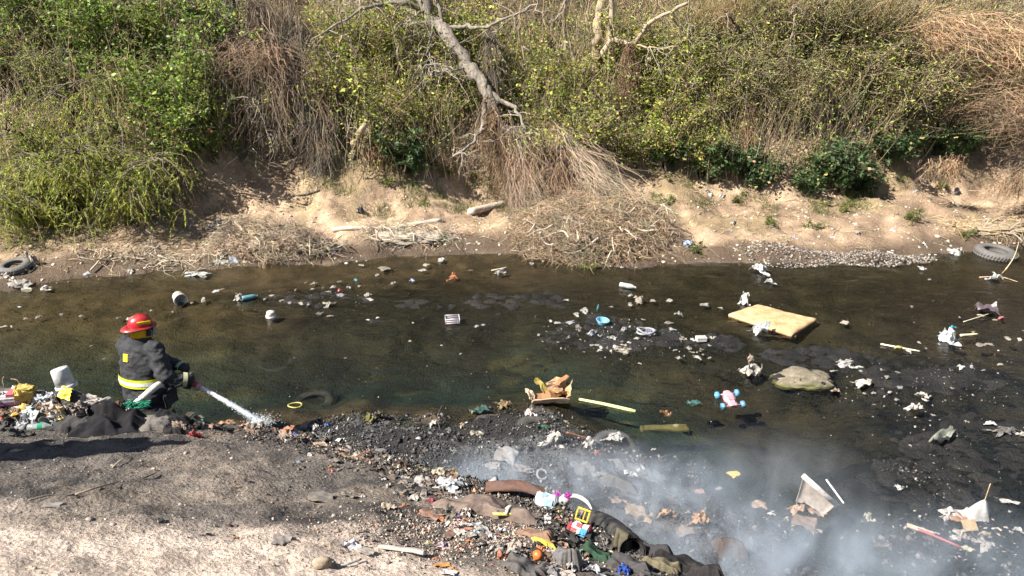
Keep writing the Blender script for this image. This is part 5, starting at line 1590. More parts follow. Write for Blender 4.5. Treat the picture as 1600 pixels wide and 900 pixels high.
def cluster(spots, label, group, cols, pool=LUMPS, mat='film', hz=(.35, .8), name="litter_scrap", cat="scrap", dz=0.0):
    rg = random.Random(len(spots) * 17 + len(label))
    pick = []
    for (a, b, w) in spots:
        g = rg.uniform(.8, 1.1)
        base = rg.choice(cols)
        pick.append((base, tuple(min(.85, q * g) for q in base)))
    labs = numbered(label, [(colour_word(q[0]), s[0]) for q, s in zip(pick, spots)])
    for k, (a, b, w) in enumerate(spots):
        item(name, pool if rg.random() < .75 else FLATS, a, b, w, pick[k][1], labs[k], cat, mat, rg.uniform(.45, .95), rg.uniform(*hz), rg.uniform(0, 6.28), dz=dz, group=group)

def scatter(cx, cy, sx, sy, n, wmin, wmax, seed):
    rg = random.Random(seed)
    return [(rg.gauss(cx, sx), rg.gauss(cy, sy), wmin + (wmax - wmin) * rg.random() ** 2) for _ in range(n)]
PALES = [WHITE, OFFW, (.60, .53, .43), GREYW, (.42, .37, .30), (.30, .27, .23)]
cluster([(490, 444, 11), (505, 450, 9), (521, 450, 12), (513, 458, 11), (533, 462, 16), (545, 450, 10), (470, 475, 15), (488, 452, 8), (440, 472, 9), (452, 474, 10), (482, 476, 8), (516, 478, 24), (499, 490, 14), (516, 494, 10), (574, 462, 18), (578, 468, 16), (530, 441, 9), (561, 448, 10), (424, 462, 9), (414, 468, 9), (462, 454, 8), (478, 443, 7)],
        "scrap | in the cluster below the grass raft", "scraps below the grass raft", PALES)
cluster([(900, 492, 14), (912, 488, 16), (893, 505, 20), (905, 515, 18), (915, 484, 10), (870, 505, 13), (860, 502, 10), (885, 470, 12), (1020, 470, 12), (1000, 472, 26), (985, 478, 14), (960, 530, 16), (965, 545, 18), (975, 548, 20), (955, 549, 10), (935, 541, 14), (995, 530, 10), (940, 525, 9), (1045, 470, 12), (1060, 492, 16), (1045, 505, 14), (975, 515, 14), (1065, 530, 12), (1075, 545, 14), (1090, 560, 16), (1060, 560, 10), (1050, 515, 12), (985, 462, 10), (1100, 478, 16), (1125, 482, 11), (1005, 500, 10), (955, 480, 8), (925, 540, 10), (1072, 530, 9), (1083, 532, 11), (1055, 548, 9)],
        "scrap | on the mud bar around the blue bowl", "scraps around the blue bowl", PALES)
cluster(scatter(960, 535, 50, 16, 30, 5, 10, 31) + scatter(1080, 550, 30, 14, 12, 5, 9, 32), "flake | on the black mud near the blue bowl", "flakes near the blue bowl", PALES, hz=(.3, .6), name="litter_flake")
cluster([(1518, 575, 12), (1533, 495, 14), (1550, 488, 12), (1555, 500, 9), (1575, 530, 14), (1592, 531, 12), (1530, 540, 20), (1545, 538, 14), (1562, 570, 11), (1386, 590, 12), (1376, 578, 9), (1402, 582, 10), (1445, 625, 12), (1405, 606, 14), (1400, 625, 10), (1365, 615, 9), (1510, 660, 9), (1475, 590, 9), (1520, 520, 9), (1436, 536, 10), (1440, 420, 16), (1452, 437, 9), (1320, 505, 16), (1300, 580, 12), (1345, 580, 9), (1425, 480, 7), (1390, 614, 9), (1382, 620, 8)],
        "scrap | on black mud around the lone white bag", "scraps around the lone white bag", PALES)
cluster(scatter(1440, 640, 70, 40, 22, 4, 8, 33) + scatter(1500, 560, 60, 35, 16, 4, 8, 34), "speck | on the far black mud bar", "specks on the far mud bar", PALES, hz=(.3, .6), name="litter_flake")
cluster([(60, 496, 13), (40, 498, 9), (18, 510, 10), (5, 511, 12), (126, 494, 9), (185, 497, 11), (200, 499, 9), (236, 486, 6), (318, 470, 14), (338, 455, 14), (300, 474, 9), (142, 541, 6), (162, 561, 6), (95, 492, 7), (30, 480, 8), (348, 452, 8), (270, 488, 6)],
        "scrap | on the brown shallows beside the white bucket", "scraps on the brown shallows", PALES)
cluster([(735, 424, 9), (660, 423, 14), (600, 421, 22), (615, 444, 12), (745, 510, 8), (755, 508, 7), (575, 500, 8), (590, 497, 7), (640, 533, 6), (690, 540, 5), (720, 553, 5), (540, 560, 5), (460, 560, 5), (645, 505, 6), (665, 415, 14), (690, 408, 12), (830, 412, 10), (565, 415, 10), (590, 430, 9)],
        "flake | in midstream above the sunken tyres", "flakes in midstream", PALES, name="litter_flake")
cluster(scatter(870, 665, 25, 10, 10, 4, 9, 35) + scatter(960, 715, 40, 14, 14, 4, 10, 36) + scatter(720, 690, 55, 16, 30, 4, 11, 37), "scrap | on the burnt beach", "scraps on the burnt beach", name="charred_scrap", cols=[OFFW, GREYW, (.3, .28, .26), (.2, .19, .18)], mat='paper')
cluster(scatter(1090, 790, 50, 30, 26, 5, 14, 38) + scatter(1250, 850, 90, 25, 26, 5, 14, 39) + scatter(1400, 850, 60, 25, 22, 5, 16, 40), "scrap | lying in the smoky shallows", "charred scraps in the shallows", name="charred_scrap", cols=[(.10, .09, .08), (.2, .15, .12), (.32, .28, .25), (.05, .05, .05)], mat='paper')
cluster(scatter(1520, 850, 36, 20, 20, 5, 13, 41) + scatter(1560, 830, 30, 20, 12, 5, 11, 42), "scrap | around the heap with the tented bag", "scraps around the rightmost heap", name="heap_scrap", cols=[OFFW, GREYW, (.4, .3, .22), (.2, .18, .16)], mat='paper')
# far beach
cluster([(1075, 385, 16), (1070, 378, 11), (1085, 388, 12), (1145, 350, 14), (1140, 360, 10), (1110, 305, 14), (1105, 300, 9), (1128, 308, 12), (1165, 333, 10), (1240, 372, 12), (1225, 368, 9), (1300, 372, 10), (1340, 365, 10), (1445, 385, 16), (1490, 396, 22), (1500, 392, 14), (1390, 396, 12), (1395, 360, 12), (1540, 345, 12), (1430, 300, 10), (1490, 305, 12), (1150, 390, 10), (1200, 370, 9)],
        "scrap | on the far beach past the debris heap", "scraps on the far beach past the heap", name="beach_scrap", cols=[WHITE, OFFW, (.55, .58, .64), GREYW])
cluster([(733, 382, 10), (655, 365, 13), (605, 360, 10), (690, 268, 10), (562, 330, 9), (520, 395, 16), (350, 400, 16), (365, 408, 18), (382, 412, 12), (820, 320, 10), (780, 398, 9), (540, 378, 12), (460, 385, 14), (480, 395, 11), (870, 375, 9), (205, 425, 14), (190, 408, 8), (135, 430, 12), (345, 410, 20), (300, 352, 10)],
        "scrap | on the beach between grass raft and debris heap", "scraps on the middle of the far beach", name="beach_scrap", cols=[OFFW, (.55, .5, .42), (.45, .5, .56), (.5, .38, .24)])
item("blue_bag", BAGS, 1072, 384, 18, (.42, .52, .68), "white and pale blue bag at the tip of the debris heap", "plastic bag", k=2)
item("dark_bag", BAGS, 563, 332, 14, (.10, .11, .15), "dark bag on the beach below the stub of trunk", "plastic bag", hz=1.5)
item("dark_bag", BAGS, 690, 268, 12, (.12, .14, .26), "dark blue bag under the thicket's edge", "plastic bag", hz=1.4)
item("dark_bag", BAGS, 892, 282, 12, (.08, .09, .16), "dark bag caught in the pale thatch cone", "plastic bag", hz=1.4, dz=.2)
item("dark_bag", BAGS, 1493, 302, 13, (.22, .20, .24), "dark grey rag hanging on the bare bank", "rag", hz=1.8)
for i, (pts, r0, r1, lab) in enumerate([
    ([(735, 336), (760, 330), (790, 322)], .09, .07, "thick pale log lying on the bank under the dead tree"),
    ([(605, 362), (640, 355), (690, 347)], .05, .05, "half-buried grey log on the beach below the thicket"),
    ([(520, 362), (550, 360), (595, 360)], .05, .035, "thin weathered log end-on to the grey log"),
    ([(1262, 278), (1290, 280), (1325, 290)], .03, .015, "bent pale stick under the biggest star-leaved plant"),
    ([(455, 310), (475, 308), (500, 300)], .03, .015, "dark bent root on the bare slope"),
    ([(1545, 362), (1580, 358), (1620, 350)], .04, .03, "long grey branch on the bank behind the big tyre")]):
    stick("driftwood_log", [P(*q) + (0, 0, r0 * .7) for q in pts], r0, r1, (.42, .36, .29) if i != 4 else (.06, .05, .04), lab, "log", sides=9, n=12)
item("pale_rubble", BAGS, 1345, 205, 26, (.42, .38, .33), "grey rubble showing in the slope among the bushes", "rubble", 'stone', hz=.5)
item("pale_rubble", BAGS, 1360, 212, 14, (.52, .48, .43), "small pale rubble block beside the grey rubble", "rubble", 'stone', hz=.6)

# ---------- the near bank: heap on the left
def hp(px, py, Y=6.42, dz=0.0):
    return at(px, py, Y) + (0, 0, dz)
pail("plastic_bucket", hp(92, 576, 6.6) + (0, 0, 0), .095, .21, (.78, .78, .77), "white bucket standing upside down and tilted behind the litter heap", (math.radians(172), math.radians(-12), .2))
board("foam_block", P(43, 626) + (0, 0, .07), .17, .10, .20, (.72, .54, .16), "yellow foam block standing on the litter heap", (.2, .25, .4), 'foam', .02, "foam", .03, 3)
def printed_box():
    r = empty("printed_carton", P(14, 630) + (0, 0, .04), .1); r.rotation_euler = (.1, -.05, .12)
    tag(r, "white printed packet with a purple band on the heap", "packet")
    link("packet", bm_box("packet", .26, .12, .10, .012, 2, (0, 0, .0), 2, .01, 5), MAT['paper'], r, color=(.66, .62, .66))
    link("print_band", bm_box("print_band", .262, .004, .035, .001, 1, (0, -.063, -.022)), MAT['paper'], r, color=(.20, .08, .20))
    link("red_corner", bm_box("red_corner", .08, .1, .03, .004, 1, (.06, .0, .06)), MAT['paper'], r, color=(.55, .10, .16))
printed_box()
LEFT = [  # name, pool, px, py, width, colour, label, category, material, depth Y, height factor
    ("crumpled_bag", BAGS, 5, 616, 30, (.62, .60, .60), "pale bag half out of frame behind the printed packet", "plastic bag", 'film', 6.5, .8),
    ("yellow_wrapper", SHEETS, 34, 636, 26, (.74, .44, .05), "orange-yellow wrapper under the foam block", "wrapper", 'film', 6.35, .6),
    ("crumpled_bag", BAGS, 66, 622, 26, (.56, .60, .66), "blue-white bag between the foam block and the white bucket", "plastic bag", 'film', 6.45, .9),
    ("crumpled_bag", BAGS, 82, 620, 20, (.68, .70, .72), "small shiny white bag beneath the white bucket", "plastic bag", 'film', 6.45, .9),
    ("yellow_crate_piece", SHEETS, 106, 614, 24, (.78, .62, .03), "bright yellow plastic sheet in front of the white bucket", "plastic sheet", 'hard', 6.4, .9),
    ("crumpled_bag", BAGS, 84, 634, 34, (.64, .52, .44), "pinkish cream bag in the middle of the heap", "plastic bag", 'film', 6.38, .6),
    ("crumpled_bag", BAGS, 52, 642, 44, (.62, .68, .68), "wide pale green-white bag on the heap's near face", "plastic bag", 'film', 6.3, .5),
    ("crumpled_bag", BAGS, 45, 656, 46, (.27, .27, .29), "dark translucent grey bag on the heap's near face", "plastic bag", 'film', 6.22, .6),
    ("crumpled_bag", BAGS, 82, 650, 30, (.44, .43, .40), "greyish bag beside the cream rag", "plastic bag", 'film', 6.25, .8),
    ("cream_rag", BAGS, 101, 640, 20, (.74, .56, .34), "upright cream rag on the heap", "rag", 'cloth', 6.25, 1.5),
    ("cream_rag", BAGS, 96, 656, 16, (.74, .58, .26), "yellow cream foam bit under the upright rag", "foam", 'foam', 6.2, 1.1),
    ("brown_bag", BAGS, 124, 640, 34, (.25, .20, .18), "brown translucent bag by the upright cream rag", "plastic bag", 'film', 6.3, 1.0),
    ("crumpled_bag", BAGS, 150, 628, 40, (.52, .46, .40), "dirty white rag on the crest behind the black coat", "rag", 'cloth', 6.4, .5),
    ("crumpled_bag", BAGS, 168, 638, 26, (.50, .46, .42), "grey-white cloth bit near the black coat's collar", "rag", 'cloth', 6.36, .7),
    ("pink_rag", BAGS, 186, 632, 22, (.34, .20, .18), "dull pink rag close behind the firefighter", "rag", 'cloth', 6.4, .7),
    ("red_bowl", BAGS, 4, 648, 14, (.50, .08, .05), "red plastic lump at the frame's edge of the heap", "plastic", 'hard', 6.3, .7),
    ("brown_scrap", BAGS, 20, 645, 26, (.14, .10, .075), "dark brown clod under the printed packet", "clod", 'paper', 6.3, .6),
    ("brown_scrap", BAGS, 12, 662, 40, (.045, .04, .04), "black charred clod on the shaded heap foot", "clod", 'charred', 6.2, .6),
    ("brown_scrap", BAGS, 30, 676, 40, (.06, .052, .048), "charred clod below the grey bag", "clod", 'charred', 6.05, .4),
]
for nm, pool, a, b, w, c, lab, cat, mt, Y, hz in LEFT:
    item(nm, pool, a, b, w * 1.15, c, lab, cat, mt, .8, hz, loc=P(a, b + w * hz * .2, False))
bottle(0, 0, 36, (.62, .70, .68), "clear bottle with a green label at the foot of the heap", .15, 'clear', (.04, .2, .1), loc=P(64, 670), lab=(.03, .35, .20))
bottle(0, 0, 26, (.66, .70, .70), "clear crushed bottle behind the green-labelled one", .5, 'clear', WHITE, loc=P(42, 664))
stick("bare_twig", [hp(8, 606, 6.5), hp(4, 595, 6.5), hp(6, 588, 6.5)], .006, .003, (.35, .24, .15), "bare twig poking up beside the printed packet", "twig")
stick("bare_twig", [hp(33, 604, 6.5), hp(27, 594, 6.5), hp(17, 592, 6.5)], .006, .003, (.35, .24, .15), "bent bare twig poking up behind the foam block", "twig")

cloth("black_coat", 176, 664, .80, .46, (.015, .015, .018), "big black coat thrown over the crest behind the firefighter", .0, .07, 41, puff=.07, cat="coat", cut=.3, fold=8)
cloth("sunlit_coat_flap", 236, 664, .44, .30, (.15, .135, .12), "grey part of the black coat, its sunlight painted into the colour", .1, .04, 42, puff=.05, cat="cloth", cut=.3)  # grey tone paints sunlight on this part of the black coat
cloth("black_rag", 265, 656, .5, .28, (.016, .016, .018), "black torn rag along the crest in front of the firefighter", -.1, .07, 43, puff=.09, cut=.5)
cloth("black_rag", 272, 676, .22, .16, (.03, .028, .028), "small black rag at the crest foot", .2, .05, 44, puff=.04, cut=.4)
cloth("dark_rag", 318, 662, .3, .18, (.035, .032, .03), "dark brown rag under the jet", .1, .05, 45, puff=.05, cut=.5)
cloth("dark_sheet", 110, 668, .5, .2, (.06, .057, .055), "dark dusty sheet between heap and black coat", .0, .05, 46, puff=.03, cut=.5)
def green_net():
    p = hp(214, 632, 6.38)
    rng = np.random.default_rng(5)
    pl = []
    for k in range(26):
        a = rng.normal(0, 1, (4, 3)) * (.07, .03, .022)
        pl.append(tube_one(smooth_line(a, 8), .004, 4))
    V, F, _ = join_np(pl)
    tag(link("green_net", mesh_np("green_net", V, F), MAT['cloth'], None, p, color=(.03, .26, .15)), "tangle of green netting where the hose crosses the crest", "net")
green_net()
NEARI = [  # name, pool, px, py, width, colour, label, category, material, height
    ("red_cup", BAGS, 304, 684, 26, (.66, .08, .10), "crushed red and white cup below the black rag", "cup", 'paper', .8),
    ("plastic_disc", LUMPS, 268, 652, 12, (.05, .22, .6), "small bright blue lid on the black rag", "lid", 'hard', .6),
    ("can", BAGS, 318, 661, 13, (.06, .24, .22), "teal tin on the crest under the jet", "tin", 'metal', .9),
    ("carton_piece", BAGS, 352, 664, 30, (.42, .24, .15), "rusty brown carton on the crest by the jet's foot", "carton", 'paper', .5),
    ("carton_piece", BAGS, 385, 668, 30, (.55, .34, .22), "orange-tan carton where the jet strikes", "carton", 'paper', .5),
    ("pale_stone", LUMPS, 398, 662, 14, (.66, .58, .42), "cream stone at the jet's splash", "stone", 'stone', .9),
    ("carton_piece", BAGS, 330, 668, 22, (.30, .20, .15), "dull brown carton between the red cup and the splash", "carton", 'paper', .5),
    ("clay_pot", BAGS, 447, 676, 28, (.45, .20, .11), "orange-brown broken pot on the crest", "pot", 'stone', .7),
    ("dark_shard", BAGS, 428, 676, 20, (.14, .075, .05), "dark brown shard beside the broken pot", "shard", 'metal', .7),
    ("blue_bag", BAGS, 462, 682, 16, (.03, .06, .50), "deep blue bag in front of the broken pot", "plastic bag", 'film', .8),
    ("blue_bag", LUMPS, 484, 668, 14, (.03, .36, .62), "sky blue scrap on the crest past the broken pot", "scrap", 'film', .8),
    ("blue_bag", LUMPS, 512, 665, 12, (.02, .12, .45), "blue scrap at the burnt beach's waterline", "scrap", 'film', .8),
    ("white_cup", BAGS, 492, 672, 14, (.62, .58, .52), "white torn cup above the tan carton lid", "cup", 'paper', 1.2),
    ("white_cup", BAGS, 492, 684, 16, (.70, .66, .60), "white paper wad under the torn cup", "paper", 'paper', .8),
    ("tan_wrap", BAGS, 474, 682, 14, (.38, .22, .08), "mustard brown wrapper beside the deep blue bag", "wrapper", 'film', .7),
    ("white_paper", SHEETS, 527, 692, 26, (.72, .70, .68), "white paper sheet on the dark crest", "paper", 'paper', .7),
    ("dark_shoe", BAGS, 466, 723, 20, (.16, .16, .17), "grey-edged dark shoe on the ash slope", "shoe", 'rubber', .35),
    ("white_rag", LUMPS, 483, 713, 13, (.55, .53, .50), "small white rag above the dark shoe", "rag", 'cloth', .9),
    ("red_scrap", LUMPS, 517, 736, 12, (.56, .14, .14), "red-pink scrap on the ash slope", "scrap", 'film', .8),
    ("brown_carton", SHEETS, 534, 706, 26, (.44, .32, .26), "pale pinkish carton on the burning crest", "carton", 'paper', .5),
    ("brown_carton", SHEETS, 548, 716, 44, (.36, .26, .15), "long tan carton at the start of the burnt heap", "carton", 'paper', .4),
    ("brown_carton", BAGS, 576, 712, 22, (.26, .10, .06), "rust-brown crumpled tin on the burnt heap", "tin", 'metal', .7),
    ("white_carton", SHEETS, 564, 712, 22, (.54, .50, .44), "pale torn carton beside the rust-brown tin", "carton", 'paper', .6),
    ("ash_sheet", SHEETS, 500, 780, 44, (.20, .18, .16), "grey ash-covered sheet on the slope", "sheet", 'paper', .35),
    ("ash_sheet", SHEETS, 545, 776, 30, (.22, .20, .165), "olive-grey leaf-like sheet on the slope", "sheet", 'paper', .5),
    ("ash_sheet", SHEETS, 440, 842, 32, (.33, .29, .26), "grey torn cardboard on the pale dust", "cardboard", 'paper', .4),
    ("ash_sheet", SHEETS, 436, 850, 26, (.22, .20, .19), "dark grey flap below the torn cardboard", "cardboard", 'paper', .4),
    ("cream_carton", SHEETS, 606, 795, 26, (.44, .36, .27), "cream torn carton at the edge of the litter", "carton", 'paper', .7),
    ("orange_scrap", LUMPS, 632, 792, 20, (.58, .24, .12), "orange scrap under the dirty grey bag", "scrap", 'film', .6),
    ("grey_bag", BAGS, 655, 780, 40, (.38, .34, .30), "dirty grey bag leading up to the white one", "plastic bag", 'film', .5),
    ("white_bag", BAGS, 700, 766, 66, (.60, .62, .63), "long white plastic bag stretched over the crest", "plastic bag", 'film', .4),
    ("white_bag", BAGS, 722, 760, 34, (.70, .72, .73), "bright white bag bunched on the crest", "plastic bag", 'film', .9),
    ("orange_tag", LUMPS, 741, 768, 10, (.66, .28, .06), "small orange tab beside the bunched white bag", "tab", 'hard', 1.4),
    ("tan_rag", BAGS, 682, 742, 26, (.56, .48, .36), "cream paper wad on the burnt heap's top", "paper", 'paper', .8),
    ("tan_rag", BAGS, 704, 742, 24, (.34, .24, .15), "brown paper wad beside the cream one", "paper", 'paper', .9),
    ("tan_rag", BAGS, 622, 732, 18, (.46, .38, .24), "tan scrap on the black part of the burnt heap", "scrap", 'paper', .6),
    ("tan_rag", BAGS, 640, 745, 16, (.40, .32, .18), "mustard tan scrap near the black part", "scrap", 'paper', .6),
    ("tan_rag", BAGS, 655, 732, 16, (.30, .30, .12), "greenish scrap against the smoke", "scrap", 'film', .5),
    ("maroon_rag", BAGS, 676, 785, 30, (.26, .06, .08), "maroon rag at the edge of the rusty sheet", "rag", 'cloth', .4),
    ("green_bottle_bag", BAGS, 702, 800, 20, (.11, .13, .10), "dark green glassy jar lying by the rusty sheet", "jar", 'clear', 1.2),
    ("rust_plank", SHEETS, 672, 805, 40, (.30, .16, .11), "rust-brown flat piece in front of the maroon rag", "metal sheet", 'metal', .3),
    ("orange_scrap", LUMPS, 690, 812, 16, (.62, .24, .10), "orange-red scrap before the rusty sheet", "scrap", 'film', .6),
    ("toy_packet", BAGS, 713, 812, 16, (.30, .10, .45), "purple and pink packet under the rusty sheet's corner", "packet", 'film', .8),
    ("toy_packet", LUMPS, 718, 822, 14, (.55, .09, .10), "red foil scrap under the purple packet", "scrap", 'film', .6),
    ("white_paper", BAGS, 745, 826, 44, (.62, .60, .56), "large crinkled white plastic below the rusty sheet", "plastic bag", 'film', .5),
    ("white_paper", BAGS, 765, 842, 40, (.58, .52, .48), "pinkish white plastic under the crinkled one", "plastic bag", 'film', .45),
    ("white_paper", BAGS, 785, 832, 30, (.64, .62, .62), "white torn bag by the sandal", "plastic bag", 'film', .5),
    ("blue_tint_bag", BAGS, 748, 836, 20, (.42, .56, .58), "pale turquoise bag in the white litter", "plastic bag", 'film', .6),
    ("lilac_bag", BAGS, 693, 857, 30, (.52, .37, .42), "lilac-pink bag on the dusty slope", "plastic bag", 'film', .7),
    ("dark_packet", SHEETS, 676, 862, 22, (.20, .18, .16), "dark-edged yellow packet beside the lilac bag", "packet", 'paper', .6),
    ("cream_scrap", LUMPS, 670, 850, 14, (.60, .50, .22), "yellowish scrap above the dark-edged packet", "scrap", 'film', .6),
    ("white_paper", SHEETS, 700, 898, 30, (.70, .66, .64), "white paper at the frame's bottom under the orange piece", "paper", 'paper', .5),
    ("orange_piece", SHEETS, 690, 884, 30, (.74, .30, .06), "flat orange plastic piece on the dust", "plastic piece", 'hard', .3),
    ("orange_piece", LUMPS, 708, 890, 13, (.70, .24, .05), "orange crumb beside the flat orange piece", "scrap", 'hard', .6),
    ("paper_bag", BAGS, 546, 858, 40, (.68, .65, .68), "crumpled white paper bag on the pale dust", "paper bag", 'paper', .8),
    ("paper_bag", SHEETS, 570, 864, 34, (.50, .44, .38), "translucent film trailing from the crumpled paper bag", "film", 'film', .3),
    ("brown_brick", BAGS, 358, 824, 17, (.30, .20, .17), "small square brick lump by the crack in the ground", "brick", 'stone', .7),
    ("orange_clay", LUMPS, 368, 842, 12, (.46, .20, .10), "orange clay crumb below the brick lump", "clay", 'stone', .7),
    ("black_clump", BAGS, 252, 814, 24, (.035, .033, .033), "black charred clump on the pale dust", "charred clump", 'charred', .35),
    ("black_clump", BAGS, 328, 836, 16, (.02, .02, .02), "black lump painted as the dark inside of the crack", "charred clump", 'charred', .3),  # black colour stands for the shade inside the ground crack
    ("grey_flake", FLATS, 335, 896, 16, (.20, .20, .20), "grey flake at the bottom edge of the dust", "flake", 'paper', .3),
    ("tan_flake", FLATS, 368, 760, 18, (.44, .28, .18), "tan wood chip on the ash slope", "wood chip", 'paper', .3),
    ("tan_flake", FLATS, 208, 793, 16, (.44, .40, .35), "pale flat chip on the ash slope", "chip", 'paper', .3),
    ("grey_flake", FLATS, 82, 790, 30, (.36, .33, .30), "pale curled bark on the dusty slope", "bark", 'paper', .35),
    ("tan_flake", FLATS, 25, 705, 22, (.50, .36, .26), "tan chip between the two long shadows", "chip", 'paper', .3),
]
for nm, pool, a, b, w, c, lab, cat, mt, hz in NEARI:
    item(nm, pool, a, b, w, c, lab, cat, mt, .75, hz)
stick("thin_reed", [P(176, 733) + (0, 0, .01), P(190, 724) + (0, 0, .03), P(202, 716) + (0, 0, .01)], .004, .003, (.50, .40, .28), "thin pale reed on the ash slope")
stick("broken_branch", [P(118, 776) + (0, 0, .01), P(150, 770) + (0, 0, .03), P(187, 757) + (0, 0, .02)], .008, .004, (.20, .16, .13), "broken grey branch lying on the ash slope", "branch")
stick("dark_twig", [P(45, 785) + (0, 0, .01), P(80, 778) + (0, 0, .02), P(118, 776) + (0, 0, .01)], .006, .004, (.20, .16, .13), "dark thin twig in line with the broken branch", "twig")
stick("dark_twig", [P(222, 750) + (0, 0, .01), P(245, 742) + (0, 0, .02)], .006, .004, (.10, .085, .07), "short dark twig above the broken branch", "twig")
stick("wire_loop", [P(524, 888) + (0, 0, .01), P(545, 888) + (0, 0, .03), P(565, 878) + (0, 0, .02)], .007, .006, (.20, .19, .18), "grey cord running from the paper bag to the stone", "cord")
def wedge_stone():
    p = P(507, 886)
    v, f = ICO2
    w = v * (.06, .03, .042) * (1 + .45 * fbm(v[:, 0] * 1.6, v[:, 1] * 1.6, v[:, 2] * 1.6, seed=6))[:, None]
    tag(link("wedge_stone", mesh_np("wedge_stone", w, f), MAT['stone'], None, p + (0, 0, .03), (.5, .3, .6), (1, 1, 1), (.40, .32, .23)), "tan wedge-shaped stone tilted out of the dust", "stone")
wedge_stone()
p_ = P(630, 862)
board("wooden_batten", p_ + (0, 0, .02), .30, .05, .022, (.58, .50, .44), "pale wooden slat half sunk in the dust", normal_rot(p_[0], p_[1], -.32), 'paper', cat="slat", bend=.008)

# ---------- the big crest heap
cloth("rusty_sheet", 765, 795, .92, .42, (.15, .11, .088), "large rust-brown dented sheet lying over the crest", -.30, .045, 51, 'metal', puff=.10, cat="metal sheet", cut=.42, fold=5.5)
def half_pipe():
    a, b = P(758, 772) + (0, 0, .05), P(852, 782) + (0, 0, .05)
    n, k = 14, 12
    V = []
    for t in np.linspace(0, 1, n):
        c = a * (1 - t) + b * t + np.array([0, 0, .05 * math.sin(t * 3.0)])
        for ph in np.linspace(-.3, 2.7, k):
            V.append(c + np.array([.006 * math.sin(9 * t + ph), -math.cos(ph) * .055, math.sin(ph) * .04 + .006 * math.sin(13 * t + 3 * ph)]))
        for ph in np.linspace(2.7, -.3, k):
            V.append(c + np.array([.006 * math.sin(9 * t + ph), -math.cos(ph) * .050, math.sin(ph) * .035 + .006 * math.sin(13 * t + 3 * ph)]))
    V = np.array(V); m = 2 * k
    f = np.array([(i * m + j, i * m + (j + 1) % m, (i + 1) * m + (j + 1) % m, (i + 1) * m + j) for i in range(n - 1) for j in range(m)])
    tag(link("rusty_gutter", mesh_np("rusty_gutter", V - a, f, smooth=True), MAT['metal'], None, a, color=(.10, .05, .036)), "orange-brown rusty gutter curved along the back of the brown sheet", "gutter")
half_pipe()
def sandal():
    p = P(792, 813)
    r = empty("sandal", p + (0, 0, .05)); r.rotation_euler = normal_rot(p[0], p[1], .1)
    tag(r, "white sandal with a yellow sole edge on the brown sheet", "sandal")
    o = [(math.cos(a) * .10, math.sin(a) * (.035 + .008 * math.cos(a))) for a in np.linspace(0, 2 * math.pi, 20, endpoint=False)]
    V = np.array([(x, y, z) for z in (0, .018) for x, y in o]); k = 20
    f4 = np.array([(i, (i + 1) % k, (i + 1) % k + k, i + k) for i in range(k)])
    link("sole", mesh_np("sole", V, [f4, np.arange(k)[None, ::-1].copy(), (np.arange(k) + k)[None]]), MAT['hard'], r, color=(.72, .60, .14))
    link("strap", mesh_np("strap", *tube_one(smooth_line([(-.01, -.04, .012), (.01, -.02, .05), (.03, .0, .055), (.01, .03, .04), (-.01, .04, .012)], 12), .012, 6)), MAT['paper'], r, color=WHITE)
    link("insole", BAGS[2], MAT['paper'], r, (-.04, .0, .015), (0, 0, 0), (.08, .05, .035), (.20, .17, .15))
sandal()
def packet(px, py, w, h, base, bands, label, rot, dz=.06):
    p = P(px, py)
    r = empty("snack_packet", p + (0, 0, dz)); r.rotation_euler = rot
    tag(r, label, "packet")
    link("wrapper", bm_box("wrapper", w, h, .022, .009, 2, (0, 0, 0), 3, .012, px), MAT['film'], r, color=base)
    for (cx, cy, bw, bh, c) in bands:
        link("printed_patch", bm_box("printed_patch", bw, bh, .004, .0015, 1, (cx, cy, .0145)), MAT['film'], r, color=c)
packet(852, 792, .155, .10, (.66, .74, .80), [(-.04, .02, .05, .04, (.08, .34, .70)), (.03, -.015, .06, .05, (.16, .44, .72)), (.0, .035, .03, .02, (.10, .30, .62))], "light blue and white packet leaning at the gutter's end", (math.radians(48), 0, -.35))
packet(905, 838, .11, .085, (.78, .76, .75), [(.03, -.015, .045, .055, (.03, .30, .66)), (-.01, .02, .04, .03, (.50, .06, .06)), (-.035, -.025, .035, .03, (.35, .08, .06))], "white packet printed red and blue beside the red cloth", (math.radians(38), .2, -.45))
item("clear_bag", BAGS, 866, 784, 32, (.62, .62, .56), "crinkled clear bag standing up on the crest", "plastic bag", 'clear', hz=2.0, k=2)
def mask_toy():
    p = P(882, 792)
    r = empty("plush_toy", p + (0, 0, .02)); r.rotation_euler = (.2, 0, -.3)
    tag(r, "white plastic toy face with a magenta bow on the crest", "toy")
    v, f = ICO3
    link("face", mesh_np("face", v * (.045, .03, .055) * (1 + .05 * fbm(v[:, 0] * 2, v[:, 1] * 2, v[:, 2] * 2, seed=4))[:, None] + (0, 0, .05), f, smooth=True), MAT['hard'], r, color=WHITE)
    for s in (-1, 1):
        link("eye_patch", mesh_np("eye_patch", ICO2[0] * (.010, .006, .012) + (s * .017 + .006, -.029, .055), ICO2[1], smooth=True), MAT['hard'], r, color=BLACK)
        link("bow_loop", BAGS[4 + s], MAT['film'], r, (s * .035 - .01, -.005, .095), (0, s * .5, 0), (.065, .04, .08), (.66, .04, .55))
mask_toy()
item("yellow_bead", LUMPS, 874, 802, 9, (.55, .50, .10), "little yellow-green bead in front of the toy face", "bead", 'hard', hz=1.1)
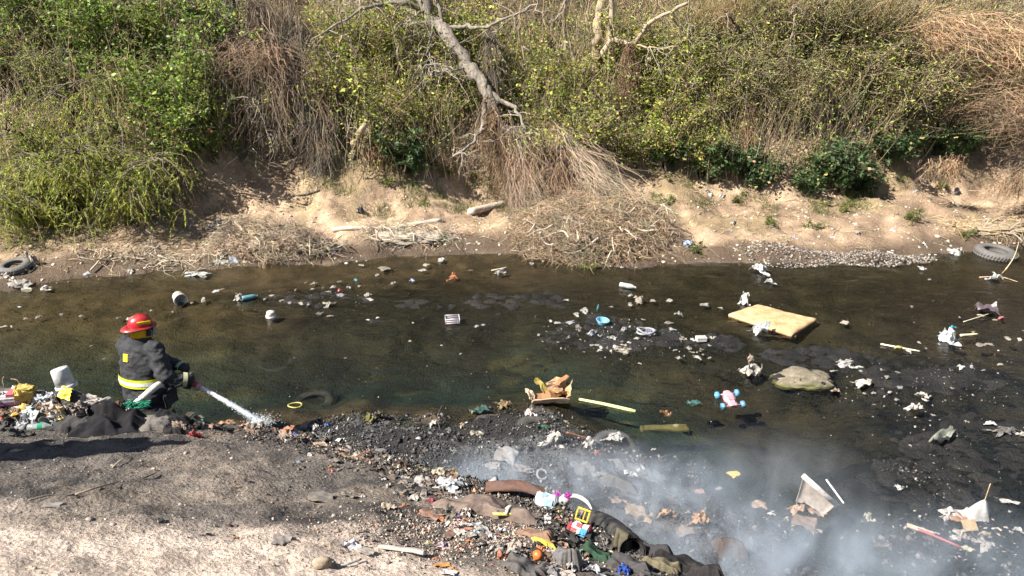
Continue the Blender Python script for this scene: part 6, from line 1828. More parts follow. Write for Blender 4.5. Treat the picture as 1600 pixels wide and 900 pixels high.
def white_rim():
    a = [P(878, 790) + (0, 0, .09), P(905, 783) + (0, 0, .16), P(925, 806) + (0, 0, .13)]
    q = smooth_line([at(880, 778, a[0][1]), at(900, 776, a[0][1] - .02), at(918, 786, a[0][1] - .08), at(926, 800, a[0][1] - .16)], 16)
    V, F = [], []
    for i, c in enumerate(q):
        w = .022 + .012 * math.sin(i / 15 * math.pi)
        V += [c + (0, 0, w), c + (-.006, -.012, 0), c + (0, 0, -w), c + (.004, .012, 0)]
    F = [(i * 4 + j, i * 4 + (j + 1) % 4, i * 4 + 4 + (j + 1) % 4, i * 4 + 4 + j) for i in range(15) for j in range(4)]
    tag(link("plastic_arch", mesh_np("white_rim", np.array(V) - q[0], np.array(F), smooth=True), MAT['hard'], None, q[0], color=WHITE), "curved white plastic rim arching over the black pipe's mouth", "plastic rim")
white_rim()
def yellow_frame():
    p = P(910, 818)
    r = empty("plastic_grille", p + (0, 0, .07)); r.rotation_euler = (math.radians(52), .15, -.35)
    tag(r, "yellow plastic frame at the black pipe's mouth", "frame")
    w, h, t = .10, .08, .013
    for nm, sx, sy, x, y in (("top_bar", w, t, 0, h / 2), ("bottom_bar", w, t, 0, -h / 2), ("side_bar", t, h - t - .002, -w / 2 + t / 2, 0), ("side_bar", t, h - t - .002, w / 2 - t / 2, 0), ("middle_bar", t * .8, h - t - .002, .012, 0)):
        link(nm, bm_box(nm, sx, sy, .02, .004, 2, (x, y, 0)), MAT['hard'], r, color=(.76, .58, .03))
yellow_frame()
def corrugated():
    a, b = P(922, 818) + (0, 0, .04), P(988, 872) + (0, 0, .05)
    n = 90
    t = np.linspace(0, 1, n)
    q = a[None] * (1 - t)[:, None] + b[None] * t[:, None]; q[:, 2] += .05 * np.sin(t * 3)
    rad = .085 + .010 * np.sign(np.sin(t * 2 * math.pi * 9)) * np.minimum(1, np.abs(np.sin(t * 2 * math.pi * 9)) * 3)
    v1, f1 = tubes((q - a)[None], rad[None], 22); v2, f2 = tubes((q - a)[None], rad[None] - .012, 22)
    V, F, _ = join_np([(v1, f1), (v2, f2[:, ::-1])])
    tag(link("corrugated_pipe", mesh_np("corrugated_pipe", V, F, smooth=True), MAT['rubber'], None, a, color=(.012, .012, .014)), "thick black corrugated pipe lying down the crest heap", "pipe")
corrugated()
CREST_I = [
    ("red_cloth", 905, 832, .20, .12, (.42, .05, .07), "red cloth between the yellow frame and the packet", 61), ("green_cloth", 932, 868, .26, .16, (.035, .075, .045), "dark green cloth in the lower heap", 62),
    ("black_bag", 870, 832, .16, .14, (.018, .017, .017), "black bag beside the rusty sheet's end", 63), ("grey_trousers", 820, 890, .30, .20, (.11, .10, .095), "grey crumpled trousers at the bottom of the heap", 64),
    ("grey_cloth", 885, 882, .24, .18, (.16, .15, .145), "mid grey cloth above the bottom white bag", 65), ("dark_cloth", 1010, 862, .46, .26, (.05, .045, .048), "dark purple-grey clothing along the crest by the smoke", 66),
    ("dark_cloth", 985, 888, .36, .22, (.075, .07, .07), "grey-brown clothing in the lower right of the heap", 67), ("black_cloth", 1055, 886, .40, .22, (.02, .019, .019), "black cloth forming the heap's dark tail", 68),
    ("olive_sack", 1030, 894, .30, .12, (.17, .145, .09), "olive-tan sack lying along the heap's dark tail", 69), ("olive_net", 972, 858, .14, .12, (.13, .115, .075), "olive netted sack under the black pipe", 70),
    ("tan_cloth", 835, 838, .34, .14, (.26, .16, .11), "rust-tan rag spread under the black bag", 71), ("black_cloth", 895, 862, .2, .14, (.025, .022, .024), "black cloth below the printed packet", 72), ("dark_cloth", 1100, 905, .30, .2, (.035, .032, .033), "black rag at the very end of the heap's tail", 73)]
for nm, a, b, w, d, c, lab, sd in CREST_I:
    cloth(nm, a, b, w, d, c, lab, -.45, .055, sd, puff=.06, cut=.4, fold=9)
cloth("yellow_cloth", 850, 852, .20, .05, (.70, .54, .10), "yellow ribbon of cloth before the black bag", -.5, .03, 75, puff=.035, cut=.5, fold=9)
cloth("yellow_cloth", 872, 868, .14, .05, (.66, .56, .24), "pale yellow cloth strip below the ribbon", -.5, .03, 76, puff=.03, cut=.5, fold=9)
item("blue_bag", BAGS, 972, 897, 30, (.03, .09, .42), "deep blue and white bag at the bottom of the heap", "plastic bag", k=3)
item("white_bag", BAGS, 930, 896, 40, (.60, .62, .66), "blue-white bag at the bottom of the heap", "plastic bag", hz=.6)
item("white_bag", BAGS, 965, 884, 14, (.70, .70, .68), "tiny white bag by the deep blue one", "plastic bag", hz=.8)
def orange_ball():
    p = P(840, 874)
    v, f = ICO3
    tag(link("orange_ball", mesh_np("orange_ball", v * .031 * (1 + .06 * fbm(v[:, 0] * 2, v[:, 1] * 2, v[:, 2] * 2, seed=2))[:, None] + (0, 0, .03), f, smooth=True), MAT['hard'], None, p, color=(.74, .17, .02)), "orange ball among the grey rags", "ball")
orange_ball()
for i, (a, b, w, c, lab) in enumerate([(845, 862, 22, (.52, .20, .09), "orange-pink rag just above the orange ball"), (872, 880, 26, (.30, .29, .28), "grey-white lump beside the orange ball"), (800, 862, 44, (.40, .33, .28), "pale dusty rag above the grey trousers"),
                                       (835, 892, 20, (.20, .13, .04), "mustard scrap on the grey trousers"), (870, 812, 16, (.44, .24, .16), "brick-brown shard under the toy face"), (886, 815, 14, (.30, .18, .12), "brown wood shard by the toy face"),
                                       (855, 815, 22, (.62, .58, .54), "white crumb pile under the blue packet"), (845, 822, 22, (.14, .135, .13), "grey flat shard at the brown sheet's end"), (895, 824, 18, (.42, .42, .10), "yellow-green tangle in front of the yellow frame"),
                                       (888, 848, 13, (.64, .60, .56), "white scrap on the black bag"), (905, 868, 22, (.20, .22, .17), "greenish grey leaf-like rag"), (795, 848, 30, (.62, .44, .36), "salmon-pink rag amid the white litter"),
                                       (812, 872, 36, (.24, .23, .22), "grey bundled rag left of the orange ball"), (775, 862, 30, (.54, .46, .40), "cream litter lump under the white litter"), (860, 894, 34, (.19, .18, .18), "grey folded shirt beneath the orange ball"),
                                       (905, 890, 26, (.12, .11, .11), "dark shirt fold beside the bottom white bag"), (950, 878, 24, (.05, .09, .06), "dark green rag lump under the black pipe")]):
    item("rag_lump", BAGS, a, b, w, c, lab, "rag", 'cloth', .75, .7)
for k, (cx, cy, sx, sy, n, lab, grp, cols) in enumerate([
    (650, 765, 42, 18, 42, "scrap | in the heap before the long white bag", "scraps before the long white bag", [(.40, .32, .24), (.5, .45, .4), (.22, .15, .11), (.14, .12, .11), (.5, .26, .15), (.6, .56, .5)]),
    (735, 842, 45, 18, 48, "scrap | on the slope under the rusty sheet", "scraps under the rusty sheet", [(.55, .46, .38), (.6, .55, .5), (.40, .28, .20), (.5, .22, .12), (.45, .40, .36), (.30, .22, .17)]),
    (590, 725, 40, 12, 46, "scrap | on the smouldering crest", "charred scraps on the crest", [(.03, .028, .027), (.05, .045, .04), (.02, .02, .02), (.12, .09, .07), (.35, .26, .16)]),
    (870, 850, 40, 22, 50, "scrap | wedged in the crest heap", "scraps wedged in the crest heap", [(.10, .09, .085), (.22, .2, .19), (.35, .25, .18), (.5, .42, .34), (.05, .05, .05), (.08, .12, .08)]),
    (400, 675, 60, 6, 40, "scrap | along the crest near the jet", "scraps along the crest near the jet", [(.22, .16, .12), (.36, .24, .16), (.10, .08, .07), (.5, .42, .34)]),
    (60, 645, 50, 14, 40, "scrap | in the heap below the white bucket", "scraps in the heap below the bucket", [(.5, .45, .4), (.25, .2, .17), (.5, .36, .2), (.12, .1, .1), (.6, .58, .55)]),
    (470, 740, 60, 30, 26, "scrap | on the ash slope", "scraps on the ash slope", [(.26, .22, .19), (.36, .31, .26), (.16, .14, .13)])]):
    cluster(scatter(cx, cy, sx, sy, n, 6, 17, 90 + k), lab, grp, cols, mat='paper', hz=(.35, .8), name='heap_scrap')

def heap_scraps(spots, label, grp, cols, wmin, wmax, seed):
    rg = random.Random(seed)
    base = [rg.choice(cols) for _ in spots]
    labs = numbered(label, [(colour_word(q), s[0]) for q, s in zip(base, spots)])
    for k, (a, b) in enumerate(spots):
        g = rg.uniform(.7, 1.1)
        item("heap_rag", rg.choice([BAGS, SHEETS, BAGS]), a, b, rg.uniform(wmin, wmax), tuple(q * g for q in base[k]), labs[k], "rag", rg.choice(['paper', 'film', 'cloth']), rg.uniform(.5, .9), rg.uniform(.3, .75), rg.uniform(0, 6.28), group=grp)
def strip(pts, n, sp, seed):
    rg = random.Random(seed); out = []
    for _ in range(n):
        t = rg.random() * (len(pts) - 1); i = int(t); u = t - i
        out.append((pts[i][0] * (1 - u) + pts[i + 1][0] * u + rg.gauss(0, sp), pts[i][1] * (1 - u) + pts[i + 1][1] * u + rg.gauss(0, sp)))
    return out
DULL = [(.34, .29, .24), (.22, .18, .15), (.12, .11, .10), (.05, .048, .046), (.45, .39, .33), (.30, .19, .13), (.55, .51, .47), (.16, .10, .075)]
heap_scraps(strip([(545, 712), (620, 748), (690, 775), (730, 790)], 64, 12, 5), "rag | in the smouldering strip before the rusty sheet", "rags in the smouldering strip", DULL, 14, 34, 6)
heap_scraps(strip([(700, 815), (780, 845), (840, 870), (900, 892)], 76, 15, 7), "rag | on the heap's face below the rusty sheet", "rags on the heap's near face", DULL + [(.60, .52, .46), (.40, .16, .10)], 14, 36, 8)
heap_scraps(strip([(860, 815), (930, 855), (1000, 880), (1060, 900)], 66, 13, 9), "rag | packed round the black corrugated pipe", "dark rags round the black pipe", DULL[2:4] + [(.08, .08, .085), (.17, .16, .15), (.06, .09, .06)], 16, 40, 10)
heap_scraps(strip([(10, 640), (60, 645), (120, 640), (150, 650)], 26, 10, 11), "rag | stuffed in the heap below the white bucket", "rags in the heap below the white bucket", DULL, 12, 30, 12)
heap_scraps(strip([(250, 655), (330, 666), (430, 676), (520, 694)], 34, 6, 13), "rag | along the crest between firefighter and burnt heap", "dark rags along the crest", DULL[1:4] + [(.30, .19, .13), (.42, .3, .22)], 12, 30, 14)

# ---------- ash, char and crumbs: uncountable
def fragments(name, pts, size, cols, label, cat, lift=.01):
    rng = np.random.default_rng(len(pts) + 3)
    n = len(pts)
    q = np.array([(-.5, -.35, 0), (.5, -.4, .12), (.45, .4, 0), (-.4, .38, .15), (0, 0, .3), (0, 0, -.15)])
    f0 = np.array([(0, 1, 4), (1, 2, 4), (2, 3, 4), (3, 0, 4), (1, 0, 5), (2, 1, 5), (3, 2, 5), (0, 3, 5)])
    a = rng.uniform(0, 6.28, n); ca, sa = np.cos(a), np.sin(a)
    tx, ty = rng.normal(0, .5, n), rng.normal(0, .5, n)
    v = q[None] * rng.uniform(.5, 1.3, (n, 1, 3)) * (1 + rng.normal(0, .2, (n, 6, 3)))
    z = v[..., 2] + v[..., 0] * tx[:, None] + v[..., 1] * ty[:, None]
    w = np.stack([v[..., 0] * ca[:, None] - v[..., 1] * sa[:, None], v[..., 0] * sa[:, None] + v[..., 1] * ca[:, None], z], -1) * size[:, None, None] + pts[:, None, :] + np.array([0, 0, lift])
    f = (f0[None] + (np.arange(n) * 6)[:, None, None]).reshape(-1, 3)
    o = link(name, mesh_np(name, w.reshape(-1, 3), f, np.repeat(cols, 6, 0)), MAT['frag'])
    tag(o, label, cat, kind="stuff")

def ash():
    rng = np.random.default_rng(700)
    n = 20000
    X = rng.uniform(-2.4, 3.2, n); yc = np.interp(X, CREST[0], CREST[1]); yn = np.interp(X, NEAR[0], NEAR[1])
    Y = yc + .05 + (yn - yc + .2) * rng.random(n)
    keep = rng.random(n) < .35 + .65 * sm((vnoise(X * 2.2, Y * 2.2, seed=91) + .4) / .7)
    X, Y = X[keep], Y[keep]; n = len(X)
    base = np.array([(.02, .019, .018), (.045, .043, .042), (.10, .098, .096), (.24, .235, .23), (.16, .11, .085)])[rng.choice(5, n, p=[.40, .30, .20, .06, .04])]
    fragments("burnt_debris", np.stack([X, Y, HL(X, Y)], -1), rng.uniform(.008, .032, n) * (1 + (rng.random(n) < .05) * 1.4), base * (1 + rng.normal(0, .2, (n, 1))), "charred flakes and ash covering the burnt beach", "ash")
    # charred bits in the shallows under the smoke
    n = 5200
    a = rng.random(n)
    X = rng.uniform(1.2, 5.6, n); yn = np.interp(X, NEAR[0], NEAR[1]); Y = rng.uniform(4.0, 7.0, n)
    keep = (Y > yn - .2) & (rng.random(n) < sm((vnoise(X * 1.6, Y * 1.6, seed=92) + .25) / .5)) & (Y < 7.4 - .12 * X)
    X, Y = X[keep], Y[keep]; n = len(X)
    base = np.array([(.02, .019, .018), (.05, .047, .044), (.16, .14, .125), (.30, .26, .23)])[rng.choice(4, n, p=[.5, .3, .15, .05])]
    fragments("shallow_debris", np.stack([X, Y, np.maximum(HL(X, Y), -.006)], -1), rng.uniform(.010, .04, n), base, "charred flakes lying in the smoky shallows", "ash", .004)
    # crumbs on the crest
    n = 5200
    X = rng.uniform(-2.6, 1.6, n); yc = np.interp(X, CREST[0], CREST[1]); Y = yc + rng.normal(-.12, .16, n)
    base = np.array([(.02, .018, .017), (.06, .05, .045), (.16, .12, .09), (.30, .24, .19), (.42, .38, .33)])[rng.choice(5, n, p=[.42, .28, .18, .09, .03])]
    fragments("crest_debris", np.stack([X, Y, HL(X, Y)], -1), rng.uniform(.008, .03, n), base * (1 + rng.normal(0, .2, (n, 1))), "crumbs of burnt and torn litter along the crest", "debris")
    # pale crumbs under the brown sheet
    n = 2600
    c = P(735, 838)
    X = rng.normal(c[0], .45, n); Y = rng.normal(c[1], .22, n); k = Y < np.interp(X, CREST[0], CREST[1]); X, Y = X[k], Y[k]; n = len(X)
    base = np.array([(.36, .29, .23), (.28, .215, .165), (.46, .41, .36), (.14, .11, .09), (.34, .15, .09)])[rng.choice(5, n, p=[.32, .3, .08, .24, .06])]
    fragments("slope_crumbs", np.stack([X, Y, HL(X, Y)], -1), rng.uniform(.005, .022, n), base, "pale crumbs of litter trodden into the slope", "debris", .004)
    # ash crumbs on the slope
    n = 2600
    X = rng.uniform(-5.2, .3, n); yc = np.interp(X, CREST[0], CREST[1]); Y = yc - rng.random(n) ** 1.2 * 2.6
    base = np.array([(.05, .045, .042), (.10, .088, .078), (.17, .14, .115), (.26, .215, .175)])[rng.choice(4, n, p=[.36, .34, .24, .06])]
    fragments("ash_crumbs", np.stack([X, Y, HL(X, Y)], -1), rng.uniform(.005, .020, n), base, "ash crumbs and clods over the grey slope", "ash", .002)
    # floating flecks on the mud bars and water
    n = 1500
    X, Y = [], []
    for c, rx, ry, k in (((960, 525), 1.1, .6, 220), ((1450, 600), 1.5, .9, 160), ((1500, 700), 1.2, .8, 70), ((520, 470), 1.2, .45, 70), ((800, 600), 3.5, 1.2, 90), ((1300, 480), 3, 1.0, 70)):
        f = flat(*c)
        X.append(rng.normal(f[0], rx * .6, k)); Y.append(rng.normal(f[1], ry * .6, k))
    X, Y = np.concatenate(X), np.concatenate(Y); n = len(X)
    fragments("floating_flecks", np.stack([X, Y, np.maximum(HL(X, Y), 0)], -1), rng.uniform(.006, .02, n), colvar((.34, .31, .26), n, .35, 1, rng, .05), "tiny pale flecks floating on the dark water", "flecks", .003)
ash()

# ================================================================== PEOPLE
def remeshed(name, parts, voxel=.014, smooth_n=6):
    V, F, _ = join_np(parts)
    me = mesh_np(name + "_raw", V, F)
    bm = bmesh.new(); bm.from_mesh(me); bmesh.ops.recalc_face_normals(bm, faces=bm.faces[:]); bm.to_mesh(me); bm.free()
    o = bpy.data.objects.new("temporary", me); COL.objects.link(o)
    m = o.modifiers.new("r", 'REMESH'); m.mode = 'VOXEL'; m.voxel_size = voxel
    s = o.modifiers.new("s", 'SMOOTH'); s.iterations = smooth_n; s.factor = .5
    bpy.context.view_layer.update()
    ev = o.evaluated_get(bpy.context.evaluated_depsgraph_get())
    out = bpy.data.meshes.new_from_object(ev)
    out.name = name
    bpy.data.objects.remove(o); bpy.data.meshes.remove(me)
    out.polygons.foreach_set("use_smooth", np.ones(len(out.polygons), dtype=bool))
    return out

def chain(pts, rad, k=12):
    """closed tapered limb with round ends"""
    p = np.asarray(pts, float); r = np.asarray(rad, float)
    n = max(8, len(p) * 5)
    q = smooth_line(p, n); rr = np.interp(np.linspace(0, len(p) - 1, n), np.arange(len(p)), r)
    d0 = (q[0] - q[1]) / np.linalg.norm(q[0] - q[1]); d1 = (q[-1] - q[-2]) / np.linalg.norm(q[-1] - q[-2])
    q = np.vstack([q[0] + d0 * rr[0] * .8, q[0] + d0 * rr[0] * .5, q, q[-1] + d1 * rr[-1] * .5, q[-1] + d1 * rr[-1] * .8])
    rr = np.concatenate([[rr[0] * .35, rr[0] * .8], rr, [rr[-1] * .8, rr[-1] * .35]])
    return tube_one(q, rr, k)

def loft(rings, k=24, caps=True):
    """rings: (centre, half width forward x, half width sideways y)"""
    a = np.arange(k) * 2 * math.pi / k
    V = np.vstack([np.stack([c[0] + rx * np.cos(a), c[1] + ry * np.sin(a), np.full(k, c[2])], -1) for c, rx, ry in rings])
    n = len(rings)
    f = np.array([(i * k + j, i * k + (j + 1) % k, (i + 1) * k + (j + 1) % k, (i + 1) * k + j) for i in range(n - 1) for j in range(k)])
    fl = [f]
    if caps:
        fl += [np.arange(k)[None, ::-1].copy(), (np.arange(k) + (n - 1) * k)[None]]
    return V, fl

def wrinkle(me, amp, scale, seed):
    v = np_of(me)
    n = np.empty(len(me.vertices) * 3, np.float32); me.vertices.foreach_get("normal", n); n = n.reshape(-1, 3)
    d = amp * (fbm(v[:, 0] * scale, v[:, 1] * scale, v[:, 2] * scale * 1.8, seed=seed, oct=3) - .6 * np.abs(vnoise(v[:, 0] * scale * 1.4, v[:, 1] * scale * 1.4, v[:, 2] * scale * 2.6, seed=seed + 5)))
    me.vertices.foreach_set("co", (v + n * d[:, None]).astype(np.float32).ravel()); me.update()

def head_parts(c, yaw=0.0, s=1.0):
    """head with brow, nose, chin and ears; faces +x before the yaw"""
    c = np.asarray(c, float)
    v, f = ICO4
    w = v * (.098, .078, .118)
    w[:, 0] += np.where(w[:, 2] < -.03, .018 * (-w[:, 2] - .03) / .08, 0) * (w[:, 0] > 0)
    w[:, 1] *= np.where(w[:, 2] < -.02, 1 - 2.2 * (-w[:, 2] - .02), 1)
    out = [(w, f), chain([(.088, 0, .012), (.112, 0, -.028)], [.010, .017], 8), chain([(.075, -.03, -.07), (.09, 0, -.068), (.075, .03, -.07)], [.012, .014, .012], 8),
           chain([(.07, 0, -.10), (.082, 0, -.10)], [.022, .020], 8), chain([(.08, -.05, .03), (.094, 0, .034), (.08, .05, .03)], [.012, .013, .012], 8)]
    for s in (-1, 1):
        out.append(chain([(-.005, s * .078, .02), (-.012, s * .085, -.02)], [.018, .014], 8))
    R = np.array([[math.cos(yaw), -math.sin(yaw), 0], [math.sin(yaw), math.cos(yaw), 0], [0, 0, 1]])
    return [(q @ R.T + c, g) for q, g in out]

def glove_parts(wrist, palm_dir, grip_axis, side, r=.0095):
    """palm, four unequal fingers curled round a grip axis and a thumb closing on them"""
    wrist = np.asarray(wrist, float); d = np.asarray(palm_dir, float); d /= np.linalg.norm(d)
    g = np.asarray(grip_axis, float); g -= d * np.dot(g, d); g /= np.linalg.norm(g)
    n = np.cross(d, g) * side
    out = [chain([wrist, wrist + d * .045, wrist + d * .085], [.030, .036, .034], 10), chain([wrist + d * .06 - g * .028, wrist + d * .07 + g * .028], [.024, .024], 10)]
    for i, ln in enumerate((.9, 1.0, .95, .75)):
        b = wrist + d * .085 + g * (.030 - .020 * i)
        out.append(chain([b, b + d * .034 * ln + n * .012, b + d * .040 * ln + n * .042, b + d * .014 + n * .060, b - d * .008 + n * .052], [r * 1.25, r * 1.2, r * 1.1, r, r * .9], 8))
    t = wrist + d * .03 + g * .032
    out.append(chain([t, t + d * .03 + g * .016 + n * .022, t + d * .045 + n * .045 + g * .004], [r * 1.5, r * 1.35, r * 1.1], 8))
    return out

def person(name, loc, rz, label, pose):
    root = empty(name, loc, rz)
    tag(root, label, "person")
    P_ = pose
    body = [loft([((0, 0, .86), .11, .165), ((0, 0, .95), .115, .17), ((P_['lean'] * .25, 0, 1.05), .10, .15), ((P_['lean'] * .6, 0, 1.25), .115, .17), ((P_['lean'] * .85, 0, 1.40), .105, .175), ((P_['lean'], 0, 1.47), .06, .09)]),
            chain([(P_['lean'], 0, 1.44), P_['head'] - np.array([0.01, 0, .08])], [.062, .056])]
    body += head_parts(P_['head'], P_['yaw'])
    for s in (-1, 1):
        hip, knee, ank = P_['leg'][s]
        body.append(chain([hip, knee, ank], [.095, .062, .045])); body.append(chain([ank - np.array([.03, 0, .04]), ank + np.array([.08, 0, -.055]), ank + np.array([.16, 0, -.06])], [.042, .042, .035]))
        sh, el, wr = P_['arm'][s]
        body.append(chain([sh, el, wr], [.058, .046, .032]))
    bm_ = remeshed("body", body, .016, 5)
    link("body", bm_, MAT['cloth'], root, color=P_.get('skin', (.42, .26, .19)))
    return root

def trousers_parts(P_, grow=.02):
    out = [loft([((0, 0, .80), .125 + grow * .5, .175 + grow * .6), ((0, 0, .90), .13 + grow * .5, .185 + grow * .5), ((0, 0, 1.0), .125 + grow * .5, .18 + grow * .5)])]
    for s in (-1, 1):
        hip, knee, ank = P_['leg'][s]
        out.append(chain([hip, knee, ank + np.array([0, 0, .05])], [.105 + grow, .082 + grow, .070 + grow]))
    return out

def boots_parts(P_):
    out = []
    for s in (-1, 1):
        ank = P_['leg'][s][2]
        out.append(chain([ank + np.array([0, 0, .16]), ank], [.066, .060])); out.append(chain([ank - np.array([.04, 0, .045]), ank + np.array([.09, 0, -.05]), ank + np.array([.18, 0, -.058])], [.052, .052, .042]))
    return out

def V3(*a): return np.array(a, float)
POSE = dict(lean=.07, head=V3(.10, -.02, 1.585), yaw=math.radians(-38), skin=(.40, .25, .18),
            leg={-1: (V3(0, -.10, .90), V3(.07, -.14, .50), V3(-.03, -.17, .10)), 1: (V3(0, .10, .90), V3(.12, .14, .50), V3(.10, .18, .10))},
            arm={-1: (V3(.04, -.22, 1.40), V3(-.03, -.37, 1.13), V3(.10, -.50, 1.08)), 1: (V3(.07, .20, 1.40), V3(.28, .0, 1.15), V3(.20, -.38, 1.13))})
AZ = math.radians(72)
FX, FY = -3.88, 6.84
FZ = min(ground(FX, FY) - .01, .0)
FF = person("person", (FX, FY, FZ), AZ, "firefighter seen from behind in dark coat and red helmet, aiming a hose", POSE)
k_ = 28
TORSO = [((-.01, 0, .70), .18, .268), ((-.005, 0, .80), .178, .262), ((.0, 0, .95), .172, .255), ((.015, 0, 1.10), .17, .252), ((.035, 0, 1.25), .168, .25), ((.05, 0, 1.36), .155, .262), ((.06, 0, 1.43), .130, .225), ((.07, 0, 1.49), .085, .105)]
jk = [loft(TORSO, k_)]
for s in (-1, 1):
    sh, el, wr = POSE['arm'][s]
    jk.append(chain([sh - V3(0, s * .05, -.01), sh, el, wr], [.085, .092, .084, .068], 14))
jme = remeshed("jacket", jk, .013, 5)
wrinkle(jme, .015, 7, 3)
wrinkle(jme, .008, 16, 13)
NAVY = (.030, .031, .036)
link("jacket", jme, MAT['turnout'], FF, color=NAVY)
def band(z0, z1, off, name, col, mat='cloth', parent=None):
    rings = []
    zs = [q[0][2] for q in TORSO]
    for z in np.linspace(z0, z1, 3):
        cx = np.interp(z, zs, [q[0][0] for q in TORSO]); rx = np.interp(z, zs, [q[1] for q in TORSO]) + off; ry = np.interp(z, zs, [q[2] for q in TORSO]) + off
        rings.append(((cx, 0, z), rx, ry))
    v, f = loft(rings, 40, False)
    return link(name, mesh_np(name, v, f, smooth=True), MAT[mat], parent or FF, color=col)
LIME = (.60, .66, .03)
rb = band(1.035, 1.13, .014, "reflective_band", LIME)
band(1.062, 1.103, .018, "silver_stripe", (.75, .76, .74), 'cloth', rb)
rb2 = band(.705, .745, .012, "hem_band", (.50, .48, .20))
# collar, patch on the shoulder blade, pocket
link("collar", mesh_np("collar", *loft([((.065, 0, 1.45), .115, .14), ((.075, 0, 1.49), .104, .115), ((.08, 0, 1.535), .098, .104)], 24, False), smooth=True), MAT['turnout'], FF, color=NAVY)
link("shoulder_patch", bm_box("shoulder_patch", .012, .065, .085, .004, 2), MAT['cloth'], FF, (-.118, .035, 1.355), (0, .25, 0), None, (.74, .66, .05))
link("pocket", bm_box("pocket", .20, .03, .17, .012, 2, (0, 0, 0), 2, .01, 3), MAT['turnout'], FF, (.05, -.28, .86), (0, 0, .05), None, (.036, .038, .042))
for s in (-1, 1):
    sh, el, wr = POSE['arm'][s]
    d = (wr - el) / np.linalg.norm(wr - el)
    link("cuff_band", mesh_np("cuff_band", *tube_one([wr - d * .055, wr - d * .035, wr - d * .012], [.079, .078, .076], 18, False), smooth=True), MAT['cloth'], FF, color=(.52, .52, .30))
tme = remeshed("trousers", trousers_parts(POSE), .016, 5); wrinkle(tme, .01, 8, 7)
link("trousers", tme, MAT['turnout'], FF, color=NAVY)
link("boots", remeshed("boots", boots_parts(POSE), .012, 3), MAT['rubber'], FF, color=(.03, .03, .03))
# nozzle place, in the firefighter's own frame
nz = at(300, 597, 6.84)
_d = nz - V3(FX, FY, FZ)
NZ = V3(_d[0] * math.cos(AZ) + _d[1] * math.sin(AZ), -_d[0] * math.sin(AZ) + _d[1] * math.cos(AZ), _d[2])
ga = [glove_parts(POSE['arm'][-1][2], NZ + V3(-.03, .02, .015) - POSE['arm'][-1][2], V3(.3, -.2, -.3), 1), glove_parts(POSE['arm'][1][2], NZ + V3(-.03, .11, .08) - POSE['arm'][1][2], V3(.5, 0, -.3), -1)]
for g in ga:
    link("glove", remeshed("glove", g, .006, 2), MAT['cloth'], FF, color=(.09, .09, .075))
link("glove_knuckle_guard", bm_box("glove_knuckle_guard", .085, .05, .03, .012, 2), MAT['cloth'], FF, NZ + V3(-.055, .12, .125), (0, .2, -.5), None, (.58, .56, .10))
# hood and helmet turn with the head
HR = empty("helmet", POSE['head'] + V3(0, 0, .03)); HR.parent = FF; HR.rotation_euler = (0, .06, POSE['yaw']); HR.scale = (.82, .82, .86)
hv, hf = ICO4
def dome():
    k, n = 32, 12
    V, Fc = [], []
    for i in range(n + 1):
        t = i / n * math.pi / 2
        for j in range(k):
            a = j * 2 * math.pi / k
            ridge = 1 + .035 * (abs(math.cos(a * 2)) ** 10) * math.sin(t)
            V.append((.142 * math.cos(t) * math.cos(a) * ridge - .012, .118 * math.cos(t) * math.sin(a) * ridge, .03 + .132 * math.sin(t) * ridge))
    for i in range(n):
        for j in range(k):
            Fc.append((i * k + j, i * k + (j + 1) % k, (i + 1) * k + (j + 1) % k, (i + 1) * k + j))
    return np.array(V), np.array(Fc)
hs = link("helmet_shell", mesh_np("helmet_shell", *dome(), smooth=True), MAT['shiny'], HR, color=(.62, .012, .025))
# brim: long at the back
k = 40
a = np.arange(k) * 2 * math.pi / k
ext = .035 + .05 * np.clip(-np.cos(a), 0, 1) ** 2 + .012 * np.clip(np.cos(a), 0, 1)
V = np.vstack([np.stack([(.140 + e * q) * np.cos(a) - .012, (.116 + e * q) * np.sin(a), z + dz * np.clip(-np.cos(a), 0, 1) ** 2 * q], -1) for e, q, z, dz in ((ext, 0, .035, 0), (ext, 1, .022, -.028), (ext, 1, .012, -.028), (ext, 0, .020, 0))])
Fb = np.array([(i * k + j, i * k + (j + 1) % k, ((i + 1) % 4) * k + (j + 1) % k, ((i + 1) % 4) * k + j) for i in range(4) for j in range(k)])
link("brim", mesh_np("brim", V, Fb, smooth=True), MAT['shiny'], HR, color=(.42, .012, .02))
link("brim_edge", mesh_np("brim_edge", *tube_one(np.stack([(.140 + ext) * np.cos(a) - .012, (.116 + ext) * np.sin(a), .016 - .028 * np.clip(-np.cos(a), 0, 1) ** 2], -1)[list(range(k)) + [0]], .006, 6), smooth=True), MAT['rubber'], HR, color=(.03, .02, .02))
for s in (-1, 1):
    q = [(.095, s * .092, .080), (.03, s * .117, .092), (-.055, s * .112, .092)]
    V, Fq = [], []
    for x, y, z in q:
        V += [(x, y, z + .018), (x, y * 1.03, z - .018), (x, y * .98, z - .018), (x, y * .95, z + .018)]
    Fq = [(i * 4 + j, i * 4 + (j + 1) % 4, i * 4 + 4 + (j + 1) % 4, i * 4 + 4 + j) for i in range(2) for j in range(4)]
    link("yellow_stripe", mesh_np("yellow_stripe", np.array(V) * (1.05, 1.045, 1.03), np.array(Fq)), MAT['cloth'], HR, color=(.78, .60, .02))
link("crest_ridge", mesh_np("crest_ridge", *tube_one([(.12, 0, .075), (.07, 0, .142), (-.012, 0, .166), (-.09, 0, .142), (-.145, 0, .07)], .012, 8), smooth=True), MAT['shiny'], HR, color=(.60, .012, .025))
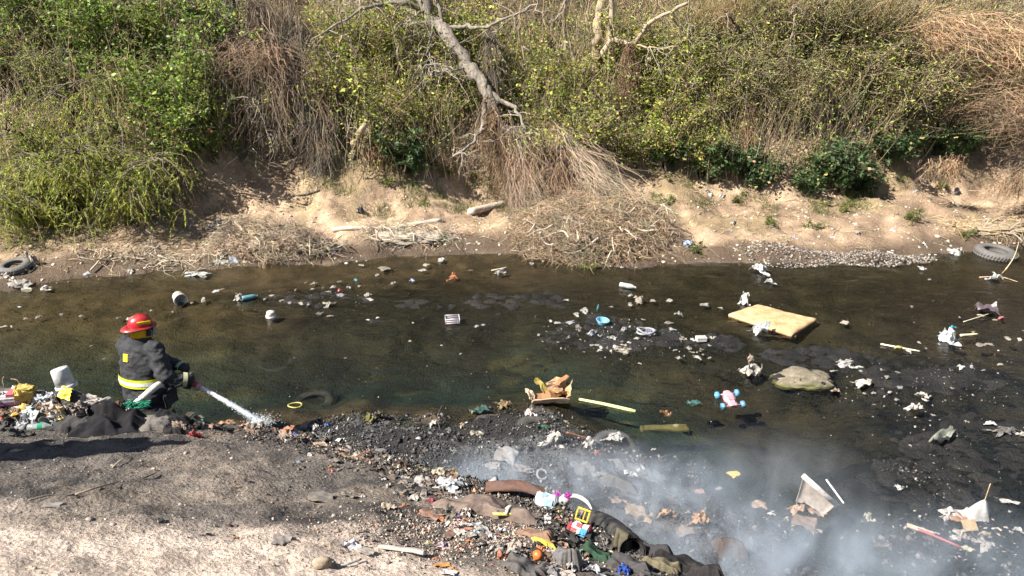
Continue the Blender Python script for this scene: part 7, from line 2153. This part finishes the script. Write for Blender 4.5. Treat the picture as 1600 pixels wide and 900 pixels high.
# neck hood
link("neck_hood", mesh_np("neck_hood", *loft([((-.012, 0, -.135), .118, .115), ((-.014, 0, -.08), .128, .120), ((-.012, 0, -.03), .130, .118), ((-.01, 0, .025), .132, .114)], 28, False), smooth=True), MAT['cloth'], HR, color=(.78, .46, .015))
for s in (-1, 1):
    link("side_guard", bm_box("side_guard", .085, .02, .10, .008, 2), MAT['rubber'], HR, (.075, s * .112, -.035), (0, .1, -s * .35), None, (.015, .015, .015))
# goggles and visor in front
link("goggle", bm_box("goggle", .05, .17, .065, .018, 2), MAT['rubber'], HR, (.105, 0, .0), None, None, (.02, .02, .02))
vv = []
for z, rr in ((.02, .165), (-.06, .175), (-.13, .165)):
    for t in np.linspace(-1.0, 1.0, 14):
        vv.append((rr * math.cos(t) - .005, rr * .85 * math.sin(t), z))
vf = np.array([(i * 14 + j, i * 14 + j + 1, (i + 1) * 14 + j + 1, (i + 1) * 14 + j) for i in range(2) for j in range(13)])
link("face_shield", mesh_np("face_shield", np.array(vv), vf, smooth=True), MAT['clear'], HR, color=(.45, .45, .42))

# ---------- hose, nozzle and jet (held, so things of their own)
def to_world(q):
    c, s = math.cos(AZ), math.sin(AZ)
    return V3(FX + q[0] * c - q[1] * s, FY + q[0] * s + q[1] * c, FZ + q[2])
aim = at(405, 661, 6.74) - nz; aim /= np.linalg.norm(aim)
HO = empty("fire_hose", nz)
tag(HO, "cream canvas fire hose with a red nozzle held by the firefighter", "hose")
pts = [nz - aim * .12, nz + V3(-.17, .02, .04), at(262, 600, 6.74), at(247, 602, 6.60), at(228, 617, 6.50), at(207, 636, 6.44), at(190, 654, 6.44), V3(-4.35, 6.62, .70), V3(-4.9, 6.9, .35), V3(-6.2, 7.0, .12), V3(-9, 7.1, .1)]
q = smooth_line(pts, 60) - nz
link("hose_line", mesh_np("hose_line", *tube_one(q, .035, 14), smooth=True), MAT['cloth'], HO, color=(.66, .62, .55))
def along(a, b, ra, rb, nm, col, mat='hard', k=16):
    v, f = tube_one([aim * a, aim * (a + (b - a) * .08), aim * (a + (b - a) * .92), aim * b], [ra * .85, ra, rb, rb * .85], k)
    return link(nm, mesh_np(nm, v, f, smooth=False), MAT[mat], HO, color=col)
along(-.15, -.07, .038, .038, "coupling", (.20, .20, .20), 'metal')
along(-.07, .02, .030, .032, "valve_body", (.06, .055, .055), 'hard')
along(.02, .055, .040, .040, "red_collar", (.50, .03, .05))
along(.057, .105, .044, .048, "nozzle_tip", (.62, .28, .28))
up = V3(0, -.2, 1); up -= aim * np.dot(up, aim); up /= np.linalg.norm(up)
sd = np.cross(aim, up)
hq = smooth_line([sd * .03 + up * .02, sd * .035 + up * .085 - aim * .03, up * .115 - aim * .045, -sd * .035 + up * .085 - aim * .03, -sd * .03 + up * .02], 18)
link("bail_handle", mesh_np("bail_handle", *tube_one(hq, .009, 8), smooth=True), MAT['metal'], HO, color=(.16, .16, .16))
def jet():
    rng = np.random.default_rng(12)
    s0 = nz + aim * .10; s1 = at(410, 662, 6.74)
    n, k = 60, 18
    t = np.linspace(0, 1, n)
    c = s0[None] * (1 - t)[:, None] + s1[None] * t[:, None]; c[:, 2] += .05 * t * (1 - t)
    v, f = tubes((c - s0)[None], (.016 + .018 * t)[None], k)
    d = fbm(v[:, 0] * 14, v[:, 1] * 90, v[:, 2] * 30, seed=4, oct=3) * .004
    v = v + rng.normal(0, .0012, v.shape) + d[:, None]
    m, nt, b = new_mat("jet_water")
    b.inputs["Base Color"].default_value = (.80, .84, .86, 1); b.inputs["Roughness"].default_value = .25
    out = nt.nodes.get("Material Output")
    tr = nt.nodes.new("ShaderNodeBsdfTransparent"); tl = nt.nodes.new("ShaderNodeBsdfTranslucent"); tl.inputs[0].default_value = (.75, .8, .82, 1)
    m1 = nt.nodes.new("ShaderNodeMixShader"); m1.inputs[0].default_value = .45
    m2 = nt.nodes.new("ShaderNodeMixShader")
    geo = nt.nodes.new("ShaderNodeNewGeometry").outputs["Position"]
    nt.links.new(ramp(nt, noise(nt, 45, 4, .6, geo), [(.30, (.55, .55, .55)), (.55, (1, 1, 1))]), m2.inputs[0])
    nt.links.new(b.outputs[0], m1.inputs[1]); nt.links.new(tl.outputs[0], m1.inputs[2])
    nt.links.new(tr.outputs[0], m2.inputs[1]); nt.links.new(m1.outputs[0], m2.inputs[2]); nt.links.new(m2.outputs[0], out.inputs["Surface"])
    o = empty("water_jet", s0)
    tag(o, "white water jet shooting from the nozzle onto the crest", "water jet", kind="stuff")
    link("stream", mesh_np("stream", v, f, smooth=True), m, o)
    # droplets
    nd = 700
    tt = rng.random(nd) ** .6
    p = (s0[None] * (1 - tt)[:, None] + s1[None] * tt[:, None]) - s0 + rng.normal(0, 1, (nd, 3)) * (.008 + .020 * tt)[:, None]
    ns = 700
    a = rng.uniform(0, 6.28, ns); r = np.abs(rng.normal(0, .09, ns))
    p2 = s1 - s0 + np.stack([np.cos(a) * r, np.sin(a) * r * .6, np.abs(rng.normal(0, .04, ns))], -1)
    pp = np.vstack([p, p2]); sz = rng.uniform(.0015, .0045, len(pp))
    v0, f0 = ICO1
    vv = (v0[None] * sz[:, None, None] + pp[:, None, :]).reshape(-1, 3)
    ff = (f0[None] + (np.arange(len(pp)) * len(v0))[:, None, None]).reshape(-1, 3)
    link("droplets", mesh_np("droplets", vv, ff, smooth=True), m, o)
jet()

# ---------- two onlookers on the bank beyond the frame: their long shadows fall across the slope
def onlooker(loc, rz, label, coat, legs):
    ps = dict(lean=.02, head=V3(.04, 0, 1.63), yaw=0.0, leg={-1: (V3(0, -.10, .90), V3(.02, -.12, .50), V3(-.01, -.13, .10)), 1: (V3(0, .10, .90), V3(.03, .12, .50), V3(.03, .14, .10))},
              arm={-1: (V3(0, -.20, 1.40), V3(-.02, -.27, 1.12), V3(.12, -.24, .92)), 1: (V3(0, .20, 1.40), V3(-.02, .27, 1.12), V3(.12, .24, .92))})
    r = person("person", loc, rz, label, ps)
    j = [loft([((0, 0, .84), .155, .215), ((0, 0, 1.0), .145, .205), ((.01, 0, 1.25), .145, .215), ((.015, 0, 1.40), .125, .21), ((.02, 0, 1.48), .08, .10)])]
    for s in (-1, 1):
        sh, el, wr = ps['arm'][s]
        j.append(chain([sh - V3(0, s * .05, 0), sh, el, wr], [.07, .078, .066, .052]))
    me = remeshed("jacket", j, .018, 4); wrinkle(me, .01, 8, 5)
    link("jacket", me, MAT['cloth'], r, color=coat)
    link("trousers", remeshed("trousers", trousers_parts(ps, .005), .018, 4), MAT['cloth'], r, color=legs)
    link("boots", remeshed("boots", boots_parts(ps), .015, 3), MAT['rubber'], r, color=(.04, .035, .03))
    v, f = ICO3
    k = v[:, 2] > -.25
    link("hair", mesh_np("hair", v * (.108, .090, .115) + (ps['head'] + V3(-.012, 0, .02)), f[np.all(k[f], axis=1)], smooth=True), MAT['cloth'], r, color=(.02, .015, .012))
    for s in (-1, 1):
        wr = ps['arm'][s][2]
        link("hand", remeshed("hand", glove_parts(wr, V3(.3, 0, -1), V3(1, 0, .3), -s, .0085), .006, 2), MAT['cloth'], r, color=(.42, .26, .19))
def caster(px, py, h=1.74):
    """where someone of this height stands whose shadow ends at this point"""
    p = P(px, py)
    for t in np.arange(.5, 9, .02):
        q = p + np.array(SUN_FROM) * t
        if q[2] - ground(q[0], q[1]) >= h:
            break
    return (q[0], q[1], ground(q[0], q[1]) - .01)
onlooker(caster(285, 692), .6, "onlooker in a dark jacket on the bank outside the frame, casting the lower shadow", (.04, .05, .08), (.05, .06, .10))
onlooker(caster(118, 694), .4, "onlooker in a grey jacket on the bank outside the frame, casting the upper shadow", (.16, .16, .16), (.03, .03, .035))

# ================================================================== SMOKE
def smoke():
    lo, hi = V3(-1.6, 3.75, .02), V3(6.4, 8.0, 1.55)
    c, s = (lo + hi) / 2, hi - lo
    me = mesh_np("smoke", *box(*s))
    m = bpy.data.materials.new("smoke"); m.use_nodes = True
    nt = m.node_tree; nt.nodes.clear(); L = nt.links.new
    out = nt.nodes.new("ShaderNodeOutputMaterial")
    pv = nt.nodes.new("ShaderNodeVolumePrincipled")
    pv.inputs["Color"].default_value = (.77, .86, .97, 1); pv.inputs["Anisotropy"].default_value = .15
    geo = nt.nodes.new("ShaderNodeNewGeometry").outputs["Position"]
    mp = N(nt, "ShaderNodeMapping"); L(geo, mp.inputs[0]); mp.inputs["Scale"].default_value = (1, 1, .75); mp.inputs["Rotation"].default_value = (0, .5, 0)
    n1 = noise(nt, 2.0, 7, .64, mp.outputs[0], 1.2)
    wisp = ramp(nt, n1, [(.38, (.05, .05, .05)), (.50, (.32, .32, .32)), (.68, (1, 1, 1))])
    total = None
    for (cx, cy, cz), (rx, ry, rz), w in SMOKE:
        v1 = nt.nodes.new("ShaderNodeVectorMath"); v1.operation = 'SUBTRACT'; L(geo, v1.inputs[0]); v1.inputs[1].default_value = (cx, cy, cz)
        v2 = nt.nodes.new("ShaderNodeVectorMath"); v2.operation = 'DIVIDE'; L(v1.outputs[0], v2.inputs[0]); v2.inputs[1].default_value = (rx, ry, rz)
        ln = nt.nodes.new("ShaderNodeVectorMath"); ln.operation = 'LENGTH'; L(v2.outputs[0], ln.inputs[0])
        g = math_n(nt, 'SUBTRACT', 1.0, ln.outputs["Value"], True)
        g = math_n(nt, 'MULTIPLY', math_n(nt, 'MULTIPLY', g, g), w)
        total = g if total is None else math_n(nt, 'ADD', total, g)
    L(math_n(nt, 'MULTIPLY', total, wisp), pv.inputs["Density"])
    L(pv.outputs[0], out.inputs["Volume"])
    o = link("smoke", me, m, None, c)
    tag(o, "thin blue-white smoke drifting over the burnt shallows", "smoke", kind="stuff")
SMOKE = [((1.9, 5.0, .1), (1.6, 1.0, .8), 6.5), ((3.0, 5.2, .1), (1.6, 1.0, .7), 3.0), ((1.3, 6.0, .15), (1.7, 1.1, .6), 4.2), ((0.2, 6.2, .1), (1.8, .9, .5), 8.0), ((2.6, 6.2, .2), (1.6, 1.0, .6), 1.6), ((4.3, 4.9, .1), (1.8, 1.2, .7), 2.8)]
smoke()
